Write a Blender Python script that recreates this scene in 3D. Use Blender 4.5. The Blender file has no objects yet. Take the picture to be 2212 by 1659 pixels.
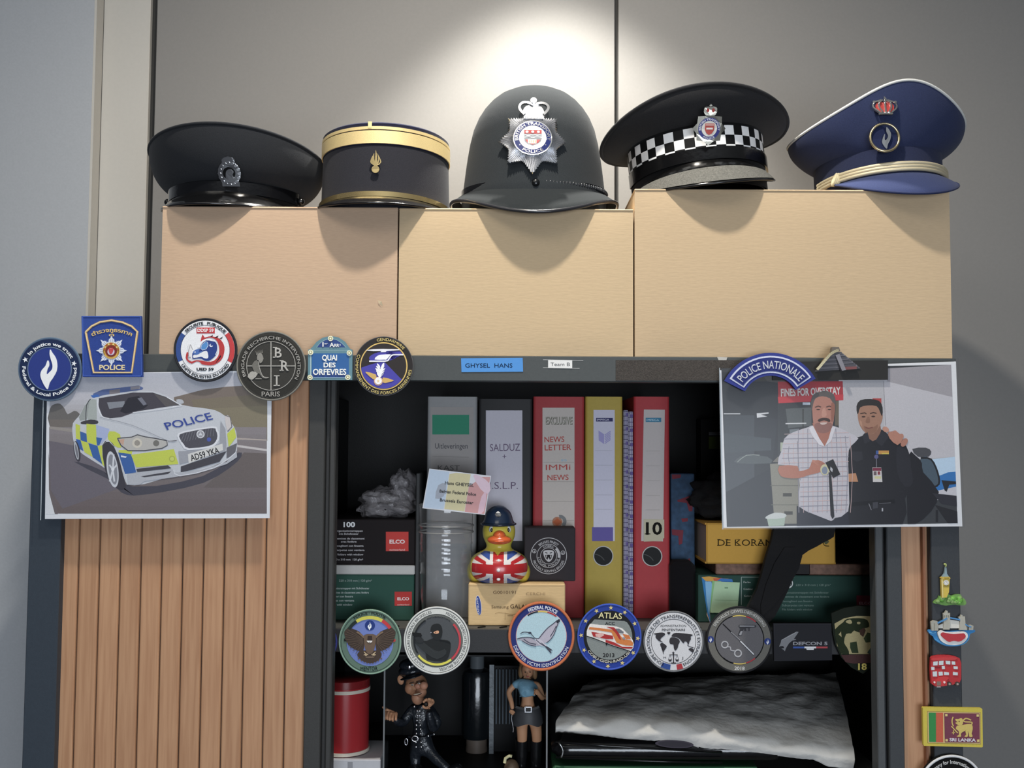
import bpy, math, random
from mathutils import Vector, Matrix, noise
random.seed(7)
R = math.radians; sin = math.sin; cos = math.cos; PI = math.pi
scene = bpy.context.scene
COL = scene.collection

# ------------------------------------------------------------------ camera
FPX = 2200.0
CAM = Vector((0.0, -1.3, 1.49))
camd = bpy.data.cameras.new('camera'); camd.sensor_width = 36.0; camd.lens = FPX / 2212 * 36
camo = bpy.data.objects.new('camera', camd); COL.objects.link(camo)
M3 = (Matrix.Rotation(R(90 + 3.22), 3, 'X') @ Matrix.Rotation(R(0.32), 3, 'Z'))
camo.matrix_world = Matrix.Translation(CAM) @ M3.to_4x4()
camd.clip_start = 0.05
scene.camera = camo
# ------------------------------------------------------------------ colour management, world
scene.view_settings.view_transform = 'Standard'; scene.view_settings.look = 'None'
scene.view_settings.gamma = 1.0; scene.view_settings.exposure = 0.42
try: scene.view_settings.use_curve_mapping = False
except Exception: pass
w = bpy.data.worlds.new('world'); scene.world = w; w.use_nodes = True
bg = w.node_tree.nodes['Background']; bg.inputs[0].default_value = (0.80, 0.86, 1.0, 1); bg.inputs[1].default_value = 0.05

def light(name, kind, loc, target, energy, color, **k):
    d = bpy.data.lights.new(name, kind); d.energy = energy; d.color = color
    for a, b in k.items(): setattr(d, a, b)
    o = bpy.data.objects.new(name, d); COL.objects.link(o); o.location = loc
    o.rotation_euler = (Vector(target) - Vector(loc)).to_track_quat('-Z', 'Y').to_euler()
    return o
light('ceiling_downlight', 'SPOT', (0.0, -0.46, 2.66), (0.0, 0.02, 1.5), 46.0, (1.0, 0.94, 0.84), spot_size=R(130), spot_blend=0.9, shadow_soft_size=0.03)
light('wall_washer', 'SPOT', (0.063, 0.20, 2.56), (0.063, 0.215, 1.6), 56.0, (1.0, 0.97, 0.90), spot_size=R(84), spot_blend=0.5, shadow_soft_size=0.025)
light('window_daylight', 'AREA', (0.45, -3.3, 1.12), (-0.1, 0.1, 1.16), 46.0, (0.82, 0.90, 1.0), shape='RECTANGLE', size=1.7, size_y=1.05)
light('ceiling_fill', 'AREA', (-0.5, -0.95, 2.66), (-0.1, 0.0, 1.3), 6.0, (1.0, 0.95, 0.87), shape='RECTANGLE', size=1.2, size_y=0.6)  # unseen area lamp, added as soft frontal fill

# ------------------------------------------------------------------ helpers
def P(px, py, Y):
    v = M3 @ Vector(((px - 1106) / FPX, (829.5 - py) / FPX, -1.0))
    return CAM + v * ((Y - CAM.y) / v.y)
def lin(c):
    c /= 255.0
    return c / 12.92 if c <= 0.04045 else ((c + 0.055) / 1.055) ** 2.4
_cc = {}
def C(h, g=1.0):
    k = (h, g)
    if k not in _cc:
        r_ = [lin(int(h[i:i + 2], 16)) for i in (0, 2, 4)]; y_ = 0.3 * r_[0] + 0.6 * r_[1] + 0.1 * r_[2]
        _cc[k] = tuple(min(0.92, (v * 0.88 + y_ * 0.12) * g) for v in r_) + (1.0,)
    return _cc[k]

_m = {}
def mat(name, col=None, rough=0.6, metal=0.0, spec=0.5, bump=None, vary=0.0, vscale=40, sheen=0.0, coat=0.0, alpha=1.0, stretch=(1, 1, 1), trans=0.0, emit=0.0):
    if name in _m: return _m[name]
    m = bpy.data.materials.new(name); m.use_nodes = True; nt = m.node_tree; N = nt.nodes; Lk = nt.links
    b = N['Principled BSDF']; b.inputs['Roughness'].default_value = rough; b.inputs['Metallic'].default_value = metal
    b.inputs['Specular IOR Level'].default_value = spec; b.inputs['Sheen Weight'].default_value = sheen
    b.inputs['Coat Weight'].default_value = coat; b.inputs['Alpha'].default_value = alpha
    b.inputs['Transmission Weight'].default_value = trans
    tc = N.new('ShaderNodeTexCoord'); mp = N.new('ShaderNodeMapping'); mp.inputs['Scale'].default_value = stretch
    Lk.new(tc.outputs['Object'], mp.inputs['Vector'])
    if col is None:
        a = N.new('ShaderNodeVertexColor'); a.layer_name = 'Col'; src = a.outputs['Color']
    else:
        a = N.new('ShaderNodeRGB'); a.outputs[0].default_value = C(col) if isinstance(col, str) else tuple(col) + (1,); src = a.outputs[0]
    if vary:
        nz = N.new('ShaderNodeTexNoise'); nz.inputs['Scale'].default_value = vscale; nz.inputs['Detail'].default_value = 5
        Lk.new(mp.outputs[0], nz.inputs['Vector'])
        mr = N.new('ShaderNodeMapRange'); mr.inputs['From Min'].default_value = 0.3; mr.inputs['From Max'].default_value = 0.7
        mr.inputs['To Min'].default_value = 1 - vary; mr.inputs['To Max'].default_value = 1 + vary
        Lk.new(nz.outputs['Fac'], mr.inputs['Value'])
        mx = N.new('ShaderNodeVectorMath'); mx.operation = 'SCALE'
        Lk.new(src, mx.inputs[0]); Lk.new(mr.outputs[0], mx.inputs['Scale']); src = mx.outputs[0]
    Lk.new(src, b.inputs['Base Color'])
    if emit: Lk.new(src, b.inputs['Emission Color']); b.inputs['Emission Strength'].default_value = emit
    if bump:
        nb = N.new('ShaderNodeTexNoise'); nb.inputs['Scale'].default_value = bump[0]; nb.inputs['Detail'].default_value = 4
        Lk.new(mp.outputs[0], nb.inputs['Vector'])
        bp = N.new('ShaderNodeBump'); bp.inputs['Strength'].default_value = bump[1]; bp.inputs['Distance'].default_value = bump[2]
        Lk.new(nb.outputs['Fac'], bp.inputs['Height']); Lk.new(bp.outputs[0], b.inputs['Normal'])
    _m[name] = m
    return m

EMB = mat('embroidered_thread', rough=0.9, spec=0.15, bump=(1500, 0.5, 0.0004), vary=0.10, vscale=900)
RUB = mat('moulded_rubber', rough=0.6, spec=0.15, vary=0.04, vscale=500)
PAP = mat('printed_paper', rough=0.75, spec=0.12, vary=0.02, vscale=300)
PHO = mat('printed_photo', rough=0.6, spec=0.2, vary=0.05, vscale=700)
GLO = mat('glossy_paint', rough=0.22, spec=0.5)
PLA = mat('plastic', rough=0.55, spec=0.2, vary=0.03, vscale=200)
CLO = mat('wool_cloth', rough=0.95, spec=0.12, sheen=0.06, bump=(1400, 0.45, 0.0006), vary=0.16, vscale=1100)
MET = mat('polished_metal', rough=0.22, metal=1.0)
ENA = mat('enamel', rough=0.2, spec=0.6)
LEA = mat('shiny_leather', rough=0.18, spec=0.6, bump=(90, 0.15, 0.002))
CARD = mat('corrugated_cardboard', rough=0.85, spec=0.15, vary=0.04, vscale=120, bump=(60, 0.12, 0.002), stretch=(1, 1, 6))
STEEL = mat('powder_coated_steel', rough=0.5, spec=0.22, bump=(700, 0.25, 0.0004), vary=0.04, vscale=300)
CLR = None
def clear_mat(name, tint=(1, 1, 1), gloss=0.12, rough=0.05, haze=0.0, gcol=1.0):
    if name in _m: return _m[name]
    m = bpy.data.materials.new(name); m.use_nodes = True; nt = m.node_tree; N = nt.nodes; N.remove(N['Principled BSDF'])
    t = N.new('ShaderNodeBsdfTransparent'); t.inputs[0].default_value = tint + (1,)
    g = N.new('ShaderNodeBsdfGlossy'); g.inputs['Roughness'].default_value = rough; g.inputs[0].default_value = (gcol, gcol, gcol, 1)
    lw = N.new('ShaderNodeLayerWeight'); lw.inputs['Blend'].default_value = 0.5
    fr = N.new('ShaderNodeMath'); fr.operation = 'POWER'; fr.inputs[1].default_value = 5.0; nt.links.new(lw.outputs['Facing'], fr.inputs[0])
    ad = N.new('ShaderNodeMath'); ad.operation = 'ADD'; ad.inputs[1].default_value = gloss + 0.04; ad.use_clamp = True
    nt.links.new(fr.outputs[0], ad.inputs[0])
    mx = N.new('ShaderNodeMixShader'); nt.links.new(ad.outputs[0], mx.inputs[0]); nt.links.new(t.outputs[0], mx.inputs[1]); nt.links.new(g.outputs[0], mx.inputs[2])
    out = mx
    if haze:
        df = N.new('ShaderNodeBsdfDiffuse'); df.inputs[0].default_value = (.75, .75, .75, 1); m2 = N.new('ShaderNodeMixShader'); m2.inputs[0].default_value = haze
        nt.links.new(mx.outputs[0], m2.inputs[1]); nt.links.new(df.outputs[0], m2.inputs[2]); out = m2
    nt.links.new(out.outputs[0], N['Material Output'].inputs['Surface'])
    _m[name] = m; return m

WL = {}
def tag(o, label=None, cat=None, group=None, kind=None):
    for k, v in (('label', label), ('category', cat), ('group', group), ('kind', kind)):
        if v: o[k] = v
    return o
def T(name, label, cat, loc, group=None):
    o = bpy.data.objects.new(name, None); o.empty_display_size = 0.02; COL.objects.link(o)
    o.location = loc; WL[o.name] = Vector(loc)
    return tag(o, label, cat, group)

class MB:
    def __init__(s): s.v = []; s.f = []; s.c = []
    def add(s, vs, fs, c):
        n = len(s.v); s.v += [Vector(v) for v in vs]
        if isinstance(c, list): s.c += c
        else: s.c += [c] * len(fs)
        s.f += [tuple(i + n for i in f) for f in fs]
        return s
    def box(s, a, b, c, bev=0.0):
        x0, y0, z0 = [min(p, q) for p, q in zip(a, b)]; x1, y1, z1 = [max(p, q) for p, q in zip(a, b)]
        if bev <= 0:
            vs = [(x, y, z) for x in (x0, x1) for y in (y0, y1) for z in (z0, z1)]
            fs = [(0, 1, 3, 2), (4, 6, 7, 5), (0, 4, 5, 1), (2, 3, 7, 6), (0, 2, 6, 4), (1, 5, 7, 3)]
            return s.add(vs, fs, c)
        e = bev; vs = []; 
        for x, sx in ((x0, 1), (x1, -1)):
            for y, sy in ((y0, 1), (y1, -1)):
                for z, sz in ((z0, 1), (z1, -1)):
                    vs += [(x, y + sy * e, z + sz * e), (x + sx * e, y, z + sz * e), (x + sx * e, y + sy * e, z)]
        def I(i, j, k, a): return (i * 4 + j * 2 + k) * 3 + a
        fs = []
        for i in (0, 1): fs.append((I(i, 0, 0, 0), I(i, 0, 1, 0), I(i, 1, 1, 0), I(i, 1, 0, 0)))
        for j in (0, 1): fs.append((I(0, j, 0, 1), I(0, j, 1, 1), I(1, j, 1, 1), I(1, j, 0, 1)))
        for k in (0, 1): fs.append((I(0, 0, k, 2), I(0, 1, k, 2), I(1, 1, k, 2), I(1, 0, k, 2)))
        for i in (0, 1):
            for j in (0, 1): fs.append((I(i, j, 0, 0), I(i, j, 1, 0), I(i, j, 1, 1), I(i, j, 0, 1)))
            for k in (0, 1): fs.append((I(i, 0, k, 0), I(i, 1, k, 0), I(i, 1, k, 2), I(i, 0, k, 2)))
        for j in (0, 1):
            for k in (0, 1): fs.append((I(0, j, k, 1), I(1, j, k, 1), I(1, j, k, 2), I(0, j, k, 2)))
        for i in (0, 1):
            for j in (0, 1):
                for k in (0, 1): fs.append((I(i, j, k, 0), I(i, j, k, 1), I(i, j, k, 2)))
        return s.add(vs, fs, c)
    def loft(s, rings, c, closed=True, cap0=False, cap1=False):
        n = len(rings[0]); vs = [p for r in rings for p in r]; fs = []; cs = []
        m = n if closed else n - 1
        for i in range(len(rings) - 1):
            for j in range(m):
                fs.append((i * n + j, i * n + (j + 1) % n, (i + 1) * n + (j + 1) % n, (i + 1) * n + j))
                cs.append(c(i, j) if callable(c) else c)
        if cap0: fs.append(tuple(range(n))); cs.append(c(0, 0) if callable(c) else c)
        if cap1: fs.append(tuple((len(rings) - 1) * n + j for j in range(n))); cs.append(c(len(rings) - 2, 0) if callable(c) else c)
        return s.add(vs, fs, cs)
    def tube(s, pts, r, c, closed=False, n=8, rr=None):
        pts = [Vector(p) for p in pts]; rings = []; L = len(pts)
        prev = None
        for i, p in enumerate(pts):
            a = pts[(i - 1) % L] if (closed or i > 0) else p; b = pts[(i + 1) % L] if (closed or i < L - 1) else p
            d = (b - a).normalized()
            if prev is None:
                up = Vector((0, 1, 0)) if abs(d.y) < 0.9 else Vector((1, 0, 0))
                u = d.cross(up).normalized()
            else: u = (prev - d * prev.dot(d)).normalized()
            prev = u; w_ = d.cross(u)
            q = rr[i] if rr else r
            rings.append([p + u * cos(2 * PI * k / n) * q + w_ * sin(2 * PI * k / n) * q for k in range(n)])
        if closed: rings.append(rings[0])
        return s.loft(rings, c, True, not closed, not closed)
    def ellip(s, ctr, rad, c, nu=24, nv=14, rot=None, p=1.0):
        ctr = Vector(ctr); rings = []
        for i in range(nv + 1):
            t = PI * i / nv; z = cos(t); q = sin(t)
            ring = []
            for j in range(nu):
                a = 2 * PI * j / nu
                v = Vector((q * sin(a) * rad[0], -q * cos(a) * rad[1], z * rad[2]))
                if rot: v = rot @ v
                ring.append(ctr + v)
            rings.append(ring)
        return s.loft(rings, c)
    def build(s, name, m, parent=None, smooth=None, label=None, tri=False, **tg):
        if not s.v: return None
        lo = Vector([min(v[i] for v in s.v) for i in range(3)]); hi = Vector([max(v[i] for v in s.v) for i in range(3)])
        c = Vector(((lo.x + hi.x) / 2, (lo.y + hi.y) / 2, lo.z))
        me = bpy.data.meshes.new(name); me.from_pydata([v - c for v in s.v], [], s.f); me.materials.append(m)
        ca = me.color_attributes.new('Col', 'FLOAT_COLOR', 'CORNER'); data = []
        for p, col in zip(me.polygons, s.c): data += list(col) * p.loop_total
        ca.data.foreach_set('color', data)
        if smooth:
            me.shade_smooth()
            if smooth is not True: me.set_sharp_from_angle(angle=R(smooth))
        me.update()
        o = bpy.data.objects.new(name, me); COL.objects.link(o); WL[o.name] = c
        if parent: o.parent = parent; o.location = c - WL[parent.name]
        else: o.location = c
        return tag(o, label, **tg)

# -------- lettering: outlines of the built-in font as plain triangles
_g = {}
def glyphs(s, bold=0.0):
    if 'M' in s: bold = 0.0
    k = (s, bold)
    if k in _g: return _g[k]
    cu = bpy.data.curves.new('t', 'FONT'); cu.body = s; cu.size = 1.0; cu.offset = bold; cu.resolution_u = 3
    o = bpy.data.objects.new('t', cu); COL.objects.link(o)
    dg = bpy.context.evaluated_depsgraph_get(); e = o.evaluated_get(dg); me = e.to_mesh()
    vs = [(v.co.x, v.co.y) for v in me.vertices]; fs = [tuple(p.vertices) for p in me.polygons]
    e.to_mesh_clear(); bpy.data.objects.remove(o); bpy.data.curves.remove(cu)
    _g[k] = (vs, fs); return _g[k]

def flatF(Y): return lambda px, py, d: P(px, py, Y) + Vector((0, -d, 0))
def tiltF(px0, py0, Y0, tilt=0.0, rad=None, yaw=0.0, roll=0.0):
    o = P(px0, py0, Y0); sc = (Y0 - CAM.y) / FPX
    Mx = Matrix.Rotation(R(yaw), 3, 'Z') @ Matrix.Rotation(R(-tilt), 3, 'X') @ Matrix.Rotation(R(roll), 3, 'Y')
    def f(px, py, d):
        x = (px - px0) * sc; z = -(py - py0) * sc
        if rad: a = x / rad; v = Vector(((rad + d) * sin(a), rad - (rad + d) * cos(a), z))
        else: v = Vector((x, -d, z))
        return o + Mx @ v
    return f
def crom(pts, n=4, closed=True):
    out = []; L = len(pts)
    for i in range(L if closed else L - 1):
        g = (lambda j: pts[j % L]) if closed else (lambda j: pts[max(0, min(L - 1, j))])
        p0, p1, p2, p3 = g(i - 1), g(i), g(i + 1), g(i + 2)
        for k in range(n):
            t = k / n
            out.append(tuple(0.5 * (2 * p1[a] + (p2[a] - p0[a]) * t + (2 * p0[a] - 5 * p1[a] + 4 * p2[a] - p3[a]) * t * t + (3 * p1[a] - p0[a] - 3 * p2[a] + p3[a]) * t ** 3) for a in (0, 1)))
    if not closed: out.append(tuple(pts[-1]))
    return out
class Art:
    """drawing on a surface: coordinates in a crop of the photograph, depth d above the surface"""
    clip = None
    def __init__(s, F, ox=0, oy=0, k=1.0, g=1.0, step=0.00002, d0=0.0):
        s.F = F; s.ox = ox; s.oy = oy; s.k = k; s.g = g; s.z = d0; s.step = step; s.mb = MB()
    def new(s): s.mb = MB(); return s
    def pt(s, u, v, d): return s.F(s.ox + u / s.k, s.oy + v / s.k, d)
    def lay(s, d):
        if d is None: s.z += s.step; return s.z
        return d
    def mesh2(s, vs, fs, c, d, t):
        d = s.lay(d); c = C(c, s.g) if isinstance(c, str) else c
        if s.clip: vs = [s.clip(u, v) for u, v in vs]
        if t <= 0: s.mb.add([s.pt(u, v, d) for u, v in vs], fs, c); return
        n = len(vs); from collections import Counter
        cnt = Counter()
        for f in fs:
            for i in range(len(f)): cnt[frozenset((f[i], f[(i + 1) % len(f)]))] += 1
        V = [s.pt(u, v, d + t) for u, v in vs] + [s.pt(u, v, d) for u, v in vs]; F_ = list(fs)
        for f in fs:
            for i in range(len(f)):
                a, b = f[i], f[(i + 1) % len(f)]
                if cnt[frozenset((a, b))] == 1: F_.append((a, b, b + n, a + n))
        s.mb.add(V, F_, c)
    def poly(s, pts, c, d=None, t=0.0, sm=0):
        if isinstance(pts, str):
            q = [float(x) for x in pts.replace(',', ' ').split()]; pts = list(zip(q[::2], q[1::2]))
        if sm: pts = crom(pts, sm)
        s.mesh2(pts, [tuple(range(len(pts)))], c, d, t); return s
    def ell(s, cx, cy, rx, ry, c, d=None, t=0.0, n=48, rot=0):
        a = R(rot)
        s.poly([(cx + rx * cos(2 * PI * i / n) * cos(a) - ry * sin(2 * PI * i / n) * sin(a), cy + rx * cos(2 * PI * i / n) * sin(a) + ry * sin(2 * PI * i / n) * cos(a)) for i in range(n)], c, d, t); return s
    def disk(s, cx, cy, r, c, d=None, t=0.0, n=64): return s.ell(cx, cy, r, r, c, d, t, n)
    def ring(s, cx, cy, r0, r1, c, a0=0, a1=360, d=None, t=0.0, sx=1.0):
        n = max(3, int(abs(a1 - a0) / 5)); vs = []; fs = []
        for i in range(n + 1):
            a = R(a0 + (a1 - a0) * i / n)
            vs += [(cx + r0 * sx * sin(a), cy - r0 * cos(a)), (cx + r1 * sx * sin(a), cy - r1 * cos(a))]
            if i: fs.append((2 * i - 2, 2 * i - 1, 2 * i + 1, 2 * i))
        s.mesh2(vs, fs, c, d, t); return s
    def rim(s, cx, cy, r, rt, c, d=0.0, sx=1.0, n=72):
        """rounded raised rim; rt in crop pixels"""
        cen = s.pt(cx, cy, 0); e = (s.pt(cx + rt, cy, 0) - cen).length
        s.mb.tube([s.pt(cx + r * sx * sin(2 * PI * i / n), cy - r * cos(2 * PI * i / n), d) for i in range(n)], e, C(c, s.g), True, 8); return s
    def line(s, pts, wd, c, d=None, t=0.0, sm=0, taper=False):
        if isinstance(pts, str):
            q = [float(x) for x in pts.replace(',', ' ').split()]; pts = list(zip(q[::2], q[1::2]))
        if sm: pts = crom(pts, sm, False)
        vs = []; fs = []; L = len(pts)
        for i, p in enumerate(pts):
            a = pts[max(0, i - 1)]; b = pts[min(L - 1, i + 1)]; dx, dy = b[0] - a[0], b[1] - a[1]; q = math.hypot(dx, dy) or 1
            h = wd / 2 * ((1 - i / (L - 1) * 0.9) if taper else 1)
            vs += [(p[0] - dy / q * h, p[1] + dx / q * h), (p[0] + dy / q * h, p[1] - dx / q * h)]
            if i: fs.append((2 * i - 2, 2 * i - 1, 2 * i + 1, 2 * i))
        s.mesh2(vs, fs, c, d, t); return s
    def rect(s, x0, y0, x1, y1, c, d=None, t=0.0): return s.poly([(x0, y0), (x1, y0), (x1, y1), (x0, y1)], c, d, t)
    def star(s, cx, cy, r, c, n=5, q=0.42, rot=0, d=None, t=0.0):
        return s.poly([(cx + (r if i % 2 == 0 else r * q) * sin(R(rot) + PI * i / n), cy - (r if i % 2 == 0 else r * q) * cos(R(rot) + PI * i / n)) for i in range(2 * n)], c, d, t)
    def text(s, txt, x, y, h, c, wd=None, al='l', rot=0, bold=0.0, d=None, t=0.0, shear=0, persp=None):
        """y is the baseline, h the capital height, wd the whole width"""
        vs, fs = glyphs(txt, bold)
        if not vs: return s
        x0 = min(v[0] for v in vs); x1 = max(v[0] for v in vs); k = h / 0.729
        kx = wd / (x1 - x0) if wd else k
        W = (x1 - x0) * kx; off = 0 if al == 'l' else (-W / 2 if al == 'c' else -W); a = R(rot); out = []
        for vx, vy in vs:
            u = (vx - x0) * kx + off + shear * vy * k; q = -vy * k
            out.append((x + u * cos(a) - q * sin(a), y + u * sin(a) + q * cos(a)))
        s.mesh2(out, fs, c, d, t); return s
    def arc(s, txt, cx, cy, r, a0, a1, h, c, bold=0.0, d=None, t=0.0, sx=1.0):
        """clock degrees from the top; a0<a1 reads over the top, a0>a1 reads under the bottom; r = baseline radius"""
        vs, fs = glyphs(txt, bold); x0 = min(v[0] for v in vs); x1 = max(v[0] for v in vs); k = h / 0.729; sg = 1 if a1 > a0 else -1
        out = []
        for vx, vy in vs:
            a = R(a0 + (a1 - a0) * (vx - x0) / (x1 - x0)); q = r + sg * vy * k
            out.append((cx + q * sx * sin(a), cy - q * cos(a)))
        s.mesh2(out, fs, c, d, t); return s
    def done(s, name, m, parent, smooth=None, label=None, **k):
        o = s.mb.build(name, m, parent, smooth, label, **k); s.mb = MB(); return o

# ------------------------------------------------------------------ setting
GREY = mat('painted_partition', col=(0.215, 0.207, 0.196), rough=0.6, spec=0.25, bump=(500, 0.15, 0.0004), vary=0.02, vscale=200)
CREAM = mat('cream_laminate', col=(0.47, 0.45, 0.41), rough=0.55, spec=0.25, vary=0.015, vscale=150)
LWALL = mat('blue_grey_wall', col=(0.37, 0.385, 0.405), rough=0.8, spec=0.15, bump=(250, 0.2, 0.0005), vary=0.03, vscale=250)
def struct(name, a, b, m):
    o = MB().box(a, b, (1, 1, 1, 1)).build(name, m); o['kind'] = 'structure'; return o
WY = 0.46; LX = P(195, 500, 0.43).x
xs1a, xs1b = P(318, 300, WY).x, P(332, 300, WY).x; xs2a, xs2b = P(1328, 200, WY).x, P(1336, 200, WY).x
struct('wall_back', (LX, WY + 0.012, 0), (3.0, WY + 0.1, 2.7), mat('dark_joint', col=(0.025, 0.024, 0.022), rough=0.8))
def panel(name, x0, x1, m):
    o = MB().box((x0, WY, 0.0), (x1, WY + 0.012, 2.7), (1, 1, 1, 1), 0.0012).build(name, m); o['kind'] = 'structure'; return o
panel('trim_1', LX, xs1a, CREAM); panel('trim_2', xs1b, xs2a, GREY); panel('trim_3', xs2b, 3.0, GREY)
struct('wall_left', (-1.6, 0.43, 0), (LX - 0.004, WY + 0.1, 2.7), LWALL)
struct('trim_4', (LX - 0.004, 0.4305, 0), (LX, WY, 2.7), CREAM)
struct('floor', (-1.6, -3.6, -0.05), (3.0, WY, 0), mat('grey_carpet', col=(0.09, 0.09, 0.10), rough=0.95, bump=(300, 0.5, 0.002)))
struct('ceiling', (-1.6, -3.6, 2.7), (3.0, WY, 2.75), mat('ceiling_tile', col=(0.7, 0.69, 0.66), rough=0.9))
# ------------------------------------------------------------------ cupboard with sliding slatted doors
ZT = P(1150, 769, 0).z            # top of the cupboard
XL = P(60, 1250, 0).x; XR = P(2074, 1250, 0).x
DK = C('44484a'); DKI = C('2a2b2c')
cup = T('tambour_cupboard', 'dark grey steel office cupboard with wood-look slatted sliding doors pushed half open', 'cupboard', ((XL + XR) / 2, 0.2, 0.0))
def part(name, boxes, m, c, parent=cup, bev=0.001, **k):
    b = MB()
    for a, e in boxes: b.box(a, e, c, bev)
    return b.build(name, m, parent, **k)
ZR = P(1150, 824, 0).z
part('top_panel', [((XL, 0.022, ZT - 0.004), (XR, 0.43, ZT))], STEEL, C('484c4c'))
part('top_rail', [((XL, 0, ZR), (XR, 0.022, ZT))], STEEL, C('484c4c'))
xa, xb = P(128, 1250, 0).x, P(2012, 1250, 0).x
part('front_stile', [((XL, 0, 0), (xa, 0.022, ZR))], STEEL, C('37404a'))  # left stile and side: blue tint of daylight put into the steel colour
part('side_panel', [((XL, 0.022, 0), (XL + 0.012, 0.43, ZT - 0.004))], STEEL, C('37404a'))
part('front_stile', [((xb, 0, 0), (XR, 0.022, ZR))], STEEL, C('383b3f'))
part('side_panel', [((XR - 0.012, 0.022, 0), (XR, 0.43, ZT - 0.004))], STEEL, C('383b3f'))
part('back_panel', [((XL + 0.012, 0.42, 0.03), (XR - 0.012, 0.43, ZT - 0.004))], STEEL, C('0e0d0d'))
part('plinth', [((XL + 0.012, 0.03, 0), (XR - 0.012, 0.42, 0.06))], STEEL, DKI)
# inner channel walls hiding the rolled doors
xo0, xo1 = P(724, 1250, 0.03).x, P(1884, 1250, 0.03).x
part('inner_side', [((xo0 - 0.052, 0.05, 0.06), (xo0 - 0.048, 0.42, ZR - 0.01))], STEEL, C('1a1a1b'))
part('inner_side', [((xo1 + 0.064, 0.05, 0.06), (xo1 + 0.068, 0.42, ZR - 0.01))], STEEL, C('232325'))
# shelves: plate with a turned-down lip and slotted holes
ZS = CAM.z - 0.2497; ZS2 = CAM.z - 0.466
def shelf(z, name='shelf'):
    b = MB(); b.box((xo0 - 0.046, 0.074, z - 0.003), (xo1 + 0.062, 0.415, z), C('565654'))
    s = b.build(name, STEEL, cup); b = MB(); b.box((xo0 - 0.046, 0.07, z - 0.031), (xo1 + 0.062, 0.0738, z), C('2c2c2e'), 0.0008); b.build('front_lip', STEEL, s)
    h = MB()
    for i in range(24):
        x = xo0 + 0.01 + i * 0.029
        h.tube([(x, 0.079, z + 0.0001), (x + 0.009, 0.087, z + 0.0001)], 0.0016, C('0a0a0a'), n=6)
    h.build('slots', STEEL, s)
    return s
shelf(ZS); shelf(ZS2); shelf(ZS - 0.75)
# tambour doors
WOODG = None
def wood():
    m = bpy.data.materials.new('beech_laminate'); m.use_nodes = True; nt = m.node_tree; N = nt.nodes; Lk = nt.links; b = N['Principled BSDF']
    tc = N.new('ShaderNodeTexCoord'); mp = N.new('ShaderNodeMapping'); mp.inputs['Scale'].default_value = (9, 9, 0.35); Lk.new(tc.outputs['Object'], mp.inputs[0])
    n1 = N.new('ShaderNodeTexNoise'); n1.inputs['Scale'].default_value = 26; n1.inputs['Detail'].default_value = 8; n1.inputs['Distortion'].default_value = 0.4; Lk.new(mp.outputs[0], n1.inputs[0])
    cr = N.new('ShaderNodeValToRGB'); cr.color_ramp.elements[0].position = 0.36; cr.color_ramp.elements[0].color = C('b0805a', 1.0); cr.color_ramp.elements[1].position = 0.64; cr.color_ramp.elements[1].color = C('bf9068', 1.0)
    Lk.new(n1.outputs['Fac'], cr.inputs[0])
    a = N.new('ShaderNodeVertexColor'); a.layer_name = 'Col'
    mx = N.new('ShaderNodeMix'); mx.data_type = 'RGBA'; mx.blend_type = 'MULTIPLY'; mx.inputs[0].default_value = 1.0
    Lk.new(cr.outputs[0], mx.inputs[6]); Lk.new(a.outputs['Color'], mx.inputs[7]); Lk.new(mx.outputs[2], b.inputs['Base Color'])
    b.inputs['Roughness'].default_value = 0.5; b.inputs['Specular IOR Level'].default_value = 0.3
    return m
WOOD = wood()
def slats(x0, x1, n, name='tambour_door'):
    b = MB(); w_ = (x1 - x0) / n
    for i in range(n):
        a = x0 + i * w_; e = a + w_ - 0.0011; s_ = 0.94 + 0.1 * random.random(); c = (s_, s_ * 0.99, s_ * 0.98, 1)
        pr = [(a, 0.016), (a + 0.0006, 0.0135), (a + 0.002, 0.0125), (e - 0.002, 0.0125), (e - 0.0006, 0.0135), (e, 0.016)]
        z0, z1 = 0.062, ZR + 0.004
        b.loft([[(x, y, z0) for x, y in pr], [(x, y, z1) for x, y in pr]], c, False)
    b.box((x0, 0.016, 0.062), (x1, 0.0185, ZR + 0.004), C('3a2415'))
    return b.build(name, WOOD, cup, label='wood-look slats')
xw0, xw1 = P(124, 1250, 0.013).x, P(664, 1250, 0.013).x
dl = slats(xw0, xw1, 12)
xr0, xr1 = P(1946, 1400, 0.013).x, P(2020, 1400, 0.013).x
dr = slats(xr0, xr1, 1)
def handle(x0, x1, parent):
    b = MB(); c = C('3c3c3b'); wd = x1 - x0
    b.box((x0, 0.004, 0.062), (x0 + wd * 0.62, 0.024, ZR + 0.004), c, 0.0012)
    b.box((x0 + wd * 0.62, 0.012, 0.062), (x0 + wd * 0.78, 0.028, ZR + 0.004), C('303030'), 0.001)
    b.box((x0 + wd * 0.78, 0.007, 0.062), (x1, 0.03, ZR + 0.004), c, 0.0015)
    return b.build('handle_strip', STEEL, parent, label='dark grey handle strip')
handle(xw1, P(727, 1250, 0.03).x, dl)
b = MB(); c = C('3c3f42'); x0, x1 = P(1880, 1400, 0.03).x, xr0
b.box((x0, 0.007, 0.062), (x0 + (x1 - x0) * .3, 0.03, ZR + 0.004), C('4b4e50'), 0.0012)
b.box((x0 + (x1 - x0) * .3, 0.014, 0.062), (x0 + (x1 - x0) * .42, 0.03, ZR + 0.004), C('2c2d2f'), 0.001)
b.box((x0 + (x1 - x0) * .42, 0.005, 0.062), (x1, 0.024, ZR + 0.004), c, 0.0012)
b.build('handle_strip', STEEL, dr, label='dark grey handle strip')
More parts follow.
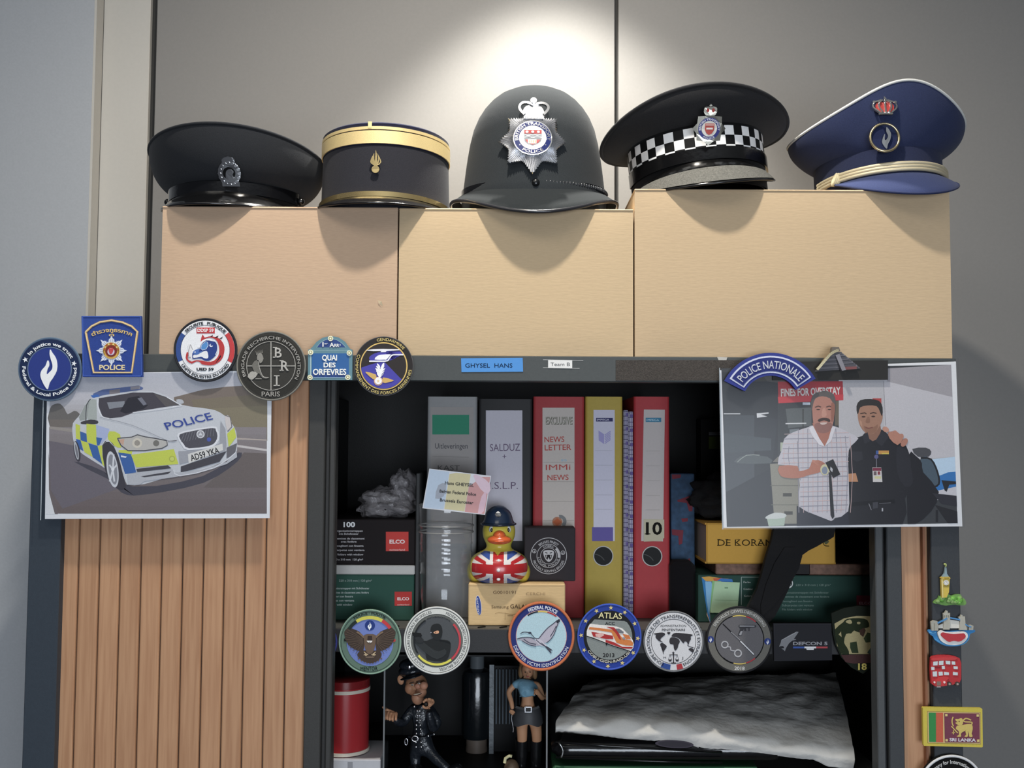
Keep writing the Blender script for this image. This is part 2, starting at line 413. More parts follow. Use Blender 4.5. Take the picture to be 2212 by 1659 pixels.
b = MB(); b.box((P(2000, 1400, 0).x, 0.004, 0.06), (P(2005, 1400, 0).x, 0.02, ZR), C('8c5a3c')); b.build('edge_strip', PLA, dr, label='reddish edge strip')

# ------------------------------------------------------------------ cardboard boxes on top
def cbox(name, label, x0, x1, ytop, col, depth=0.30, dent=False):
    Y = 0.004
    a = P(x0, 600, Y).x; e = P(x1, 600, Y).x; zt = P((x0 + x1) / 2, ytop, Y).z
    t = T(name, label, 'box', ((a + e) / 2, Y + depth / 2, ZT), 'closed cardboard boxes on top of the cupboard')
    NX, NZ = 30, 14
    def bump_(x, z):   # gentle bow of the corrugated sheet
        return 0.0012 * noise.noise(Vector((x * 9, z * 9, x0)))
    b = MB(); c = C(col)
    fr = []
    for k in range(NZ + 1):
        z = ZT + (zt - ZT) * k / NZ; row = []
        for i in range(NX + 1):
            x = a + (e - a) * i / NX; ed = min(1, min(i, NX - i) / 2, min(k, NZ - k) / 1.5)
            y = Y + 0.0015 * (1 - ed) + bump_(x, z) * ed
            row.append((x, y, z))
        fr.append(row)
    b.loft(fr, c, False)
    b.add([(a, Y + .0015, ZT), (e, Y + .0015, ZT), (e, Y + depth, ZT), (a, Y + depth, ZT), (a, Y + .0015, zt), (e, Y + .0015, zt), (e, Y + depth, zt), (a, Y + depth, zt)],
          [(0, 3, 2, 1), (1, 2, 6, 5), (2, 3, 7, 6), (3, 0, 4, 7), (4, 5, 6, 7)], c)
    b.build('carton', CARD, t, smooth=40)
    f = MB(); z0, z1 = zt - 0.0, zt + 0.0028
    f.box((a - .0006, Y, z0), (e + .0006, Y + depth * .5 - .0008, z1), C(col, 1.05), 0.0012); f.box((a - .0006, Y + depth * .5 + .0008, z0), (e + .0006, Y + depth, z1), C(col, 1.05), 0.0012)
    f.build('flap', CARD, t)
    if dent:
        d = MB(); p = P(822, 655, Y)
        d.add([(p.x - .004, Y - .0009, p.z + .004), (p.x + .002, Y - .003, p.z + .002), (p.x + .003, Y - .0009, p.z - .004), (p.x - .002, Y - .0009, p.z - .001)], [(0, 1, 3), (1, 2, 3)], C('e6cda4'))
        d.build('tear', CARD, t, label='small torn nick')
    return t, zt + 0.0028
_, ZB1 = cbox('cardboard_box', 'left brown cardboard box with a small torn nick, under the plain black cap', 347, 857.5, 451, 'bd9f82', dent=True)
_, ZB2 = cbox('cardboard_box', 'middle brown cardboard box directly under the tall domed helmet', 861, 1368, 455, 'c4aa84')
_, ZB3 = cbox('cardboard_box', 'widest and tallest brown cardboard box, under the chequered cap and the blue cap', 1371.5, 2055, 414, 'c0a682')

# ------------------------------------------------------------------ hats
class Hat:
    def __init__(s, name, label, cat, px, Y, z, yaw=0, roll=0, pitch=0, dz=0):
        s.o = Vector((P(px, 430, Y).x, Y, z + dz)); s.t = T(name, label, cat, s.o, 'police hats in a row on the cardboard boxes')
        s.M = Matrix.Rotation(R(yaw), 3, 'Z') @ Matrix.Rotation(R(roll), 3, 'Y') @ Matrix.Rotation(R(pitch), 3, 'X')
    def w(s, x, y, z): return s.o + s.M @ Vector((x, y, z))
    def ringf(s, fx, fy, fz, n=72, cy=0.0):
        out = []
        for j in range(n):
            a = 2 * PI * j / n; out.append(s.w(fx(a) * sin(a), cy - fy(a) * cos(a), fz(a)))
        return out
    def ribbon(s, rx, ry, z0, z1, a0, a1, th, c, n=60, lean=0.0):
        """strip hugging the band from angle a0 to a1; c may be a function of (column, row)"""
        b = MB(); rows = 1
        def row(z, off): return [s.w((rx + off) * sin(R(a0 + (a1 - a0) * i / n)), -(ry + off) * cos(R(a0 + (a1 - a0) * i / n)), z(a0 + (a1 - a0) * i / n) if callable(z) else z) for i in range(n + 1)]
        b.loft([row(z0, 0), row(z0, th), row(z1, th + lean), row(z1, lean)], c, False)
        return b
def sup(a, p):  # superellipse factor
    return (abs(cos(a)) ** p + abs(sin(a)) ** p) ** (-1 / p)
def cap_crown(H, rx, ry, hb, Rx, Ryf, Ryb, zr, a_, b_, c1, c_top, dome=0.012, seam=True, m=CLO, rimc=None, rimr=0.0022, bulge=1.25, lop=0.0, dent=0.0, pk=0.0):
    n = 96
    zrim = lambda a: zr + a_ * cos(a) + b_ * cos(2 * a) + lop * sin(a) + pk * math.exp(-((min(a, 2 * PI - a)) / 0.55) ** 2)
    RY = lambda a: Ryf if cos(a) > 0 else Ryb
    rings = []; K = 14
    for i in range(K + 1):
        t = i / K; e = sin(t * PI / 2); q = 1 - cos(t * PI / 2) ** bulge if False else (1 - (1 - t) ** 0.8) if False else t ** bulge
        def fz(a, q=q, t=t):
            w_ = 0.0
            if dent: w_ = -dent * math.exp(-((a - 5.65) / 0.16) ** 2) * sin(PI * t)
            return hb + (zrim(a) - hb) * q
        def dd(a, t=t): return 1 - (dent * 6 * math.exp(-((a - 5.72) / 0.13) ** 2) * sin(PI * t) if dent else 0)
        rings.append(H.ringf(lambda a: (rx + (Rx - rx) * e) * dd(a), lambda a: (ry + (RY(a) - ry) * e) * dd(a), fz, n))
    b = MB(); b.loft(rings, C(c1)); b.build('crown', m, H.t, smooth=True)
    top = [rings[-1]]
    for i in range(1, 9):
        t = i / 9; top.append(H.ringf(lambda a: Rx * (1 - t), lambda a: RY(a) * (1 - t), lambda a: zrim(a) * (1 - t) + (zr + dome * 0.4) * t + dome * sin(t * PI / 2) * (1 - t * 0.3), n))
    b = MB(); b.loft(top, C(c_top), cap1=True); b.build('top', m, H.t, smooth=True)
    b = MB(); b.tube(rings[-1], rimr, C(rimc or c1), True, 8); b.build('piping', m if not rimc else EMB, H.t, smooth=True)
    return zrim
def band(H, rx, ry, hb, c, m=CLO):
    b = MB(); n = 96
    b.loft([H.ringf(lambda a: rx, lambda a: ry, lambda a: z, n) for z in (0, hb * .33, hb * .66, hb)], C(c))
    b.loft([H.ringf(lambda a: rx - .003, lambda a: ry - .003, lambda a: z, n) for z in (0, hb)], C('1a1512'))
    return b.build('band', m, H.t, smooth=True)
def visor(H, rx, ry, ang, ext, z0, z1, c, edge, m=LEA, er=0.0016, pw=0.75, em=None, zside=None, zp=.6):
    n = 40; b = MB(); rows = []
    zs = z0 if zside is None else zside
    for k in range(7):
        t = k / 6; row = []
        for i in range(n + 1):
            q = (i / n * 2 - 1); a = R(q * ang); e = ext * max(0, cos(q * PI / 2)) ** pw; zz = z0 + (zs - z0) * q * q
            z = zz + (z1 - z0) * (t ** 1.4) * max(0, cos(q * PI / 2)) ** zp
            row.append(H.w((rx + e * t * 0.55) * sin(a), -(ry + e * t) * cos(a), z))
        rows.append(row)
    low = [[p - Vector((0, 0, .0018)) for p in r] for r in rows]
    b.loft(rows + low[::-1], C(c), False)
    v = b.build('peak', m, H.t, smooth=50, label='stiff front peak')
    b = MB(); b.tube([p - Vector((0, 0, .0008)) for p in rows[-1]], er, C(edge), False, 8); b.build('edge_binding', em or m, v, smooth=True)
    return rows
# 1 plain black cap
H = Hat('peaked_cap', 'black peaked cap with an oval silver badge, leftmost hat on the left box', 'hat', 515, 0.125, ZB1, yaw=-3, roll=0)
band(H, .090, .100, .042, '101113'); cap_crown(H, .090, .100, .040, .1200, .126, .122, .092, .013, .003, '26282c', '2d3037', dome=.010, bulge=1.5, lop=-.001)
visor(H, .089, .099, 70, .046, .026, -.001, '0b0b0c', '17171a', zside=.018)
s_ = H.ribbon(.0905, .1005, lambda a: .023 + .000 * (a / 90) ** 2, lambda a: .038 + .003 * (a / 90) ** 2, -80, 80, .0025, C('0e0f12')); s_.build('chin_strap', LEA, H.t, smooth=40)
for sg in (-1, 1):
    b = MB(); b.ellip(H.w(sg * .0945, -.018, .030), (.005, .005, .005), C('141416')); b.build('button', GLO, H.t, smooth=True)
A = Art(tiltF(497, 372, 0.004, -22, .10), 300, 230, 3.16); SV = C('d8d8da')
A.ell(617, 455, 78, 85, SV, 0, .0012); A.ell(617, 370, 45, 26, SV, 0, .0014); A.poly('565 400 590 350 617 340 645 350 668 400', SV, 0, .0016); A.poly('565 515 683 515 685 545 565 545', SV, 0, .002)
for i in range(16): a = i / 16 * 360; A.ell(617 + 68 * sin(R(a)), 458 + 74 * cos(R(a)), 12, 9, SV, .0012, .0007, 8)
bd = A.done('badge', MET, H.t, label='silver oval badge')
A.ring(617, 455, 0.5, 42, C('0a0a0b'), d=.0022); A.done('dark_center', ENA, bd)
A.poly('600 495 598 450 612 430 632 428 648 448 640 470 645 492', SV, .0024, .001, sm=3); A.done('relief', MET, bd)

# 2 kepi
H = Hat('kepi', 'round flat-topped dark hat with wide gold band and gold grenade emblem, second from the left', 'hat', 834, 0.107, ZB1, yaw=-6)
b = MB(); n = 96; KR = (.0875, .0995); KZ = lambda a: .1015 + .001 * cos(a) 
rg = []
for i in range(9):
    t = i / 8; rg.append(H.ringf(lambda a: KR[0] + .001 - .002 * t, lambda a: KR[1] - .004 * t, lambda a: (KZ(a) - .018) * t, n))
b.loft(rg, C('2c2c32')); b.build('body', CLO, H.t, smooth=True)
b = MB(); b.loft([H.ringf(lambda a: .0872, lambda a: .0962, lambda a: KZ(a) + z, n) for z in (-.018, .0105)], C('1c1e33')); b.build('upper_body', CLO, H.t, smooth=True)
b = MB(); tp = [H.ringf(lambda a: .0872 * s2, lambda a: .0962 * s2, lambda a: KZ(a) * s2 + .102 * (1 - s2) + z, n) for s2, z in ((1, .0105), (.97, .0125), (.93, .0115), (.6, .010), (.2, .010))]
b.loft(tp, C('23263f'), cap1=True); b.build('top', CLO, H.t, smooth=True)
GOLD = C('ecd08a'); GM = mat('gold_braid', rough=0.42, metal=0.3, spec=0.5, bump=(1800, .6, .0004), vary=.12, vscale=1500)
GM2 = mat('gold_metal', rough=0.25, metal=0.9)
s_ = H.ribbon(.0872, .0964, lambda a: KZ(R(a)) - .0165, lambda a: KZ(R(a)) + .0005, -180, 180, .0014, GOLD, 120); s_.build('gold_band', GM, H.t, smooth=40, label='wide gold braid band')
s_ = H.ribbon(.0872, .0964, lambda a: KZ(R(a)) + .002, lambda a: KZ(R(a)) + .006, -180, 180, .0012, GOLD, 120); s_.build('gold_stripe', GM, H.t, smooth=40)
b = MB(); b.box(H.w(-.0022, -.0985, .106), H.w(.0022, -.094, .1145), GOLD); b.build('front_loop', GM, H.t)
visor(H, .088, .0995, 80, .042, .015, -.002, '0c0b0b', '161313', zside=.012, pw=.6)
s_ = H.ribbon(.0885, .1, lambda a: .0150 - .004 * (a / 90) ** 2, lambda a: .0215 - .004 * (a / 90) ** 2, -80, 80, .003, GOLD); s_.build('gold_cord', GM2, H.t, smooth=40)
A = Art(tiltF(812, 350, 0.006, 0, .09), 300, 230, 3.16)
A.disk(1617, 432, 26, GOLD, 0, .0022); 
for dx, hh in ((-27, 335), (-16, 318), (0, 297), (16, 318), (27, 335)):
    A.poly([(1617 - 6 + dx * .2, 405), (1617 + dx * 1.25 - 3, hh + 45), (1617 + dx * .7, hh), (1617 + dx * 1.1 + 9, hh + 45), (1617 + 7 + dx * .2, 405)], GOLD, 0, .0016, sm=3)
bd = A.done('grenade_emblem', GM2, H.t)

# 3 custodian helmet
H = Hat('police_helmet', 'tall domed black felt helmet with large silver star plate, centre of the row', 'hat', 1153, 0.125, ZB2)
HW = [(480, 152), (440, 158), (430, 156), (400, 152.5), (370, 149), (340, 145), (310, 140), (280, 133), (255, 123), (235, 111), (218, 97), (205, 82), (194, 62), (187, 40), (183, 20)]
S_ = 1 / (FPX / 1.425); b = MB(); rings = []
for py, wd in HW:
    wd *= S_; z = (491 - py) * S_ * .985 if py < 452 else 0.0; fr = wd * 1.16
    rings.append(H.ringf(lambda a: wd, lambda a: fr if cos(a) > 0 else wd * 1.25, lambda a: z, 80))
b.loft(rings, C('2d3134'), cap1=True); b.build('dome', CLO, H.t, smooth=True)
rows = []
for t in (0, .25, .5, .75, 1):
    row = []
    for j in range(96):
        a = 2 * PI * j / 96; q = max(0, cos(a)); pk = q ** 5
        r0 = .1035; ex = .003 + (.009 + .026 * q ** 1.5 + .004 * pk) * t
        z = .040 - .012 * t - .016 * t * q ** 2 - .022 * t * pk - .010 * (1 - t) * q 
        row.append(H.w((r0 + ex) * sin(a), -(.112 + ex) * cos(a), z))
    rows.append(row)
b = MB(); low = [[p - Vector((0, 0, .003)) for p in r] for r in rows]; b.loft(rows + low[::-1], C('262a2c')); br = b.build('brim', CLO, H.t, smooth=60)
b = MB(); b.tube([p - Vector((0, 0, .0015)) for p in rows[-1]], .0026, C('2a2a2e'), True); b.build('edge_binding', LEA, br, smooth=True, label='glossy leather edge')
s_ = H.ribbon(.1005, .1135, lambda a: .042 - .009 * cos(R(a)), lambda a: .0495 - .009 * cos(R(a)), -90, 90, .0018, C('15171a')); st = s_.build('head_strap', LEA, H.t, smooth=40)
b = MB()
for i in range(30): 
    a = R(8 + i * 2.6); b.ellip(H.w(.103 * sin(a), -.116 * cos(a), .0457 - .009 * cos(a)), (.0018, .0018, .0026), C('2a2c30'), 8, 6)
b.build('chain', LEA, st, smooth=True)
b = MB(); b.ellip(H.w(0, -.1175, .035), (.0055, .004, .0055), C('101214')); b.build('boss', GLO, H.t, smooth=True)
A = Art(tiltF(1150, 300, .0115, 12, .13), 960, 150, 4.88)
cx, cy = 930, 740; pts = []; tri = []
NP = 96
def starR(a):  # eight points: clock degrees
    big = {0: 250, 45: 375, 90: 370, 135: 385, 180: 415, 225: 385, 270: 375, 315: 375}
    k = a % 45; lo = int(a // 45) * 45 % 360; hi = (lo + 45) % 360; u = k / 45
    tip = big[lo] if u < .5 else big[hi]; v = abs(u - .5) * 2
    return 285 + (tip - 285) * v ** 1.6
VV = []; 
for i in range(NP * 2):
    a = 360 * i / (NP * 2); r = starR(a) * (1 if i % 2 == 0 else .955)
    VV.append((cx + r * sin(R(a)), cy - r * cos(R(a)), .0018 if i % 2 == 0 else 0.0))
n2 = len(VV); base = [A.pt(u, v, h) for u, v, h in VV]; mid = [A.pt(cx + 190 * sin(R(360 * i / n2)), cy - 190 * cos(R(360 * i / n2)), .0045 if i % 2 == 0 else .0022) for i in range(n2)]
back = [A.pt(u, v, -.004) for u, v, h in VV]
A.mb.add(base + mid + back, [(i, (i + 1) % n2, n2 + (i + 1) % n2, n2 + i) for i in range(n2)] + [(i, (i + 1) % n2, 2 * n2 + (i + 1) % n2, 2 * n2 + i) for i in range(n2)], C('dcdde0'))
star = A.done('star_plate', MET, H.t, label='silver rayed star plate')
A.disk(cx, cy, 202, C('e8e8ea'), .002, .0035); A.done('boss_ring', MET, star)
A.ring(cx, cy, 142, 190, C('1d2a66'), d=.0057); A.done('enamel_ring', ENA, star, label='dark blue enamel ring')
A.arc('BRITISH TRANSPORT', cx, cy, 150, -100, 100, 34, C('e8e8ea'), .012, d=.0058, t=.0003); A.arc('POLICE', cx, cy, 184, 217, 143, 34, C('e8e8ea'), .012, d=.0058, t=.0003); A.disk(cx - 132, cy + 82, 6, C('e8e8ea'), .0058); A.disk(cx + 132, cy + 82, 6, C('e8e8ea'), .0058)
A.done('lettering', MET, star, label='BRITISH TRANSPORT POLICE')
A.disk(cx, cy, 140, 'efefec', .0058)
A.poly('842 650 1022 650 1022 745 1010 785 975 815 930 832 885 815 850 785 842 745', '8c9094', .0060); A.poly('845 652 1020 652 1020 695 845 695', 'b03a38', .0062)
for x in (872, 930, 988): A.disk(x, 675, 15, 'e8d8d8', .0063)
for y in (712, 727, 742): A.line([(846, y), (890, y - 6), (930, y + 3), (975, y - 5), (1018, y)], 7, 'e4e6e8', .0063, sm=3)
A.poly('852 765 1010 765 985 805 930 828 880 808', 'b03a38', .0062); A.rect(880, 765, 968, 812, 'f2efe6', .0063)
for x in (895, 915, 935, 955): A.rect(x, 775, x + 8, 806, 'c8a23a', .0064)
A.done('shield', ENA, star, label='enamel shield of red and white')
# crown of the plate
W = C('e6e6e8')
A.rect(835, 450, 1050, 500, W, .001, .002); A.poly('845 450 830 400 860 350 930 330 1000 345 1040 380 1040 450', W, .001, .0015, sm=2)
A.line('845 455 800 400 795 350 830 315 890 320 935 345', 26, W, .001, .004, sm=4); A.line('1045 455 1085 400 1092 355 1055 322 1000 322 940 345', 26, W, .001, .004, sm=4); A.disk(940, 297, 34, W, .001, .005)
for i in range(7): A.disk(850 + i * 32, 477, 9, W, .003, .001, 10)
A.done('crown_emblem', MET, star, label='silver crown')

# 4 chequered cap
H = Hat('peaked_cap', 'black peaked cap with black and white chequered band and enamel star badge', 'hat', 1512, 0.128, ZB3, yaw=-3, roll=-6, dz=.0115)
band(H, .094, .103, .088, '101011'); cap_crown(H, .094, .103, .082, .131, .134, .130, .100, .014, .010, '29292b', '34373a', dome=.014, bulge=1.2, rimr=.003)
b = MB(); NQ = 24; n = NQ * 4; z3 = [.0495, .052, .065, .078]
for r_ in range(3):
    def cc(i, j, r_=r_): return C('e9e9e9') if ((j // 4) + r_) % 2 == 0 else C('0c0c0d')
    rw = [[H.w((.0945 + o) * sin(R(-100 + 200 * i / n)), -(.1035 + o) * cos(R(-100 + 200 * i / n)), z) for i in range(n + 1)] for o, z in ((.0006, z3[r_]), (.0006, z3[r_ + 1]))]
    b.loft(rw, lambda i, j: cc(i, j), False)
b.build('chequered_band', PLA, H.t, smooth=True, label='black and white chequered band')
s_ = H.ribbon(.0945, .1035, lambda a: .033 - .006 * (a / 90) ** 2, lambda a: .0495 - .003 * (a / 90) ** 2, -85, 85, .003, C('0a0a0b')); s_.build('chin_strap', LEA, H.t, smooth=40)
rows = visor(H, .094, .103, 70, .050, .034, -.010, '0a0a0a', '1b1b1c', zside=.014, pw=.5, zp=.8)
b = MB(); n = 40; rr = []
for k in range(3):
    t = .55 + .22 * k; row = []
    for i in range(n + 1):
        q = (i / n * 2 - 1) * .92; a = R(q * 70); e = .050 * max(0, cos(q * PI / 2)) ** .5; z = .034 - .020 * q * q - .044 * (t ** 1.4) * max(0, cos(q * PI / 2)) ** .8 + .0016
        row.append(H.w((.094 + e * t * .55) * sin(a), -(.103 + e * t) * cos(a), z))
    rr.append(row)
b.loft(rr, C('6a6963'), False); b.build('braid', mat('dusty_braid', rough=.95, bump=(900, .8, .0008), vary=.3, vscale=500), H.t, label='dusty grey braid on the peak')
A = Art(tiltF(1530, 285, 0.001, -24, .12), 1280, 160, 2.698)
A.star(678, 318, 98, C('c9c4b4'), 8, .80, 0, 0, .0014); bd = A.done('star_badge', MET, H.t, label='silver star badge')
A.ring(678, 318, 46, 64, C('3b3f86'), d=.0017); A.disk(678, 318, 45, 'dcd8d0', .0017); A.poly('652 288 706 288 706 325 695 345 678 355 663 345 652 325', 'b8463c', .0019); A.rect(660, 312, 698, 322, 'e8e2dc', .002); A.rect(655, 292, 703, 300, 'd8a49a', .002)
A.arc('BRITISH TRANSPORT', 678, 318, 49, -100, 100, 12, C('e8e8ea'), .01, d=.0019); A.arc('POLICE', 678, 318, 61, 215, 145, 12, C('e8e8ea'), .01, d=.0019); A.done('enamel', ENA, bd, label='blue and red enamel centre')
A.poly('648 238 640 205 650 193 678 190 706 193 716 205 708 238', C('c9c4b4'), 0, .0016, sm=2); A.line('678 190 678 176', 5, C('c9c4b4'), 0, .0016); A.line('670 184 686 184', 4, C('c9c4b4'), 0, .0016); cw = A.done('crown_emblem', MET, bd)
A.ell(662, 212, 8, 11, 'a03028', .0019); A.ell(694, 212, 8, 11, 'a03028', .0019); A.done('red_enamel', ENA, bd)

# 5 blue cap
H = Hat('peaked_cap', 'navy blue peaked cap with silver piping, red crown badge and braided cord, rightmost hat', 'hat', 1897, 0.112, ZB3, yaw=3, roll=-2.5, dz=.0055)
band(H, .083, .096, .060, '262c46'); cap_crown(H, .083, .096, .056, .118, .114, .120, .104, .002, .012, '2b3352', '2a314c', pk=.020, dome=.006, bulge=1.25, rimc='cfcfca', rimr=.0018, dent=.004)
visor(H, .083, .095, 66, .046, .022, -.017, '303a60', '283052', m=CLO, zside=.020, pw=.5, zp=1.2)
b = MB()
for k in range(3):
    zz = .0250 + k * .0040
    pts = [H.w(.0855 * sin(R(-86 + i * 4.3)) * 1.02, -(.0995) * cos(R(-86 + i * 4.3)), zz - .006 * ((-86 + i * 4.3) / 90) ** 2) for i in range(41)]
    b.tube(pts, .0027, C('cbbd9a'), n=8)
cd = b.build('cord', mat('silver_gold_cord', rough=.45, metal=.3, bump=(1600, .6, .0004)), H.t, smooth=True, label='silver and gold braided cord')
for a, sc in ((-62, 1.2), (80, 1.0)):
    b = MB(); p = H.w(.0865 * sin(R(a)), -.1005 * cos(R(a)), .028 - .006 * (a / 90) ** 2)
    for k in range(4): b.ellip(p + Vector(((k - 1.5) * .0022, -.002, 0)), (.0025 * sc, .005 * sc, .0085 * sc), C('c4b892'), 12, 8, Matrix.Rotation(R(20), 3, 'Y'))
    b.build('knot', CLO, cd, smooth=True)
b = MB(); p = H.w(-.088, -.004, .016); b.tube([p, p + Vector((-.006, -.01, -.004)), p + Vector((-.009, -.014, -.008))], .005, C('a3936c'), rr=[.004, .0045, .0065]); b.build('tassel', CLO, cd, smooth=True)
A = Art(tiltF(1910, 300, .008, 3, .10), 1280, 160, 2.698)
def torus_on(A, cx, cy, r, rt, c, d): A.rim(cx, cy, r, rt, c, d); 
torus_on(A, 1702, 372, 84, 8, 'cbb98c', .002); bd = A.done('ring_emblem', GM2, H.t, smooth=True, label='gilt ring with flame')
A.disk(1702, 372, 80, '1c2444', .0005); A.done('ring_ground', CLO, bd)
A.poly('1712 310 1735 345 1730 385 1715 415 1708 443 1692 425 1682 400 1692 365 1700 352 1698 385 1706 388 1718 365 1708 335', C('dadada'), .001, .002, sm=3); A.done('flame', MET, bd)
A = Art(tiltF(1910, 230, .000, 16, .10), 1280, 160, 2.698)
SVR = C('d5d2cc')
A.rect(1660, 232, 1742, 246, SVR, 0, .002)
for i, dx in enumerate((-58, -30, 0, 30, 58)): A.line([(1701 + dx * .6, 234), (1701 + dx * 1.15, 200), (1701 + dx * 1.05, 168), (1701 + dx * .3, 152)], 9, SVR, 0, .003, sm=3); A.disk(1701 + dx * 1.05, 166, 8, SVR, .001, .003, 12)
A.disk(1703, 146, 8, SVR, .001, .003, 12); A.line('1703 140 1703 120', 6, SVR, .001, .002); bd = A.done('crown_badge', MET, H.t, label='silver and red crown badge')
A.poly('1668 232 1648 198 1652 172 1680 160 1701 164 1722 160 1750 172 1756 198 1738 232', 'a8302c', 0, .0012, sm=2); A.done('red_enamel', ENA, bd)
# ------------------------------------------------------------------ patches on the top rail
GU = 'patches and souvenirs stuck to the top rail of the cupboard'; GL_ = 'patches stuck to the edge of the shelf'
def patch(label, px, py, Y, group=GU, name='embroidered_patch', cat='patch'):
    return T(name, label, cat, P(px, py, Y), group)
def flame(A, x, y, k, c, d=None, t=0.0):
    """white hand-like flame, k = scale, centred"""
    o = [(12, -100), (14, -60), (40, -20), (45, 20), (38, 55), (12, 85), (0, 118), (-22, 85), (-44, 45), (-48, 20), (-30, -6), (-12, -28), (-4, -45), (2, -20), (-10, 12), (-14, 38), (8, 20), (18, -8), (14, -35), (4, -62)]
    A.poly([(x + u * k, y + v * k) for u, v in o], c, d, t, sm=3)
Y0 = -0.0155
def A1(g=1.0, Y=Y0, ox=30, oy=670, k=7.628): return Art(flatF(Y), ox, oy, k, g)
# In justice we trust
t = patch('round navy rubber patch with a white flame and IN JUSTICE WE TRUST around it', 107, 797, Y0, name='rubber_patch')
A = A1(); cx, cy = 592, 972
A.disk(cx, cy, 512, '4a5f78', -.0045, .0045); A.done('backing', RUB, t)
A.rim(cx, cy, 515, 14, '5e7389', -.001); A.done('rim', RUB, t, smooth=True)
A.disk(cx, cy, 495, '1e2c4e', .0002, .0003); A.rim(cx, cy, 358, 10, '5d7290', .0006); A.done('ring', RUB, t, smooth=35, label='dark navy lettered ring')
A.disk(cx, cy, 350, '2b3c85', .0006, .0004); A.done('ground', RUB, t, label='bright blue inner disc')
A.poly('608 650 640 700 700 790 724 900 712 1010 660 1110 600 1200 570 1300 545 1290 500 1220 460 1130 447 1060 470 990 530 920 565 830 588 860 590 920 560 985 550 1060 600 1020 640 970 645 900 615 800 598 720', 'e6e8ea', .0010, .0009, sm=3); A.done('flame_emblem', RUB, t)
A.arc('In justice we trust', cx, cy, 390, -55, 64, 58, 'e4e8ec', .018, .0006, .0006)
A.arc('Federal & Local Police United', cx, cy, 447, 276, 87, 56, 'e4e8ec', .018, .0006, .0006)
A.star(195, 818, 46, 'e4e8ec', d=.0006, t=.0006, rot=-12); A.star(995, 880, 46, 'e4e8ec', d=.0006, t=.0006, rot=12); A.done('lettering', RUB, t)
# Thai police
t = patch('square blue patch with gold-edged shield, silver star and POLICE', 242, 748, Y0)
A = A1(); A.poly('1118 100 2100 98 2118 1098 1140 1098', '2f4a96', -.004, .005); A.line('1140 110 1150 1085 2100 1085', 22, '3d5cb0', .001, .0008); A.line('1130 108 2095 108 2108 1080', 16, '3d5cb0', .001, .0008); A.done('backing', EMB, t)
sh = [(1195, 365), (1290, 270), (1430, 200), (1620, 172), (1800, 205), (1950, 270), (2045, 360), (1950, 1030), (1325, 1030)]
A.poly(sh, '2c4590', .0014)
A.line(sh + [sh[0]], 34, 'c9a468', .0012, .0012); A.line(sh + [sh[0]], 14, 'e6cf98', .0024, .0005); A.done('gold_border', EMB, t, label='gold border')
c_ = (1618, 670); pts = []
for i in range(64):
    a = 360 * i / 64; kk = a % 45; r = 158 + (255 - 158) * (abs(kk - 22.5) / 22.5) ** 1.3; r *= 1.0 if i % 2 == 0 else .9
    if int(round(a / 45)) % 2 == 1 and abs((a + 22.5) % 45 - 22.5) < 12: pass
    pts.append((c_[0] + r * sin(R(a)), c_[1] - r * cos(R(a))))
A.poly(pts, 'cfd6e4', .0014, .0008)
for i in range(32):
    a = R(360 * i / 32 + 5.6); A.line([(c_[0] + 140 * sin(a), c_[1] - 140 * cos(a)), (c_[0] + 190 * sin(a), c_[1] - 190 * cos(a))], 7, '7f8cae', .0023)
st = A.done('star', EMB, t, label='silver rayed star')
A.disk(c_[0], c_[1], 135, 'd0a23c', .0023, .0005); A.disk(c_[0], c_[1] + 5, 96, '7a2f2c', .0029, .0003); A.ring(c_[0], c_[1], 118, 130, '8f6a20', -120, 120, .003); A.disk(c_[0], c_[1] + 18, 58, 'c9b8d0', .0033, .0003); A.poly('1580 650 1600 620 1618 640 1640 620 1660 655 1640 710 1618 730 1595 710', 'c2424a', .0037, .0002, sm=2)
for i in range(9): a = R(-80 + i * 20); A.disk(c_[0] + 112 * sin(a), c_[1] - 112 * cos(a), 13, 'e8cf7c' if i % 2 else 'b8442c', .003, .0006, 10)
A.done('round_crest', EMB, st, label='gold and red centre')
A.text('POLICE', 1628, 985, 84, 'e2cf9c', 420, 'c', bold=.02, d=.0014, t=.0009)
A.arc('ตำรวจภูธรภาค', 1625, 1090, 730, -26, 26, 62, 'dcbb6a', .015, .0015, .0009); A.text('๓', 1620, 432, 52, 'dcbb6a', 84, 'c', bold=.015, d=.0015, t=.0009); A.done('lettering', EMB, t, label='gold lettering')
# UED 59
A = Art(flatF(Y0), 365, 680, 7.373)
t = patch('round tricolour-edged patch with a red and blue horse head, SECURITE PUBLIQUE', 443, 756, Y0)
cx, cy = 583, 562; A.disk(cx, cy, 495, '2c2d31', -.0045, .005); A.done('backing', EMB, t); A.rim(cx, cy, 494, 16, '303136', 0); A.done('rim', EMB, t, smooth=True, label='black stitched rim')
A.disk(cx, cy, 468, 'dfe0e4', .0008, .0005); A.ring(cx, cy, 392, 468, '35508f', 246, 306, .0015); A.ring(cx, cy, 392, 468, 'c23a3e', 53, 116, .0015); A.ring(cx, cy, 388, 394, '2a2d40', d=.0016); A.done('ground', EMB, t, label='white ground with blue and red sides')
for s_ in ('SECURITE PUBLIQUE',): A.arc('SECURITE   PUBLIQUE', cx, cy, 405, -47, 49, 46, '17181c', .02, .0015, .0005)
A.arc('UNITE EQUESTRE DU NORD', cx, cy, 452, 238, 121, 48, '17181c', .015, .0015, .0005); A.rect(446, 205, 735, 298, 'c2363c', .0014, .0003); A.text('DDSP 59', 590, 275, 52, 'f0e4e6', 255, 'c', bold=.025, d=.0018, t=.0004); A.text('UED 59', 583, 890, 46, '14151a', 270, 'c', bold=.03, d=.0015, t=.0005); A.done('lettering', EMB, t)
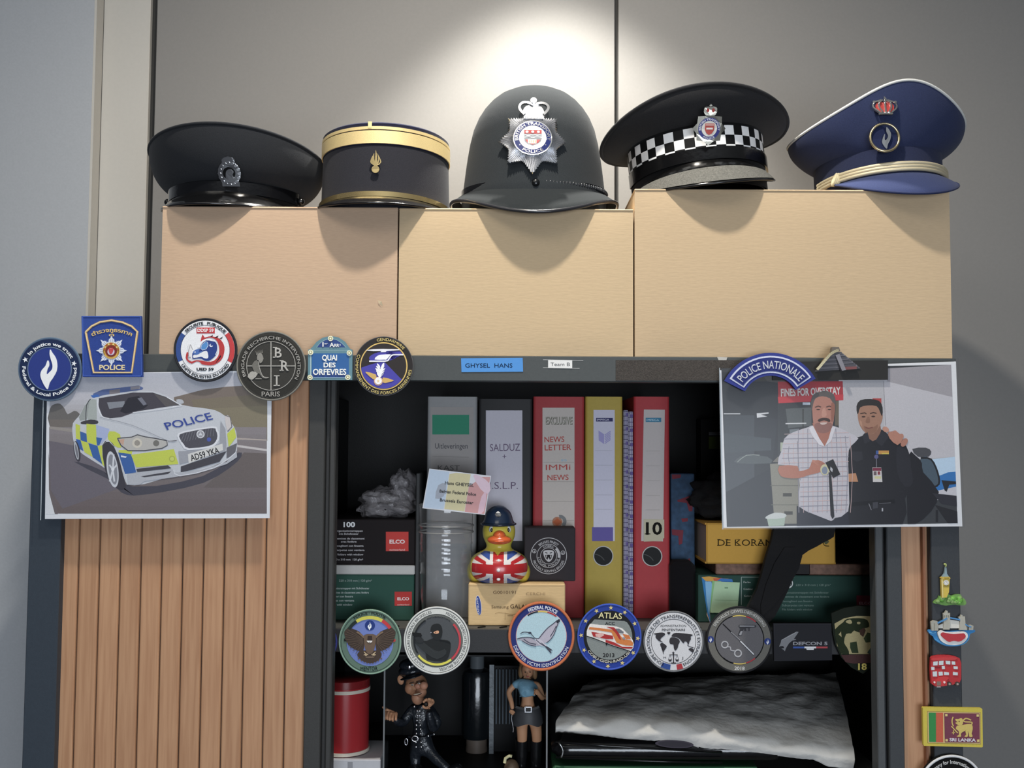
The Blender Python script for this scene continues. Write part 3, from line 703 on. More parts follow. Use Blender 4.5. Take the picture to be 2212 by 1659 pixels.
A.poly('540 315 575 365 650 345 760 360 830 400 880 480 890 560 870 660 820 740 720 800 620 805 530 790 500 755 440 745 370 780 300 740 275 680 290 600 320 610 305 690 330 730 375 745 440 725 520 730 620 750 720 735 790 660 810 560 790 460 740 390 660 365 600 380 560 410 510 440', 'b8373a', .0015, .0004, sm=2)
A.poly('590 405 640 395 700 400 760 440 785 520 770 610 720 680 640 735 570 730 520 700 440 700 385 705 380 620 400 600 430 560 500 540 520 480', '2f4488', .0017, .0004, sm=2)
A.poly('400 640 450 640 560 585 610 580 630 620 635 680 610 700 560 690 520 670 400 690', 'dfe0e4', .0022, sm=2); A.poly('395 620 400 580 460 550 500 555 480 600 560 570 480 630 430 640', '4a6fb4', .0023, sm=2); A.poly('515 540 530 480 590 430 625 440 635 490 600 550 545 565', '4f8ac8', .0023, sm=2); A.line('515 540 530 480 590 430 625 440 635 490 600 550 545 565 515 540', 7, 'cfd8ea', .0025)
A.poly('470 520 495 450 560 400 610 385 700 395 740 430 690 420 600 410 530 460 500 520', 'e4e4ea', .0022, sm=2); A.ell(680, 490, 28, 24, 'e4e6ee', .0023); A.ell(690, 482, 20, 16, '2f4488', .0024); A.line('700 395 770 460 780 560 750 640', 9, 'e4e6ee', .0024, sm=4)
for p_ in ('660 350 710 320 700 350', '730 365 800 330 780 365', '800 390 870 345 845 385', '830 640 750 770 760 765 835 670'): A.poly(p_, '2a2026', .0021)
A.poly('310 480 350 475 365 540 380 590 375 710 325 710 318 580', 'd9d9dc', .002, sm=2); A.line('350 475 330 550 318 600 322 700', 5, '55565c', .0022, sm=3); A.line('355 480 385 560', 5, '55565c', .0022); A.ring(342, 683, 7, 12, '55565c', d=.0023); A.disk(425, 598, 12, 'c8cede', .0026)
A.done('horse_emblem', EMB, t, label='red and blue horse head')
# BRI
t = patch('large round charcoal patch with grey cross hairs and the letters BRI', 586, 789, Y0)
cx, cy = 1628, 815; A.disk(cx, cy, 545, '3c3b38', -.0045, .005); A.done('backing', EMB, t); A.rim(cx, cy, 542, 14, '7c7a72', 0); A.done('rim', EMB, t, smooth=True, label='frayed grey rim')
G1 = 'a19e98'; A.ring(cx, cy, 382, 392, G1, d=.0007, t=.0005); A.rect(cx - 8, cy - 385, cx + 8, cy + 385, G1, .0007, .0005); A.rect(cx - 385, cy - 8, cx + 385, cy + 8, G1, .0007, .0005); A.ring(cx, cy, 400, 500, '33322f', d=.0006); A.done('cross_hairs', EMB, t)
A.arc('BRIGADE RECHERCHE INTERVENTION', cx, cy, 425, -112, 118, 52, G1, .008, .0009, .0005); A.text('PARIS', 1625, 1300, 80, G1, 290, 'c', d=.0009, t=.0005, bold=.005)
for ch, x, y in (('B', 1745, 680), ('R', 1850, 890), ('I', 1720, 1130)):
    A.text(ch, x, y, 160, 'b3b0aa', None if ch != 'I' else 26, 'c', d=.0009, t=.0006, bold=.01)
    A.rect(x - 85 if ch != 'I' else x - 45, y - 165, x - 20 if ch != 'I' else x + 45, y - 150, 'b3b0aa', .0009, .0006); A.rect(x - 85 if ch != 'I' else x - 50, y - 12, x - 20 if ch != 'I' else x + 50, y + 4, 'b3b0aa', .0009, .0006)
A.done('lettering', EMB, t)
A.poly('1410 650 1440 610 1480 620 1510 700 1480 760 1450 770 1440 720 1410 720', '8a8780', .0009, .0006, sm=2); A.poly('1330 790 1400 720 1440 800 1460 900 1510 980 1590 990 1590 1010 1500 1010 1440 930 1400 950 1350 880', '6f6d67', .0009, .0005, sm=2); A.poly('1280 940 1330 900 1420 940 1330 1035 1260 990', 'a5a29b', .001, .0006, sm=2); A.line('1380 1018 1480 1018', 9, G1, .001, .0004); A.line('1440 720 1440 820 1500 980 1585 1000', 9, 'b0ada6', .0015, sm=4)
for i in range(6): A.line([(1400 + i * 18, 640 - i * 6), (1385 + i * 22, 575 - i * 4)], 8, '9b9890', .001, .0004, taper=True)
A.done('figure_emblem', EMB, t, label='grey crouching figure')
# Quai des Orfevres
A = Art(flatF(Y0), 655, 715, 8.848)
t = patch('small enamelled blue street-sign magnet reading QUAI DES ORFEVRES', 714, 772, Y0, name='street_sign_magnet', cat='magnet')
A.poly([(150, 330), (170, 320), (260, 210), (380, 130), (530, 98), (680, 125), (800, 205), (890, 330), (895, 345), (945, 360), (940, 940), (95, 940), (100, 360), (150, 345)], '5f8794', -.004, .006); A.done('plate', GLO, t, label='grey-green raised frame')
A.poly([(260, 315), (330, 235), (430, 175), (530, 155), (640, 175), (740, 235), (815, 315)], '314a86', .0021); A.rect(170, 430, 880, 890, '2d62a0', .0021); A.poly('170 780 880 830 880 890 170 890', '2f4d8c', .0023)
A.line('165 375 870 375', 6, '9fc0c6', .0022); A.line('150 440 150 860', 12, 'b8d0d4', .0022); A.line('200 895 820 895', 9, 'a8ccd8', .0024); A.line('260 320 330 235 430 172 530 152 640 172 740 235 825 320', 8, '8fb0ba', .0022, sm=3); A.done('panels', GLO, t, label='blue enamel panels')
WH = 'f0f0ea'; A.text('1', 375, 300, 84, WH, 22, bold=.02, d=.0024, t=.0006); A.text('er', 412, 258, 30, WH, 68, bold=.01, d=.0024, t=.0006); A.text('A', 512, 308, 84, WH, 85, bold=.02, d=.0024, t=.0006); A.text('RR', 600, 304, 56, WH, 95, bold=.02, d=.0024, t=.0006); A.text('t', 703, 290, 50, WH, 20, bold=.01, d=.0024, t=.0006)
for s_, y, h, wd in (('QUAI', 565, 108, 285), ('DES', 695, 90, 228), ('ORFEVRES', 838, 115, 635)): A.text(s_, 512, y, h, WH, wd, 'c', bold=.022, d=.0025, t=.0008)
A.done('lettering', GLO, t, label='white lettering')
for x, y in ((530, 148), (152, 412), (888, 425), (140, 890), (860, 888)): A.disk(x, y, 50, 'e8e6c4', .002, .0014, 24); A.ring(x, y, 20, 30, '6a6420', d=.0035); A.disk(x, y, 20, 'f4f2d0', .0035, .0003, 16); A.done('stud', GLO, t, label='cream stud')
# Gendarmerie
t = patch('round black patch with a helicopter searchlight over a purple ground, GENDARMERIE', 829, 790, Y0)
cx, cy = 1540, 672; A.disk(cx, cy, 562, '2e2b2b', -.0045, .005); A.done('backing', RUB, t); A.rim(cx, cy, 560, 9, '5a5a5c', 0); A.done('rim', RUB, t, smooth=True)
A.disk(cx, cy, 455, 'dcb860', .0007, .0006); A.disk(cx, cy, 433, '353030', .0014, .0002); A.done('yellow_ring', RUB, t)
A.poly([(1118, 700), (1300, 640), (1440, 600), (1560, 595), (1870, 915)] + [(cx + 430 * sin(R(a)), cy - 430 * cos(R(a))) for a in range(125, 268, 6)], '4a46a8', .0017)
A.ell(1540, 490, 280, 100, '4a46a8', .0018, rot=-8); A.poly('1560 400 1860 392 1900 450 1700 550', '4a46a8', .0018)
A.poly('1195 372 1350 350 1520 345 1830 352 1850 370 1600 385 1580 405 1480 408 1500 385 1350 388', 'e8e8ee', .002, .0004); A.poly('1370 548 1420 480 1500 455 1660 448 1670 460 1600 545 1560 550', 'f0f0f2', .002, .0004, sm=2)
A.line('1265 580 1560 580 1620 570 1690 470 1730 456 1920 456', 26, 'e8e8ee', .002, .0004); A.done('helicopter', RUB, t, label='white helicopter over purple light beam')
A.poly('1195 780 1395 835 1385 925 1330 915 1240 840', 'cfa95a', .002, .0004, sm=2); A.poly('1530 890 1735 945 1620 985 1535 990', 'cfa95a', .002, .0004, sm=2); A.disk(1440, 960, 84, 'd9a98c', .002, .0003); A.disk(1440, 955, 66, 'f0eeee', .0024, .0003); A.star(1438, 958, 34, 'e8c890', d=.0028)
for sg in (-1, 1):
    for i in range(5):
        y = 860 - i * 45; A.poly([(1470, y + 40), (1475 + sg * (55 + 12 * (2 - abs(i - 2))), y - 25), (1480 + sg * (62 + 14 * (2 - abs(i - 2))), y - 60), (1490 + sg * 20, y - 12)], 'f2f2f4', .0022, .0004, sm=2)
A.poly('1445 890 1475 740 1520 630 1555 620 1540 720 1490 880', 'f2f2f4', .0024, .0004, sm=2); A.done('grenade_emblem', RUB, t, label='white flame grenade with gold wings')
A.arc('GENDARMERIE', cx, cy, 482, -15, 50, 56, 'dfc874', .012, .0007, .0007); A.arc('COMMANDEMENT DES FORCES AERIENNES', cx, cy, 540, 295, 98, 58, 'dfc874', .01, .0007, .0007); A.done('lettering', RUB, t, label='yellow lettering')
# strips and name labels on the rail
def strip(name, label, cat, x0, y0, x1, y1, col, th=.0012, m=None, Y=0.0, q=None):
    A = Art(flatF(Y)); A.poly(q or [(x0, y0), (x1, y0), (x1, y1), (x0, y1)], col, 0, th)
    o = A.mb.build(name, m or PAP); tag(o, label, cat); return o
VEL = mat('hook_tape', rough=.95, spec=.1, bump=(900, .9, .001), vary=.25, vscale=700)
strip('hook_tape_strip', 'dark ribbed tape strip on the top rail left of the arched blue patch', 'tape', 1330, 778, 1604, 822, '4b4642', m=VEL)
t = T('name_label', 'bright blue name label on the top rail, left of the TEAM B label', 'label', P(1063, 788, 0))
A = Art(flatF(0)); A.poly('996 774 1129 773 1130 803 997 804', '4a90d6', 0, .0008); A.done('card', PAP, t); A.text('GHYSEL  HANS', 1005, 794, 9.4, '14304f', 102, bold=.01, d=.001); A.done('lettering', PAP, t)
t = T('name_label', 'small white TEAM B label on the top rail, right of the blue label', 'label', P(1210, 787, 0))
A = Art(flatF(0)); A.line('1173 777 1260 779', .9, 'b8b8b8', .0003); A.line('1173 794 1252 796', .9, 'b8b8b8', .0003); A.poly('1184 778 1236 778 1236 796 1184 795', 'dcdcda', 0, .0007); A.done('card', PAP, t); A.text('Team B', 1210, 790.5, 7.6, '4a4a4c', 42, 'c', d=.0009); A.done('lettering', PAP, t)
A = Art(flatF(-.0005)); A.poly('1549 771 1571 772 1567 784 1560 781 1554 784', 'b9b6ae', 0, .0006, sm=1); tag(A.mb.build('paper_scrap', PAP), 'tiny torn white paper scrap on the top rail above the ribbed tape', 'scrap')
# Police Nationale arc patch
def arcpatch():
    t = patch('arched blue cloth patch reading POLICE NATIONALE over the corner of the right picture', 1662, 800, -.0155)
    A = Art(flatF(-.0155), 1500, 740, 3.568); cx, cy = 580, 560
    r_ = math.hypot
    def ar(r0, r1, a, c, d, t_): A.ring(cx + 5, cy, r0, r1, c, -a, a, d, t_)
    cx, cy = 583, 478
    A.ring(cx, cy, 222, 398, '37418c', -63, 60, -.0005, .004); b_ = A.done('backing', EMB, t)
    A.ring(cx, cy, 243, 374, 'c9cde0', -58, 56, .0036, .0006); A.done('white_border', EMB, t, label='white border line')
    A.ring(cx, cy, 256, 361, '2f3878', -56, 54, .0043, .0004); A.done('ground', EMB, t, label='blue ground')
    A.arc('POLICE NATIONALE', cx, cy, 277, -52, 51, 62, 'c3c6cf', .008, .0048, .0006); A.done('lettering', EMB, t, label='silver-white lettering')
arcpatch()
# ------------------------------------------------------------------ the two pictures in clear sleeves
def mixc(a, b, t): return ''.join('%02x' % int(int(a[i:i + 2], 16) * (1 - t) + int(b[i:i + 2], 16) * t) for i in (0, 2, 4))
def grad(A, x0, y0, x1, y1, c0, c1, n=8):
    d = A.lay(None)
    for i in range(n): A.rect(x0, y0 + (y1 - y0) * i / n, x1, y0 + (y1 - y0) * (i + 1) / n, mixc(c0, c1, i / max(1, n - 1)), d)
SLV = clear_mat('clear_sleeve', (0.98, 0.985, 1.0), 0.0, 0.18, 0.0, 0.3)
def sleeve(t, q, Y):
    A = Art(flatF(Y)); A.poly(q, 'ffffff', .0034, .0003); A.mb.build('plastic_sleeve', SLV, t, label='clear plastic sleeve')
    A = Art(flatF(Y)); (x0, y0), (x1, y1), (x2, y2), (x3, y3) = q
    A.line([(x0 + 2, y0), (x3 + 2, y3)], 1.6, 'a9b4bb', .0038, .0002); A.mb.build('sleeve_seam', PLA, t)
YP = -.008
t = T('picture', 'printed picture of a white POLICE car with blue and yellow checks over the slats', 'picture', P(342, 960, YP))
A = Art(flatF(YP)); A.poly('103 808 588 800 583 1119 98 1121', 'dfe1e4', 0, .0012); A.done('paper', PAP, t, label='white paper sheet')
sleeve(t, [(96, 800), (592, 796), (588, 1122), (89, 1123)], YP)
A = Art(flatF(YP), 60, 800, 3.95, 1.0, 0.000008, .0013)
q = [(192, -50), (2045, -60), (2040, 1222), (236, 1228), (185, 1020)]
grad(A, 193, 20, 2046, 250, 'b4b6bf', 'bdbcc2', 5); grad(A, 190, 250, 2046, 500, 'b9b8bd', 'a39e9a', 6)
A.poly('1250 230 1500 165 1700 140 2046 120 2046 560 1250 560', '7d7168'); A.poly('1400 250 2046 200 2046 600 1500 600', '7f7563'); A.poly('1500 330 2046 300 2046 560 1600 560', '857c66')
A.poly('192 330 230 290 280 285 320 330 345 375 400 345 440 365 470 420 440 500 192 480', '6e6b68', sm=2); A.poly('192 420 450 420 450 520 192 490', '77706a')
grad(A, 187, 485, 2042, 1222, '8a8385', '6f6463', 12); A.poly('192 478 400 500 600 520 600 560 192 500', '9a938c')
A.poly('236 1226 185 1020 182 700 200 900 260 1226', '6f6667'); A.poly('185 600 700 700 800 1000 300 1180 200 1020', '706a72'); A.poly('1780 575 2042 590 2042 600 1780 590', 'b0a49c'); A.poly('1790 635 2042 672 2042 690 1790 655', 'c5bfbd'); A.poly('1850 700 2042 710 2042 1000 1500 1000', '6d6462')
A.poly('180 1020 236 1228 160 1228 160 1020', 'd9dbdd')
A.poly('400 780 650 860 800 1040 1000 1060 1500 960 1790 780 1800 700 1500 900 900 990', '4e4d57', sm=3)  # shadow
B = 'c5c8cd'; D = '3a3c44'
A.poly('385 540 390 450 440 390 500 280 560 235 640 200 900 175 1080 180 1200 225 1320 295 1480 320 1600 340 1680 385 1740 450 1780 520 1790 640 1770 720 1650 790 1450 860 1200 910 1000 970 850 975 820 900 700 860 640 820 480 720 410 650', B, sm=2)
A.poly('560 200 640 165 950 130 990 150 980 165 700 205 640 215 570 235', '5a6b9a'); A.poly('700 170 790 160 790 195 700 205', '7f7a80'); A.poly('880 140 960 132 960 160 880 168', '8f8c94'); A.poly('540 215 600 205 620 225 560 235', '3f6cb8')
A.poly('600 240 900 190 1070 190 1190 230 1300 295 1130 320 940 350 800 400 680 412 640 390 605 300', '4d4a52'); A.poly('680 275 830 262 830 310 700 330', '888c94'); A.poly('860 235 950 220 1030 300 990 330 840 370 790 350', '34343c'); A.poly('940 240 975 230 1020 290 990 300', '787a86'); A.poly('1080 200 1180 232 1290 292 1180 310', '5f5b5c')
A.line('605 240 605 320 640 395 700 412', 10, 'dddfe3', sm=3); A.line('1190 228 1310 298 1240 310', 8, 'dddfe3')
A.poly('500 285 550 245 590 250 595 420 520 440', 'a7aea9'); A.poly('440 400 490 300 530 265 510 420 450 430', '9aa09c'); A.line('540 245 505 300 500 430', 7, '4a4a50', sm=2); A.poly('460 440 540 420 600 430 600 455 540 460 465 458', '47444a', sm=2); A.poly('1270 250 1320 250 1335 280 1290 285', 'b9bcc2', sm=2)
Yl = 'c4cf3e'; Bl = '3c66a8'
A.poly('412 455 450 470 455 595 415 580', Yl); A.poly('450 520 505 540 510 615 455 595', Bl); A.poly('505 455 588 465 592 640 512 612 505 540', Yl); A.poly('586 465 700 500 690 560 640 620 595 640', 'a9b4d6'); A.poly('588 570 640 580 615 640 595 642', Bl)
A.poly('415 585 455 597 480 690 430 660', Bl); A.poly('455 597 520 618 560 740 490 700', Yl); A.poly('520 620 600 645 640 800 560 742', Bl); A.poly('600 645 640 640 640 720 665 830 640 800', Yl); A.poly('700 520 790 545 800 660 740 640 690 590', Yl, sm=2); A.poly('780 680 900 680 890 720 780 705', Yl)
A.poly('640 640 700 600 760 680 820 900 840 1000 770 1010 700 930 660 830', '44424a', sm=2); A.ell(728, 845, 48, 155, 'c9ccd2', rot=-8); A.ell(730, 845, 36, 130, '8a8c94', rot=-8)
for i in range(5): a = R(i * 72); A.line([(730, 845), (730 + 34 * sin(a) + 8 * cos(a), 845 - 128 * cos(a))], 14, 'd3d5da')
A.disk(730, 845, 14, 'e0e2e6'); A.ell(425, 690, 26, 88, '44424a', rot=-10); A.ell(420, 685, 16, 78, 'b9bcc2', rot=-10); A.ell(422, 690, 9, 60, '77777f', rot=-10)
A.poly('640 640 670 612 700 610 740 650 790 760 830 900 850 975 900 975 850 880 780 700 720 620 690 590', 'c9ccd0')
A.poly('775 700 888 715 930 870 835 885', Bl); A.poly('885 720 1250 672 1290 800 930 828', Yl); A.ell(1235, 755, 26, 26, 'aab23c'); A.ell(1235, 755, 18, 18, 'c7d060'); A.poly('800 725 850 735 840 745 800 740', 'dfe2ea')
A.poly('770 580 890 570 940 550 1010 568 1090 580 1190 600 1195 640 1150 665 1000 685 860 685 800 640', 'b9b6b0', sm=2); A.line('770 580 890 570 940 550 1010 568 1090 580 1190 600 1195 640 1150 665 1000 685 860 685 800 640 770 580', 9, '55565c'); A.disk(938, 620, 42, 'cfc8b8'); A.disk(938, 620, 24, '9a948a'); A.disk(1100, 622, 26, '77756f'); A.poly('780 590 830 585 820 640 795 620', 'c9a28c')
A.poly('1690 385 1730 400 1745 480 1710 520 1690 450', 'cfc7c4', sm=2); A.line('1690 385 1730 400 1745 480 1710 520', 7, '6a686c'); A.poly('1705 540 1765 485 1782 570 1718 655', Yl); A.poly('1700 660 1790 620 1770 720 1700 750', '6b6a70')
A.poly('1280 560 1330 520 1580 478 1620 500 1640 560 1620 620 1560 660 1370 680 1320 640', 'dfe0e4', sm=2); A.poly('1295 565 1340 532 1575 492 1608 512 1622 560 1605 610 1550 645 1380 665 1335 630', '55545c', sm=2)
for i in range(12): A.line([(1310 + i * 25, 575 - i * 5 + 40), (1340 + i * 23, 535 - i * 4)], 3, '83828a')
A.disk(1478, 545, 34, 'd9dade'); A.disk(1478, 545, 26, '9c9ca2'); A.star(1478, 545, 22, 'cfd0d4', 3); A.disk(1550, 590, 18, '5060b0')
A.poly('1650 430 1690 500 1700 640 1690 690 1300 800 1290 690 1330 690 1560 670 1640 620', '9fa1a8'); A.poly('1370 715 1665 625 1670 680 1378 795', 'd5d4cf'); A.text('AD59 YKA', 1400, 775, 54, '2c2c30', 252, rot=-16.5, bold=.02)
A.text('POLICE', 1192, 508, 66, '3c4f9c', 405, rot=-13, bold=.015, shear=-.25)
A.poly('1310 820 1700 690 1640 780 1400 850 1310 870', '4c4b52'); A.poly('930 840 1200 810 1230 835 1100 850 940 868', '4c4b52'); A.poly('850 890 1000 862 1240 842 1250 872 1320 868 1500 846 1700 780 1785 690 1790 740 1700 800 1500 862 1250 912 1000 945 960 975 860 975', 'b4b6bc'); A.poly('970 905 1080 885 1230 862 1200 885 1000 912', '4c4b52'); A.line('1250 850 1300 900 1600 830 1780 700', 8, 'd5d7dc', sm=2)
A.line('620 400 900 470 1200 600 1280 595', 4, '9a9ca4', sm=3); A.line('900 360 1150 330 1320 300', 5, 'dcdee2', sm=3); A.line('1200 605 1275 598', 5, '6a6a70')
A.done('print', PHO, t, label='colour print of the car')
# right picture
t = T('picture', 'printed picture of two men side by side below a red FINES FOR OVERSTAY sign', 'picture', P(1815, 960, YP))
A = Art(flatF(YP)); A.poly('1554 800 1915 786 2064 781 2078 1137 1562 1140', 'dcdcdc', 0, .0012); A.done('paper', PAP, t, label='white paper sheet')
sleeve(t, [(1551, 795), (2068, 774), (2082, 1139), (1558, 1143)], YP)
A = Art(flatF(YP), 1500, 740, 3.568, 1.0, 0.000008, .0013)
A.clip = lambda u, v: (min(max(u, 206 + (v - 200) * .034), 1975 + (v - 172) * .041), min(v, 1421 - 29 * (u - 248) / 1777))
A.poly('205 200 1975 172 2025 1392 248 1420', '3f4144')
A.poly('205 230 640 220 640 940 700 1420 248 1420', '37393d'); A.poly('225 560 460 560 460 1100 240 1150', '474b50'); A.poly('460 560 640 590 600 900 500 940 470 800', '3b3d42')
A.poly('225 700 590 740 590 830 235 850', '4a5054', sm=1); A.poly('320 900 400 865 560 880 590 930 330 930', '555b5c', sm=2); A.line('330 920 400 868 500 868', 5, '9aa098', sm=2)
A.line('224 549 352 549', 7, 'c9c9c9'); A.poly('478 545 570 538 570 548 510 555 560 570 480 580', 'cfcfcf'); A.line('255 1150 560 990', 4, '6a6c70'); A.poly('248 1150 600 960 620 1420 250 1420', '33353a'); A.poly('400 210 900 210 930 300 400 300', '4a4742'); A.poly('540 225 660 225 700 300 560 300', '565350', sm=2)
A.poly('700 510 900 500 900 640 720 660', '5c6060'); A.line('835 510 835 740', 8, '33322f'); A.line('700 625 860 622', 9, 'c5c5c5'); A.poly('730 670 800 665 790 730 735 740', '72787c'); A.rect(660, 770, 700, 840, 'a9b09a'); A.poly('690 740 760 740 700 850 680 860', '50524e')
A.poly('1110 290 1975 172 2010 880 1900 900 1640 900 1450 780 1110 780', 'b3b0b2'); A.poly('1460 290 1975 172 2010 880 1640 900 1460 650', 'bdb9bc'); A.poly('1480 200 1975 172 1985 420 1480 300', '9f9a9d'); A.line('1455 300 1470 640', 4, '8a8588'); A.rect(1080, 450, 1110, 640, '6a5f50'); A.poly('1370 430 1438 430 1438 470 1370 470', 'b0403e')
A.poly('1820 900 2012 880 2015 1000 1860 1030', 'b5cde0', sm=1); A.poly('1850 1040 1950 1000 2018 995 2020 1180 1830 1160', '2d73b4'); A.poly('1780 1160 2022 1110 2022 1200 1800 1220', 'c3c0c4')
A.poly('640 302 1140 298 1145 445 645 468', 'a83038'); A.poly('640 420 1145 400 1145 445 645 468', 'c03a42'); A.text('FINES FOR OVERSTAY', 665, 414, 58, 'c9c5c0', 460, rot=-2, bold=.03); A.rect(832, 462, 890, 480, 'b9c3cf')
A.poly('580 935 810 920 810 1395 615 1395', '8b8778'); A.line('585 1102 800 1102', 5, '6b685c'); A.line('590 1250 800 1250', 5, '6b685c'); A.rect(680, 1160, 748, 1186, '45433c'); A.rect(690, 1300, 755, 1326, '45433c'); A.poly('600 920 640 880 700 870 760 900 700 925', '7a746a')
A.poly('555 1350 700 1330 690 1410 570 1415', 'a5b5a2'); A.poly('550 1340 620 1310 700 1320 690 1350 560 1360', 'c5c8c2', sm=2)
# chair
A.poly('1675 820 1780 810 1822 840 1800 880 1720 880', '4c4c50', sm=2); A.poly('1740 890 1820 900 1870 1000 1880 1090 1820 1120 1760 1100', '4a5a66', sm=2); A.line('1740 890 1820 900 1870 1000 1880 1090 1820 1120', 14, '26262a', sm=3); A.poly('1640 880 1700 870 1750 930 1760 1000 1880 1150 1820 1300 1700 1400 1640 1400', '25252a', sm=2); A.poly('1900 1060 2018 1070 2018 1090 1960 1095 1940 1150 1925 1140', '2a2c32'); A.poly('1830 1160 2022 1180 2022 1260 1900 1240', '33333a', sm=1); A.poly('1850 1250 2026 1300 2026 1392 1950 1392', '2a2a2e'); A.line('1865 1290 1865 1380', 16, '2a2a2e')
# uniformed man
U = '26262b'; A.poly('1200 760 1290 720 1330 680 1440 670 1500 720 1600 760 1650 850 1660 950 1690 1050 1620 1200 1600 1400 1180 1412 1180 900', U, sm=2); A.poly('1560 800 1650 850 1665 960 1680 1080 1620 1110 1560 1000', '2c2c32', sm=2)
A.poly('1310 650 1430 640 1420 720 1370 760 1320 710', '8c6450', sm=2); A.poly('1255 540 1262 490 1300 470 1400 465 1435 500 1448 560 1440 610 1415 660 1380 700 1335 705 1290 670 1262 610', 'a2765e', sm=2)
A.poly('1252 550 1246 490 1275 445 1350 435 1420 450 1447 500 1443 570 1425 530 1400 490 1330 485 1275 500 1262 540', '33302f', sm=2); A.poly('1300 640 1335 655 1380 650 1410 630 1400 680 1360 705 1320 695', '8f6650', sm=2)
A.line('1275 548 1310 542 1322 550', 8, '3c2c26'); A.line('1350 548 1375 540 1400 546', 8, '3c2c26'); A.ell(1300, 572, 15, 6, '3f2d28'); A.ell(1375, 570, 15, 6, '3f2d28'); A.poly('1328 575 1345 575 1350 615 1330 622 1315 612', '8e6550', sm=2); A.line('1315 655 1340 660 1370 653', 7, '7a4440', sm=2); A.poly('1268 600 1285 610 1290 650 1275 630', 'b5876c', sm=2)
A.poly('1290 720 1330 690 1350 760 1310 780', '303036'); A.poly('1440 680 1500 720 1440 800 1390 760', '303036')
A.poly('1395 832 1495 832 1495 860 1395 860', 'c08a3c'); A.rect(1395, 832, 1415, 860, '3c5c9a'); A.rect(1440, 850, 1495, 860, 'c9b23c'); A.disk(1398, 880, 16, '5a5a86'); A.line('1398 895 1400 960', 4, '8c8c96'); A.poly('1368 962 1436 962 1445 1074 1372 1074', 'c9c4c0'); A.rect(1370, 965, 1436, 988, '7c2c44'); A.rect(1378, 992, 1400, 1022, '6a5a5c'); A.rect(1408, 992, 1428, 1018, '8a3a44'); A.poly('1385 1030 1435 1030 1435 1048 1385 1048', 'c9c48a')
A.poly('1210 840 1290 840 1295 900 1250 920 1215 900', '303036', sm=1); A.line('1180 1250 1330 1235 1540 1222', 30, '1c1c20'); A.line('1340 1240 1360 1290', 6, '77777c'); A.poly('1370 1232 1410 1228 1410 1275 1372 1280', '3f3f46'); A.rect(1440, 1275, 1450, 1300, 'b0b0b4'); A.line('1420 1240 1510 1234', 4, '66666c')
A.poly('1180 1012 1240 1005 1258 1072 1180 1072', 'b9825a', sm=1)
# man in checked shirt
SH = 'bdb8bd'
A.poly('690 740 760 690 880 650 900 640 1060 640 1180 690 1260 740 1200 800 1180 900 1190 1240 1160 1330 1080 1350 1050 1375 950 1340 800 1260 810 1100 800 1040 790 950 640 940 670 830', SH, sm=2)
A.poly('785 1255 860 1300 1050 1375 1130 1340 1180 1300 1190 1412 785 1412', '2a2c36', sm=1)
for i in range(15):
    x = 690 + i * 36; y0, y1 = (700 + max(0, 5 - i) * 25, 940) if i < 3 else (665, 1310)
    if i > 11: y0 = 720
    A.line([(x, y0), (x - 8 + i * 2, (y0 + y1) / 2), (x + 4, y1)], 5 if i % 2 else 4, '8d8993' if i % 2 else 'c4a5a2', sm=2)
for i in range(17):
    y = 700 + i * 37; x0, x1 = (690 - i * 4, 1185) if y < 950 else (812, 1180)
    if y > 1270: x0, x1 = 900, 1150
    A.line([(x0, y + 6), ((x0 + x1) / 2, y), (x1, y - 6)], 5 if i % 2 else 4, '8f8b95' if i % 2 else 'c9aca8', sm=2)
A.line('790 760 800 950 812 1060', 5, '8f8a90', sm=2); A.poly('1030 1000 1050 1000 1075 1340 1060 1360 1045 1330 1035 1100', '26262b'); 
A.poly('905 620 1060 620 1050 720 1000 800 930 720', 'a86a56', sm=1); A.poly('880 660 910 640 960 740 1000 800 960 790 905 720', 'd5d0d3'); A.poly('1085 650 1055 650 1030 740 1000 800 1050 760', 'cfcacd')
A.poly('905 540 905 460 930 420 990 400 1050 415 1078 470 1075 560 1060 640 1030 685 980 695 940 680 915 640', 'b07866', sm=2); A.poly('900 530 895 450 915 400 960 380 1020 375 1070 400 1085 460 1076 540 1066 480 1040 430 980 415 930 430 910 480', '5f5956', sm=2)
A.poly('920 640 940 620 1000 615 1050 620 1058 650 1030 690 980 698 940 684', '8f6258', sm=2); A.poly('945 600 965 585 995 580 1030 585 1045 605 1030 612 995 600 960 612', '45332e', sm=2); A.poly('965 618 1020 616 1000 632 975 632', 'c9b2a8', sm=2)
A.line('925 500 950 490 972 498', 9, '5a4038'); A.line('1012 498 1035 490 1062 500', 9, '5a4038'); A.ell(950, 517, 15, 5, '43302c'); A.ell(1037, 517, 15, 5, '43302c'); A.poly('985 510 1005 510 1015 560 995 575 975 562', 'c08a76', sm=2); A.poly('1050 470 1078 480 1072 580 1050 610', '96604f', sm=2)
A.poly('650 950 790 950 800 990 880 970 900 920 950 905 1000 930 1010 960 960 1000 880 1020 800 1045 690 1040 650 1010', 'b27058', sm=2); 
for i in range(4): A.poly([(900 + i * 24, 915 + i * 6), (925 + i * 24, 905 + i * 8), (985 + i * 12, 940 + i * 14), (975 + i * 8, 960 + i * 10)], mixc('bd7c64', '9c604c', i / 4), sm=2)
A.ell(1000, 980, 34, 42, 'c4bd92'); A.ell(1000, 985, 22, 30, '7d8798'); A.poly('1005 925 1065 898 1120 1015 1065 1045', '1e1e22'); A.poly('1045 955 1062 975 1058 1000 1042 980', 'b8b8bc')
for i, (x, y) in enumerate(((1470, 670), (1530, 710), (1580, 735), (1612, 770))): A.ell(x, y, 22 if i else 26, 36 if i else 20, mixc('c08a74', 'a8705c', i / 4), rot=35)
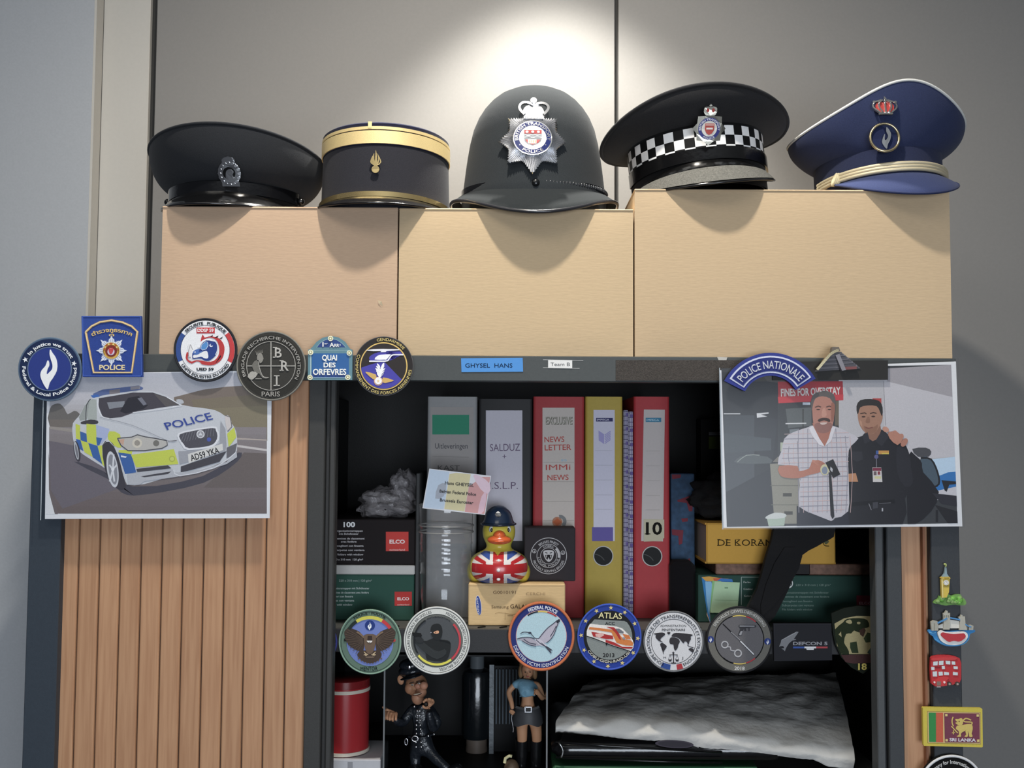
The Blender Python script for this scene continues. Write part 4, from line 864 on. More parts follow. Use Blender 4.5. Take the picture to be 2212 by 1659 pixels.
A.poly('1490 690 1560 690 1600 740 1560 790 1500 740', 'b47c66', sm=2)
A.done('print', PHO, t, label='colour print of two men')
A = Art(flatF(YP)); A.poly('1666 783 1915 779 1915 821 1667 822', '2b2a29', .0040, .0012); tag(A.mb.build('magnetic_strip', PLA), 'plain black flat magnetic strip holding the top of the right picture', 'strip')
# ------------------------------------------------------------------ pyramid magnet
t = patch('small grey stepped pyramid magnet with a glittering left edge on the black strip', 1815, 780, -.0135, name='pyramid_magnet', cat='magnet')
A = Art(flatF(-.0125), 1500, 740, 3.568)
yb = 220
for i in range(9):
    u = i / 9; xl = 925 + (1068 - 925) * u; xr = 1275 - (1275 - 1112) * u; y0 = 222 - i * 16 - (0) ; 
    A.poly([(xl, y0 + 2), (xr, y0 - 22 * (1 - u)), (xr - 12, y0 - 17 - 20 * (1 - u)), (xl + 14, y0 - 15)], mixc('57565c', '6c6a70', i % 2), .0, .002 + .0007 * i)
A.poly('1042 75 1048 38 1098 38 1108 70 1080 80', '6a625a', 0, .0085); A.done('stepped_body', RUB, t)
A.poly('1068 100 1100 92 1150 215 1120 222', '828088', .0036, .006); A.poly('1150 190 1240 186 1240 206 1150 212', '7a4a4c', .003, .0025); A.done('staircase', RUB, t)
A.line('930 212 985 148 1040 88 1095 62', 20, 'c9b98e', .004, .005, sm=3); gl = A.done('glitter_edge', MET, t, label='sparkling edge')
# ------------------------------------------------------------------ souvenir magnets on the right side panel
GM_ = 'souvenir magnets on the right side of the cupboard'
t = patch('souvenir magnet of a yellow clock tower with grey spire standing in green bushes', 2045, 1262, -.008, GM_, 'tower_magnet', 'magnet')
A = Art(flatF(-.0005), 1995, 1205, 13.825, .95)
A.poly('270 1340 320 1260 410 1210 440 1120 520 1150 620 1060 700 1070 780 1110 900 1090 1060 1080 1110 1160 1200 1230 1235 1340 1180 1400 1000 1400 900 1380 700 1400 600 1410 430 1370', '6fa04a', 0, .004, sm=2)
random.seed(3)
for i in range(26):
    x = 310 + random.random() * 820; y = 1180 + random.random() * 140; p = A.pt(x, y, .004); A.mb.ellip(p, (.0030, .003, .0026), C(random.choice(['6ab03a', '7cc24c', '5a9a34', '84a860']), .9), 10, 6)
A.done('bushes', RUB, t, smooth=40, label='green bushes')
A.poly('455 600 715 590 690 1000 620 1160 480 1170', 'd6b93c', .003, .004); A.poly('455 600 500 600 515 1160 480 1170', 'e6cf78', .007, .0008); A.poly('440 580 490 545 700 545 720 600 460 610', 'cfae38', .003, .0055); A.rect(520, 800, 690, 835, '9a8428', .0071, .0005)
for i in range(4): A.rect(545 + i * 36, 565, 560 + i * 36, 595, '7a6a24', .0086, .0003)
A.done('tower', RUB, t, label='yellow tower'); A.disk(595, 715, 78, 'e5e2da', .007, .0012); A.ring(595, 715, 48, 56, '9a9488', d=.0083); A.line('595 715 595 670', 8, '8a847a', .0083); A.line('595 715 625 730', 8, '8a847a', .0083); A.done('clock_face', RUB, t)
A.poly('490 550 560 460 590 300 605 240 620 290 640 460 700 550', '8aa3ac', .003, .0035); A.line('605 250 618 190 600 160 570 190', 22, 'c9d878', .003, .003, sm=3); A.done('spire', RUB, t, label='grey-blue spire')
# bridge
t = patch('souvenir magnet of a grey towered bridge over blue water with a red and white ring', 2055, 1358, -.008, GM_, 'bridge_magnet', 'magnet')
A = Art(flatF(-.0005), 1990, 1310, 8.73, .95)
A.poly('110 465 130 430 200 440 300 455 860 440 930 425 990 440 985 475 900 510 880 600 820 680 720 725 600 742 450 735 330 690 230 620 205 560 150 520', '2f86c4', 0, .0035, sm=2)
A.line('120 470 180 490 250 480', 14, '5fb0e0', .0036, .0006, sm=3); A.line('230 600 400 700 600 722 780 690 870 600', 12, '5fb0e0', .0036, .0006, sm=3); A.done('water', RUB, t, label='blue water')
for q, g in (('145 280 200 245 270 265 285 290 285 440 160 440', 'a9a699'), ('375 110 400 115 420 90 435 60 460 70 465 115 505 110 505 360 495 420 380 420 385 200', 'b3afa1'), ('665 190 700 180 715 140 740 150 745 180 785 175 795 300 830 430 680 430 690 250', 'b3afa1'), ('860 340 900 330 945 350 940 430 860 430', 'a9a699')):
    A.poly(q, g, .003, .003)
for x in (395, 430, 465): A.rect(x, 150, x + 14, 190, '85826f', .0061, .0002)
A.rect(205, 300, 215, 430, '85826f', .0061, .0002); A.done('bridge_towers', RUB, t, label='grey bridge towers')
A.poly('505 235 685 265 685 400 505 400', 'd9d6cc', .003, .0015); A.line('270 300 330 270 400 235 450 205', 26, '4a8fc8', .005, .0016, sm=2); A.line('505 200 600 215 690 235', 26, '4a8fc8', .005, .0016); A.line('790 320 850 355 900 370', 20, '4a8fc8', .005, .0016); A.poly('290 350 385 310 385 400 300 400', 'd0cdc4', .003, .0015); A.done('walkways', RUB, t, label='blue walkways')
A.poly('270 500 290 450 350 435 420 460 560 470 680 460 760 455 820 490 830 560 780 640 700 690 560 710 430 690 320 620', 'e2e0dc', .0036, .0035, sm=3); A.poly('320 520 350 470 420 480 560 500 700 490 760 490 785 545 740 600 660 640 560 625 470 645 400 600', 'c0323c', .0072, .0012, sm=3); A.done('swim_ring', RUB, t, label='red and white ring')
# bus
t = patch('souvenir magnet of a red double-decker bus with pale windows', 2040, 1453, -.008, GM_, 'bus_magnet', 'magnet')
A = Art(flatF(-.0005), 1990, 1310, 8.73, .95)
A.poly('160 960 190 930 300 910 500 905 610 925 690 960 720 1050 720 1350 690 1420 560 1460 400 1480 230 1490 165 1440 150 1200', 'c02a30', 0, .005, sm=1); A.poly('200 960 580 940 600 990 190 1000', 'd03a3c', .005, .001, sm=2); A.poly('230 1370 300 1310 430 1300 480 1330 430 1380 440 1470 230 1480 200 1430', 'd23436', .005, .0016, sm=2); A.done('bus_body', RUB, t, label='red bus body')
for q in ('190 1025 275 1015 270 1090 190 1095', '297 1010 384 1005 380 1080 297 1085', '420 1005 510 1010 510 1075 430 1070', '535 1015 600 1020 605 1080 540 1075', '150 1125 210 1120 215 1180 155 1180', '350 1105 405 1105 410 1160 355 1165', '178 1212 260 1207 262 1300 185 1300', '290 1215 365 1212 370 1280 295 1285', '392 1215 485 1225 485 1275 392 1275', '560 1215 650 1225 650 1280 560 1275', '570 1110 650 1115 650 1165 575 1160'):
    A.poly(q, 'cfd8da', .0052, .0008)
A.done('windows', RUB, t, label='pale bus windows'); A.poly('232 1120 335 1118 335 1140 232 1140', '8a2024', .0052, .0004)
for x, y, r in ((205, 1405, 18), (390, 1405, 20)): A.disk(x, y, r, 'f2dcd8', .0066, .001, 16)
A.rect(250, 1390, 325, 1465, '8a7468', .0066, .0006); A.rect(255, 1478, 330, 1505, 'bfb6b0', .003, .003); A.done('bus_front', RUB, t)
for x in (490, 640): A.disk(x, 1440, 42, '4a403c', .002, .0045, 24); A.disk(x, 1440, 20, 'a59a92', .0066, .0006, 20)
A.done('wheels', RUB, t)
# flag
t = patch('yellow-bordered SRI LANKA magnet with green and orange stripes and a sword-bearing lion', 2055, 1568, -.008, GM_, 'flag_magnet', 'magnet')
A = Art(flatF(-.001), 1985, 1500, 10.43)
A.poly('55 290 70 268 1370 290 1392 310 1403 1150 1390 1170 85 1135 70 1115', 'cdb92e', 0, .0045); A.done('border', RUB, t, label='yellow border'); A.poly('150 358 1350 378 1358 1098 160 1075', '8f7a3a', .0046); A.poly('160 368 1340 388 1348 1088 172 1066', 'd9b872', .0048); A.poly('180 385 345 388 345 1045 192 1042', '2f8a44', .0051); A.poly('345 388 505 391 508 1050 348 1046', 'cc5a3a', .0051); A.poly('530 398 1322 405 1330 1062 545 1052', '7a3c4e', .0051); A.done('panels', RUB, t, label='green, orange and maroon panels')
GO = 'd2b85a'
for x, y in ((575, 440), (1280, 450), (582, 1005), (1290, 1015)): A.rect(x - 26, y - 26, x + 26, y + 26, 'd9c274', .0053, .0003)
A.poly('790 720 830 670 920 665 1050 640 1150 650 1165 760 1140 850 1160 900 1150 930 1090 925 1080 860 1040 770 1000 790 920 830 900 870 900 925 810 920 855 880 850 800 800 760', GO, .0053, .0005, sm=2); A.poly('1000 800 1040 770 1060 830 1050 925 980 920 1020 880', GO, .0053, .0005, sm=2)
A.poly('775 530 850 530 905 505 940 540 945 640 880 670 800 640 780 610 830 595 790 570', GO, .0053, .0005, sm=2); A.line('1140 650 1145 600 1000 590 955 560 1010 515 1080 530 1130 555', 26, GO, .0053, .0005, sm=3); A.line('735 690 705 620 705 540 728 480', 24, GO, .0053, .0005, sm=3); A.line('690 690 790 800 830 840', 24, GO, .0053, .0005, sm=2); A.line('735 780 735 870', 20, GO, .0053, .0005); A.line('700 840 765 830', 14, GO, .0053, .0005); A.disk(860, 580, 14, '6a4a2a', .0059); A.done('lion', RUB, t, label='golden lion with a sword')
A.text('SRI LANKA', 940, 1030, 72, 'd5cfd8', 590, 'c', rot=1.2, bold=.03, d=.0053, t=.0005); A.done('lettering', RUB, t)
# lowest round patch, cut by the frame
t = patch('white-rimmed round black patch at the very bottom, below the yellow-bordered flag', 2055, 1700, -.006, GM_, 'embroidered_patch')
A = Art(flatF(-.006), 1985, 1500, 10.43); cx, cy = 735, 2090
A.disk(cx, cy, 730, '141414', -.0045, .005); A.done('backing', EMB, t); A.rim(cx, cy, 705, 30, 'd5d5d6', .0006); A.done('rim', EMB, t, smooth=True, label='white rim'); A.ring(cx, cy, 395, 425, '8a8a8c', d=.0012, t=.0004); A.done('inner_ring', EMB, t); A.arc('company for International', cx, cy, 535, -62, 50, 85, 'c4c4c2', .012, .0008, .0006); A.done('lettering', EMB, t)
# ------------------------------------------------------------------ upper compartment
def bx(name, m, col, x0, x1, yt, yb, Yf, Yb, parent=None, bev=.0012, zb=None, label=None, g=1.0):
    """box whose front face covers the pixel range at depth Yf; zb overrides the bottom"""
    ym = (yt + (yb or yt)) / 2; a = P(x0, ym, Yf).x; e = P(x1, ym, Yf).x; xm = (x0 + x1) / 2
    z1 = P(xm, yt, Yf).z; z0 = zb if zb is not None else P(xm, yb, Yf).z
    b = MB(); b.box((a, Yf, z0), (e, Yb, z1), C(col, g), bev); return b.build(name, m, parent, label=label), a, e, z0, z1
def thing_at(name, label, cat, px, Y, z, group=None): return T(name, label, cat, (P(px, 1100, Y).x, Y, z), group)
YB = .16
def binder(label, x0, x1, yt, col, g=1.15):
    t = thing_at('ring_binder', label, 'binder', (x0 + x1) / 2, YB, ZS, 'upright ring binders on the shelf')
    a = P(x0, 1100, YB).x; e = P(x1, 1100, YB).x; z1 = P((x0 + x1) / 2, yt, YB).z; r = .004; n = 5; pr = []
    for k in range(n): an = PI / 2 * k / (n - 1); pr.append((a + r - r * cos(an), YB + r - r * sin(an)))
    for k in range(n): an = PI / 2 * k / (n - 1); pr.append((e - r + r * sin(an), YB + r - r * cos(an)))
    pr += [(e, YB + .235), (e - .0022, YB + .235), (e - .0022, YB + .006), (a + .0022, YB + .006), (a + .0022, YB + .235), (a, YB + .235)]
    b = MB(); ring0 = [(x, y, ZS + .0005) for x, y in pr]; ring1 = [(x, y, z1) for x, y in pr]
    b.loft([ring0, ring1], C(col, g), True, True, True); b.build('cover', PLA, t, smooth=40)
    b = MB(); b.box((a + .005, YB + .03, ZS + .004), (e - .006, YB + .22, z1 - .012), C('c9c7c0')); b.build('page_block', PAP, t)
    return t, Art(flatF(YB), g=1.12)
def hole(t, A, x, y, r):
    A.disk(x, y, r * .98, '040404', .0003, 0); A.done('finger_hole', PLA, t, label='black disc for the dark finger hole'); A.ring(x, y, r * .95, r * 1.05, 'b0aeaa', d=.0004, t=.0008)  # flat black disc paints the shaded inside of the hole
    o = A.done('ring', PLA, t, label='steel ring'); A.ring(x - r, y + r * 1.1, r * 1.25, r * 1.33, C('4a4a4a'), 5, 60, d=.0005, t=.0003); A.done('lever', PLA, t)
def setc(A, ox, oy, k): A.ox, A.oy, A.k = ox, oy, k; return A
# grey
t, A = binder('grey ring binder with a green label block and handwriting, leftmost of the upright binders', 921, 1029, 857, '8a8a8a')
setc(A, 660, 820, 3.814); A.rect(1030, 225, 1385, 1350, '97928f', .0003); A.done('spine_card', PAP, t, label='grey spine card'); A.rect(1045, 290, 1348, 452, '2f8467', .0005); A.done('green_label', PAP, t, label='green label block')
A.text('Uitleveringen', 1068, 568, 46, '4a4a50', 268, d=.0006); A.text('KAST', 1090, 748, 44, '5a5858', 180, d=.0006); A.line('1045 632 1345 640', 3, '7d7976', .0006); A.done('handwriting', PAP, t)
# black
t, A = binder('black ring binder with a long white label handwritten SALDUZ + I.S.L.P.', 1033, 1149, 862, '2b2a2b'); setc(A, 660, 820, 3.814)
A.rect(1486, 254, 1786, 1328, 'bcb8c2', .0003); A.done('spine_label', PAP, t, label='long white spine label'); A.text('SALDUZ', 1520, 590, 62, '6a5a72', 248, d=.0005, rot=-1); A.text('+', 1622, 655, 46, '6a5a72', 32, d=.0005); A.text('I.S.L.P.', 1515, 900, 60, '6a5a72', 235, d=.0005); A.done('handwriting', PAP, t)
# red exclusive
t, A = binder('wide red ring binder with white label handwritten NEWS LETTER and IMMI NEWS', 1151, 1262, 857, '9c2f33'); setc(A, 1100, 820, 4.148)
A.rect(298, 252, 585, 1450, 'bdb3ab', .0003); A.done('spine_label', PAP, t, label='white spine label'); A.text('EXCLUSIVE', 330, 402, 70, '6f6b62', 238, bold=.03, d=.0005); A.text('EXCLUSIVE', 326, 398, 70, 'a9a598', 238, bold=.0, d=.0006); A.done('stamp', PAP, t)
for s_, x, y, h, wd in (('NEWS', 316, 562, 52, 178), ('LETTER', 318, 634, 52, 238), ('IMMi', 328, 812, 52, 220), ('NEWS', 342, 902, 50, 190)): A.text(s_, x, y, h, 'b04a44', wd, bold=.012, rot=-1, d=.0005)
A.text('so', 465, 732, 28, '7fb0c8', 50, d=.0005); A.done('handwriting', PAP, t, label='red handwriting')
for y in (742, 915, 1090, 1262): A.line([(305, y), (580, y)], 2.5, '8f8780', .0005)
A.disk(430, 1275, 45, 'a87258', .0006, .0004, 24); A.ring(455, 1270, 28, 58, '77797a', -10, 150, .0011); A.poly('390 1275 430 1240 470 1275 430 1312', 'b05a34', .0012); A.done('round_sticker', PAP, t)
# yellow
t, A = binder('yellow ring binder with a white and violet spine label and finger hole', 1264, 1345, 857, 'a8902c'); setc(A, 1100, 820, 4.148)
A.rect(755, 272, 945, 1446, 'c3c0d0', .0003); A.rect(742, 1322, 930, 1446, '62589a', .0004); A.done('spine_label', PAP, t, label='white and violet spine label'); A.rect(778, 343, 928, 376, '3b3a64', .0005); A.poly('800 456 850 490 850 578 802 545', '9a94c4', .0005)
for i in range(6): A.line([(856, 498 + i * 15), (908, 462 + i * 15)], 8, '9a94c4', .0005)
A.text('IMPEGA', 786, 368, 18, 'd8d6e6', 110, bold=.02, d=.0006)
for y in (636, 768, 900, 1033, 1163): A.line([(768, y), (925, y)], 2.5, '9a98a4', .0005)
A.done('print', PAP, t); hole(t, A, 842, 1580, 86)
# red 10
t, A = binder('red ring binder numbered 10, rightmost of the upright binders', 1369, 1447, 857, 'a32a30'); setc(A, 1100, 820, 4.148)
A.poly('1206 268 1394 270 1378 1450 1182 1446', 'b9b0ad', .0003); A.done('spine_label', PAP, t, label='white spine label'); A.rect(1222, 342, 1362, 380, '3a7a98', .0005); A.text('IMPEGA', 1232, 372, 20, 'b9d4e0', 110, bold=.02, d=.0006)
for y in (640, 772, 905, 1038, 1168): A.line([(1222, y), (1350, y)], 2.5, '97908c', .0005)
A.done('print', PAP, t); A.poly('1205 1250 1388 1254 1388 1420 1375 1425 1370 1450 1340 1445 1205 1452', 'b5ae94', .0006, .0003); A.done('number_card', PAP, t, label='yellowish card numbered 10'); A.text('10', 1296, 1386, 112, '16150f', 145, 'c', bold=.025, d=.0010); A.rect(1214, 1378, 1264, 1387, '16150f', .0010); A.done('number', PAP, t); hole(t, A, 1280, 1582, 86)
# chequered folders
for (x0, x1, yt, nm) in ((1347, 1356.5, 886, 'left'), (1357.5, 1367, 889, 'right')):
    t = thing_at('thin_folder', 'thin violet and white chequered folder, %s one of the pair between yellow and red binders' % nm, 'folder', (x0 + x1) / 2, YB, ZS, 'chequered folders')
    _, a, e, z0, z1 = bx('spine', PLA, 'b3aec2', x0, x1, yt, None, YB + .002, YB + .22, t, zb=ZS + .0005, bev=.0008)
    A = Art(flatF(YB + .002), g=1.1)
    for i in range(44): y = yt + 3 + i * 10; A.line([(x0, y), (x1, y)], 1.6, '4a4468', .0003); 
    for i in range(14): y = yt + 6 + i * 31; A.rect(x0 + (4 if nm == 'right' else 5), y, x1, y + 7, '5a4a86', .0004)
    A.line([(x0 + 3, yt), (x0 + 3, 1318)], 1.6, '4a4468', .0003); A.line([(x1 - 2.5, yt), (x1 - 2.5, 1318)], 1.6, '6a6288', .0003); A.done('check_print', PLA, t)
# left stack
def elco(A, x0, y0, x1, y1, c, g):
    A.rect(x0, y0, x1, y1, c, .0004); w_ = x1 - x0; A.text('ELCO', (x0 + x1) / 2, y0 + (y1 - y0) * .6, w_ * .17, 'e8dcda', w_ * .68, 'c', bold=.03, d=.0006); A.text('switzerland', (x0 + x1) / 2, y1 - 4, w_ * .09, 'e0b8b4', w_ * .68, 'c', bold=.01, d=.0006)
YL = .13; GRP = 'stationery boxes on the shelf'
t = thing_at('stationery_box', 'dark green stationery box with red ELCO square at the left bottom of the shelf', 'box', 810, YL, ZS, GRP); _, a, e, z0, z1g = bx('carton', PAP, '32584c', 712, 895, 1241, None, YL, YL + .22, t, zb=ZS + .0004)
A = Art(flatF(YL), 680, 1080, 3.814, 1.15); elco(A, 658, 755, 800, 872, 'b8332f', 1); A.done('logo_square', PAP, t, label='red ELCO square')
for i, (s_, x, y, wd) in enumerate((('220 x 310 mm | 120 g/m²', 200, 672, 270), ('Organisationsmappen mit Sichtfenster', 100, 735, 350), ('Chemises de classement avec fenêtre', 130, 770, 315), ('Raccoglitori con finestra', 95, 802, 220), ('Carpetas con ventana', 100, 836, 225), ('Folders with window', 105, 870, 205))): A.text(s_, x, y, 17, '9aa8a2' if i < 1 else 'bcc6c2', wd, bold=.01, d=.0005)
A.done('lettering', PAP, t)
t = thing_at('paper_tray', 'thin white box lid lying between the green and black stationery boxes', 'lid', 810, YL, z1g, GRP); _, a, e, z0, z1w = bx('lid', PAP, 'c8c5c0', 712, 896, 1221, None, YL - .004, YL + .21, t, zb=z1g + .0004)
t = thing_at('stationery_box', 'black stationery box printed 100 with red ELCO square, topmost of the left stack', 'box', 810, YL, z1w, GRP); _, a, e, z0, z1b = bx('carton', PAP, '262122', 712, 897, 1122, None, YL, YL + .22, t, zb=z1w + .0004)
A = Art(flatF(YL), 680, 1080, 3.814, 1.15); elco(A, 586, 262, 772, 422, 'c23a33', 1); A.done('logo_square', PAP, t, label='red ELCO square'); A.text('100', 237, 222, 42, 'dcdcdc', 95, bold=.035, d=.0005)
for i, (s_, x, y, wd) in enumerate((('Organisationsmappen', 165, 262, 230), ('mit Sichtfenster', 200, 286, 162), ('Chemises de classement', 160, 325, 250), ('avec fenêtre', 216, 350, 128), ('Raccoglitori con finestra', 150, 385, 252), ('Carpetas con ventana', 165, 420, 245), ('20 folders with window', 155, 456, 245), ('220 x 310 mm  120 g/m²', 150, 498, 248))): A.text(s_, x, y, 16, 'c4c0c2', wd, bold=.015, d=.0005)
A.done('lettering', PAP, t)
# bookend between stack and binders
t = thing_at('bookend', 'dark grey metal bookend plate standing between the stationery boxes and the grey binder', 'bookend', 905, .12, ZS); bx('plate', STEEL, '3c3d3e', 899, 908, 1022, None, .125, .26, t, zb=ZS + .0004); b = MB(); p = P(905, 1330, .125); b.box((p.x - .002, .125, ZS + .0003), (p.x + .007, .26, ZS + .002), C('3c3d3e')); b.build('foot', STEEL, t)
# plastic bag: crumpled
def crumple(name, m, pts, parent=None, label=None, c='cccccc', seed=1, amp=.35, nu=40, nv=26, tagd=None, sharp=20):
    b = MB()
    for (px, py, Y, rx, ry, rz) in pts:
        ctr = P(px, py, Y); k = (Y + 1.3) / FPX; rings = []
        for i in range(nv + 1):
            th = PI * i / nv; row = []
            for j in range(nu):
                ph = 2 * PI * j / nu; d = Vector((sin(th) * sin(ph), -sin(th) * cos(ph), cos(th)))
                f = 1 + amp * noise.noise(d * 2.3 + Vector((seed, 0, 0))) + amp * .6 * abs(noise.noise(d * 5 + Vector((0, seed, 0))))
                q = Vector((d.x * rx * k, d.y * ry, d.z * rz * k)) * f; row.append(ctr + q)
            rings.append(row)
        b.loft(rings, C(c))
    return b.build(name, m, parent, smooth=sharp, label=label)
BAG = mat('crinkled_film', col='b4aeb0', rough=.18, spec=.6, alpha=.42, bump=(60, .9, .01))
o = crumple('plastic_bag', BAG, [(838, 1088, .19, 58, .045, 33), (872, 1058, .2, 30, .035, 38)], seed=4, amp=.4, sharp=60); tag(o, 'crumpled translucent plastic bag lying on top of the black stationery box', 'bag')
# stacked clear cups
t = thing_at('plastic_cups', 'stack of clear ribbed plastic cups beneath the small name card', 'cups', 963, .115, ZS)
cc = P(963, 1200, .115); k_ = 1.415 / FPX; PR = [(1342, 48), (1339, 50), (1300, 51), (1290, 53), (1240, 54), (1236, 55.5), (1232, 54), (1215, 54.5), (1211, 56), (1207, 54.5), (1195, 55), (1191, 56.5), (1187, 55), (1176, 55.5), (1172, 57), (1168, 55.5), (1152, 56), (1148, 58), (1144, 57), (1138, 57), (1134, 59), (1130, 57), (1090, 57.5)]
CUP = clear_mat('clear_plastic', (.96, .965, .97), .0, .06, .035)
rs = []
for py, r in PR:
    z = P(963, py, .115).z; z = max(z, ZS + .0006); rs.append([(cc.x + r * k_ * sin(2 * PI * j / 56), cc.y - r * k_ * cos(2 * PI * j / 56), z) for j in range(56)])
b = MB(); b.loft(rs, C('ffffff'), cap0=True); b.build('cup_wall', CUP, t, smooth=50)
for py, r in ((1090, 57.5), (1134, 59), (1148, 58.5)):
    b = MB(); z = P(963, py, .115).z; b.tube([(cc.x + r * k_ * sin(2 * PI * j / 56), cc.y - r * k_ * cos(2 * PI * j / 56), z) for j in range(56)], .0011, C('b4b4b4'), True, 8); b.build('rim', mat('rim_plastic', col='9a9a98', rough=.15, alpha=.6), t, smooth=True)
# name card leaning in front of the cups
t = thing_at('name_card', 'small tilted card in faded black, yellow and red over the clear cups', 'card', 986, .072, P(986, 1100, .072).z)
A = Art(tiltF(986, 1062, .073, -3), 660, 820, 3.814, 1.15); A.poly('1020 735 1527 792 1480 1112 965 1060', 'd8d8dc', 0, .0006); A.done('card', PAP, t); A.z = .0007
A.poly('1025 742 1185 760 1140 1070 975 1055', 'bccbdc'); A.poly('1185 780 1240 768 1360 780 1310 1085 1145 1065', 'd2c79a', sm=1); A.poly('1345 880 1400 840 1400 800 1520 800 1475 1105 1312 1088', 'cf9896', sm=1); A.poly('1380 790 1430 790 1520 860 1505 940 1440 900', 'dcc0cc', sm=2); A.poly('1095 870 1160 860 1140 960 1070 980', 'a4a9b4', sm=2); A.poly('1450 960 1490 930 1470 1080 1420 1100', 'dcb8c4', sm=2)
A.done('flag_print', PAP, t, label='faded tricolour print'); A.d0 = 0
for s_, x, y, wd in (('Hans GHEYSEL', 1148, 862, 238), ('Belgian Federal Police', 1105, 930, 300), ('Brussels Eurostar', 1108, 1002, 275)): A.text(s_, x, y, 26, '3f3f3f', wd, rot=5, bold=.02, d=.0014)
A.done('lettering', PAP, t)
# phone box
YS = .094
t = thing_at('phone_box', 'small tan card box with an oval blue logo, directly under the rubber duck', 'box', 1117, YS, ZS)
_, a, e, z0, zsb = bx('carton', CARD, 'c9a976', 1012, 1221, 1261, None, YS, .156, t, zb=ZS + .0004, g=1.1)
A = Art(flatF(YS), 990, 1080, 5.923, 1.1); A.line('135 1095 1350 1100', 4, 'a88858', .0004); A.done('lid_seam', PAP, t); A.ell(260, 1348, 36, 126, 'd0cfe0', .0004, rot=-6); A.ell(260, 1348, 31, 120, '33488c', .0006, rot=-6); A.text('SAMSUNG', 272, 1455, 24, 'd4d4e0', 200, rot=-96, bold=.02, d=.0008); A.done('logo_oval', PAP, t, label='blue oval logo')
A.text('Samsung', 425, 1385, 40, '5a4630', 218, d=.0005); A.text('GALAXY', 665, 1385, 54, '4a3826', 290, d=.0005); A.text('G0010191', 445, 1200, 40, '6a5238', 290, d=.0005); A.text('CERCHI', 865, 1215, 34, '957a54', 245, d=.0005); A.line('470 1455 520 1440 600 1450 680 1462 740 1455', 4, '8c7048', .0005, sm=3); A.line('600 1440 598 1530', 4, '8c7048', .0005); A.line('630 1478 700 1476', 5, '8c7048', .0005); A.done('lettering', PAP, t)
# snake-head box
YX = .119
t = thing_at('gift_box', 'square black box with a round white snake-head emblem, standing right of the duck', 'box', 1190, YX, zsb)
bx('carton', PAP, '353134', 1133, 1243, 1140, None, YX, .155, t, zb=zsb + .0004, g=1.1)
A = Art(flatF(YX), 990, 1080, 5.923, 1.1); cx, cy = 1155, 715; W_ = 'b6b4b6'
A.ring(cx, cy, 226, 234, W_, d=.0004); A.ring(cx, cy, 118, 150, W_, 45, 100, .0004); A.ring(cx, cy, 146, 153, W_, d=.0004); A.ring(cx, cy, 100, 106, W_, d=.0004); A.arc('BRUGES FINEST', cx, cy, 166, -42, 42, 34, W_, .012, d=.0005); A.arc('PROUDLY SERVING BRUGES', cx, cy, 212, 252, 108, 34, W_, .008, d=.0005); A.arc('COBRA', cx, cy, 113, -32, 32, 26, W_, .01, d=.0005); A.arc('LOCAL POLICE', cx, cy, 140, 262, 108, 26, W_, .005, d=.0005)
A.ring(972, 655, 20, 27, W_, d=.0004); A.ring(1338, 675, 20, 27, W_, d=.0004); flame(A, 972, 655, .17, W_, .0005); flame(A, 1338, 675, .17, W_, .0005); A.done('lettering', PAP, t)
A.poly('1155 640 1205 645 1225 670 1215 720 1195 765 1165 790 1140 785 1110 750 1090 700 1086 665 1105 645', W_, .0005, sm=2); A.poly('1110 705 1155 700 1200 705 1190 745 1170 765 1155 730 1140 765 1120 745', '232023', .0007, sm=1); A.poly('1105 665 1140 675 1140 685 1115 680', '232023', .0007); A.poly('1205 665 1170 675 1170 685 1195 680', '232023', .0007); A.poly('1120 708 1130 745 1138 710', W_, .0009); A.poly('1172 710 1182 745 1192 708', W_, .0009); A.done('snake_emblem', PAP, t)
# duck
t = thing_at('rubber_duck', 'yellow rubber duck with navy police helmet and Union Jack waistcoat, on the tan card box', 'toy', 1077, .115, zsb)
ctr = P(1077, 1262, .115); ks = 1.415 / FPX; PRF = [(1262, 0), (1262, 38), (1258, 48), (1252, 56), (1243, 61.5), (1230, 63), (1218, 61), (1209, 55), (1202, 45), (1197, 35), (1193, 29), (1188, 26.5), (1182, 27.5), (1175, 31), (1166, 34), (1156, 35), (1147, 34), (1138, 30), (1128, 22), (1120, 10), (1117, 0)]
PRS = crom([(float(a), float(b)) for a, b in PRF], 10, False); NJ = 340; rings = []
for py, r in PRS:
    z = zsb + .0006 + (1262 - py) * ks; r = max(0, r) * ks; row = []
    for j in range(NJ):
        a = 2 * PI * j / NJ; back = 1.0 + (.18 if cos(a) < 0 and py > 1200 else 0) * -cos(a) * (py - 1200) / 60
        row.append(Vector((ctr.x + r * sin(a), ctr.y - r * cos(a) * (back if cos(a) < 0 else 1) * .98, z)))
    rings.append(row)
def duckc(i, j):
    py = PRS[i][0]; r = PRS[i][1]; a = 2 * PI * (j + .5) / NJ; a = a if a < PI else a - 2 * PI; x = 566 - 50 + 5.923 * r * sin(a) + 50; y = (py - 1080) * 5.923
    Ye = C('d2bf22'); Rd = C('b8181f'); Wh = C('dcd6d2'); Bu = C('34529c')
    lim = 1.12 if x < 566 else 1.35
    if y < 690 or abs(a) > lim or (y < 730 and abs(x - 556) < 40 - (y - 690)): return Ye
    if abs(x - 566) < 68 or abs(y - 890) < 56: return Rd
    dx = abs(x - 566) - 68; dy = abs(y - 890) - 56
    if dx > 85 and abs(dy - dx * .42 + 25) < 22 + (dx - 85) * .05: return Rd
    if dy > dx * .5 + 32 and dx > 40: return Bu
    return Wh
b = MB(); b.loft(rings, duckc); b.build('body', GLO, t, smooth=True, label='yellow body with flag waistcoat')
b = MB()
for sx in (-1, 1): b.ellip(ctr + Vector((sx * 50 * ks, .012, 26 * ks)), (.012, .026, .016), C('d2bf22'), 20, 12)
b.build('wing', GLO, t, smooth=True)
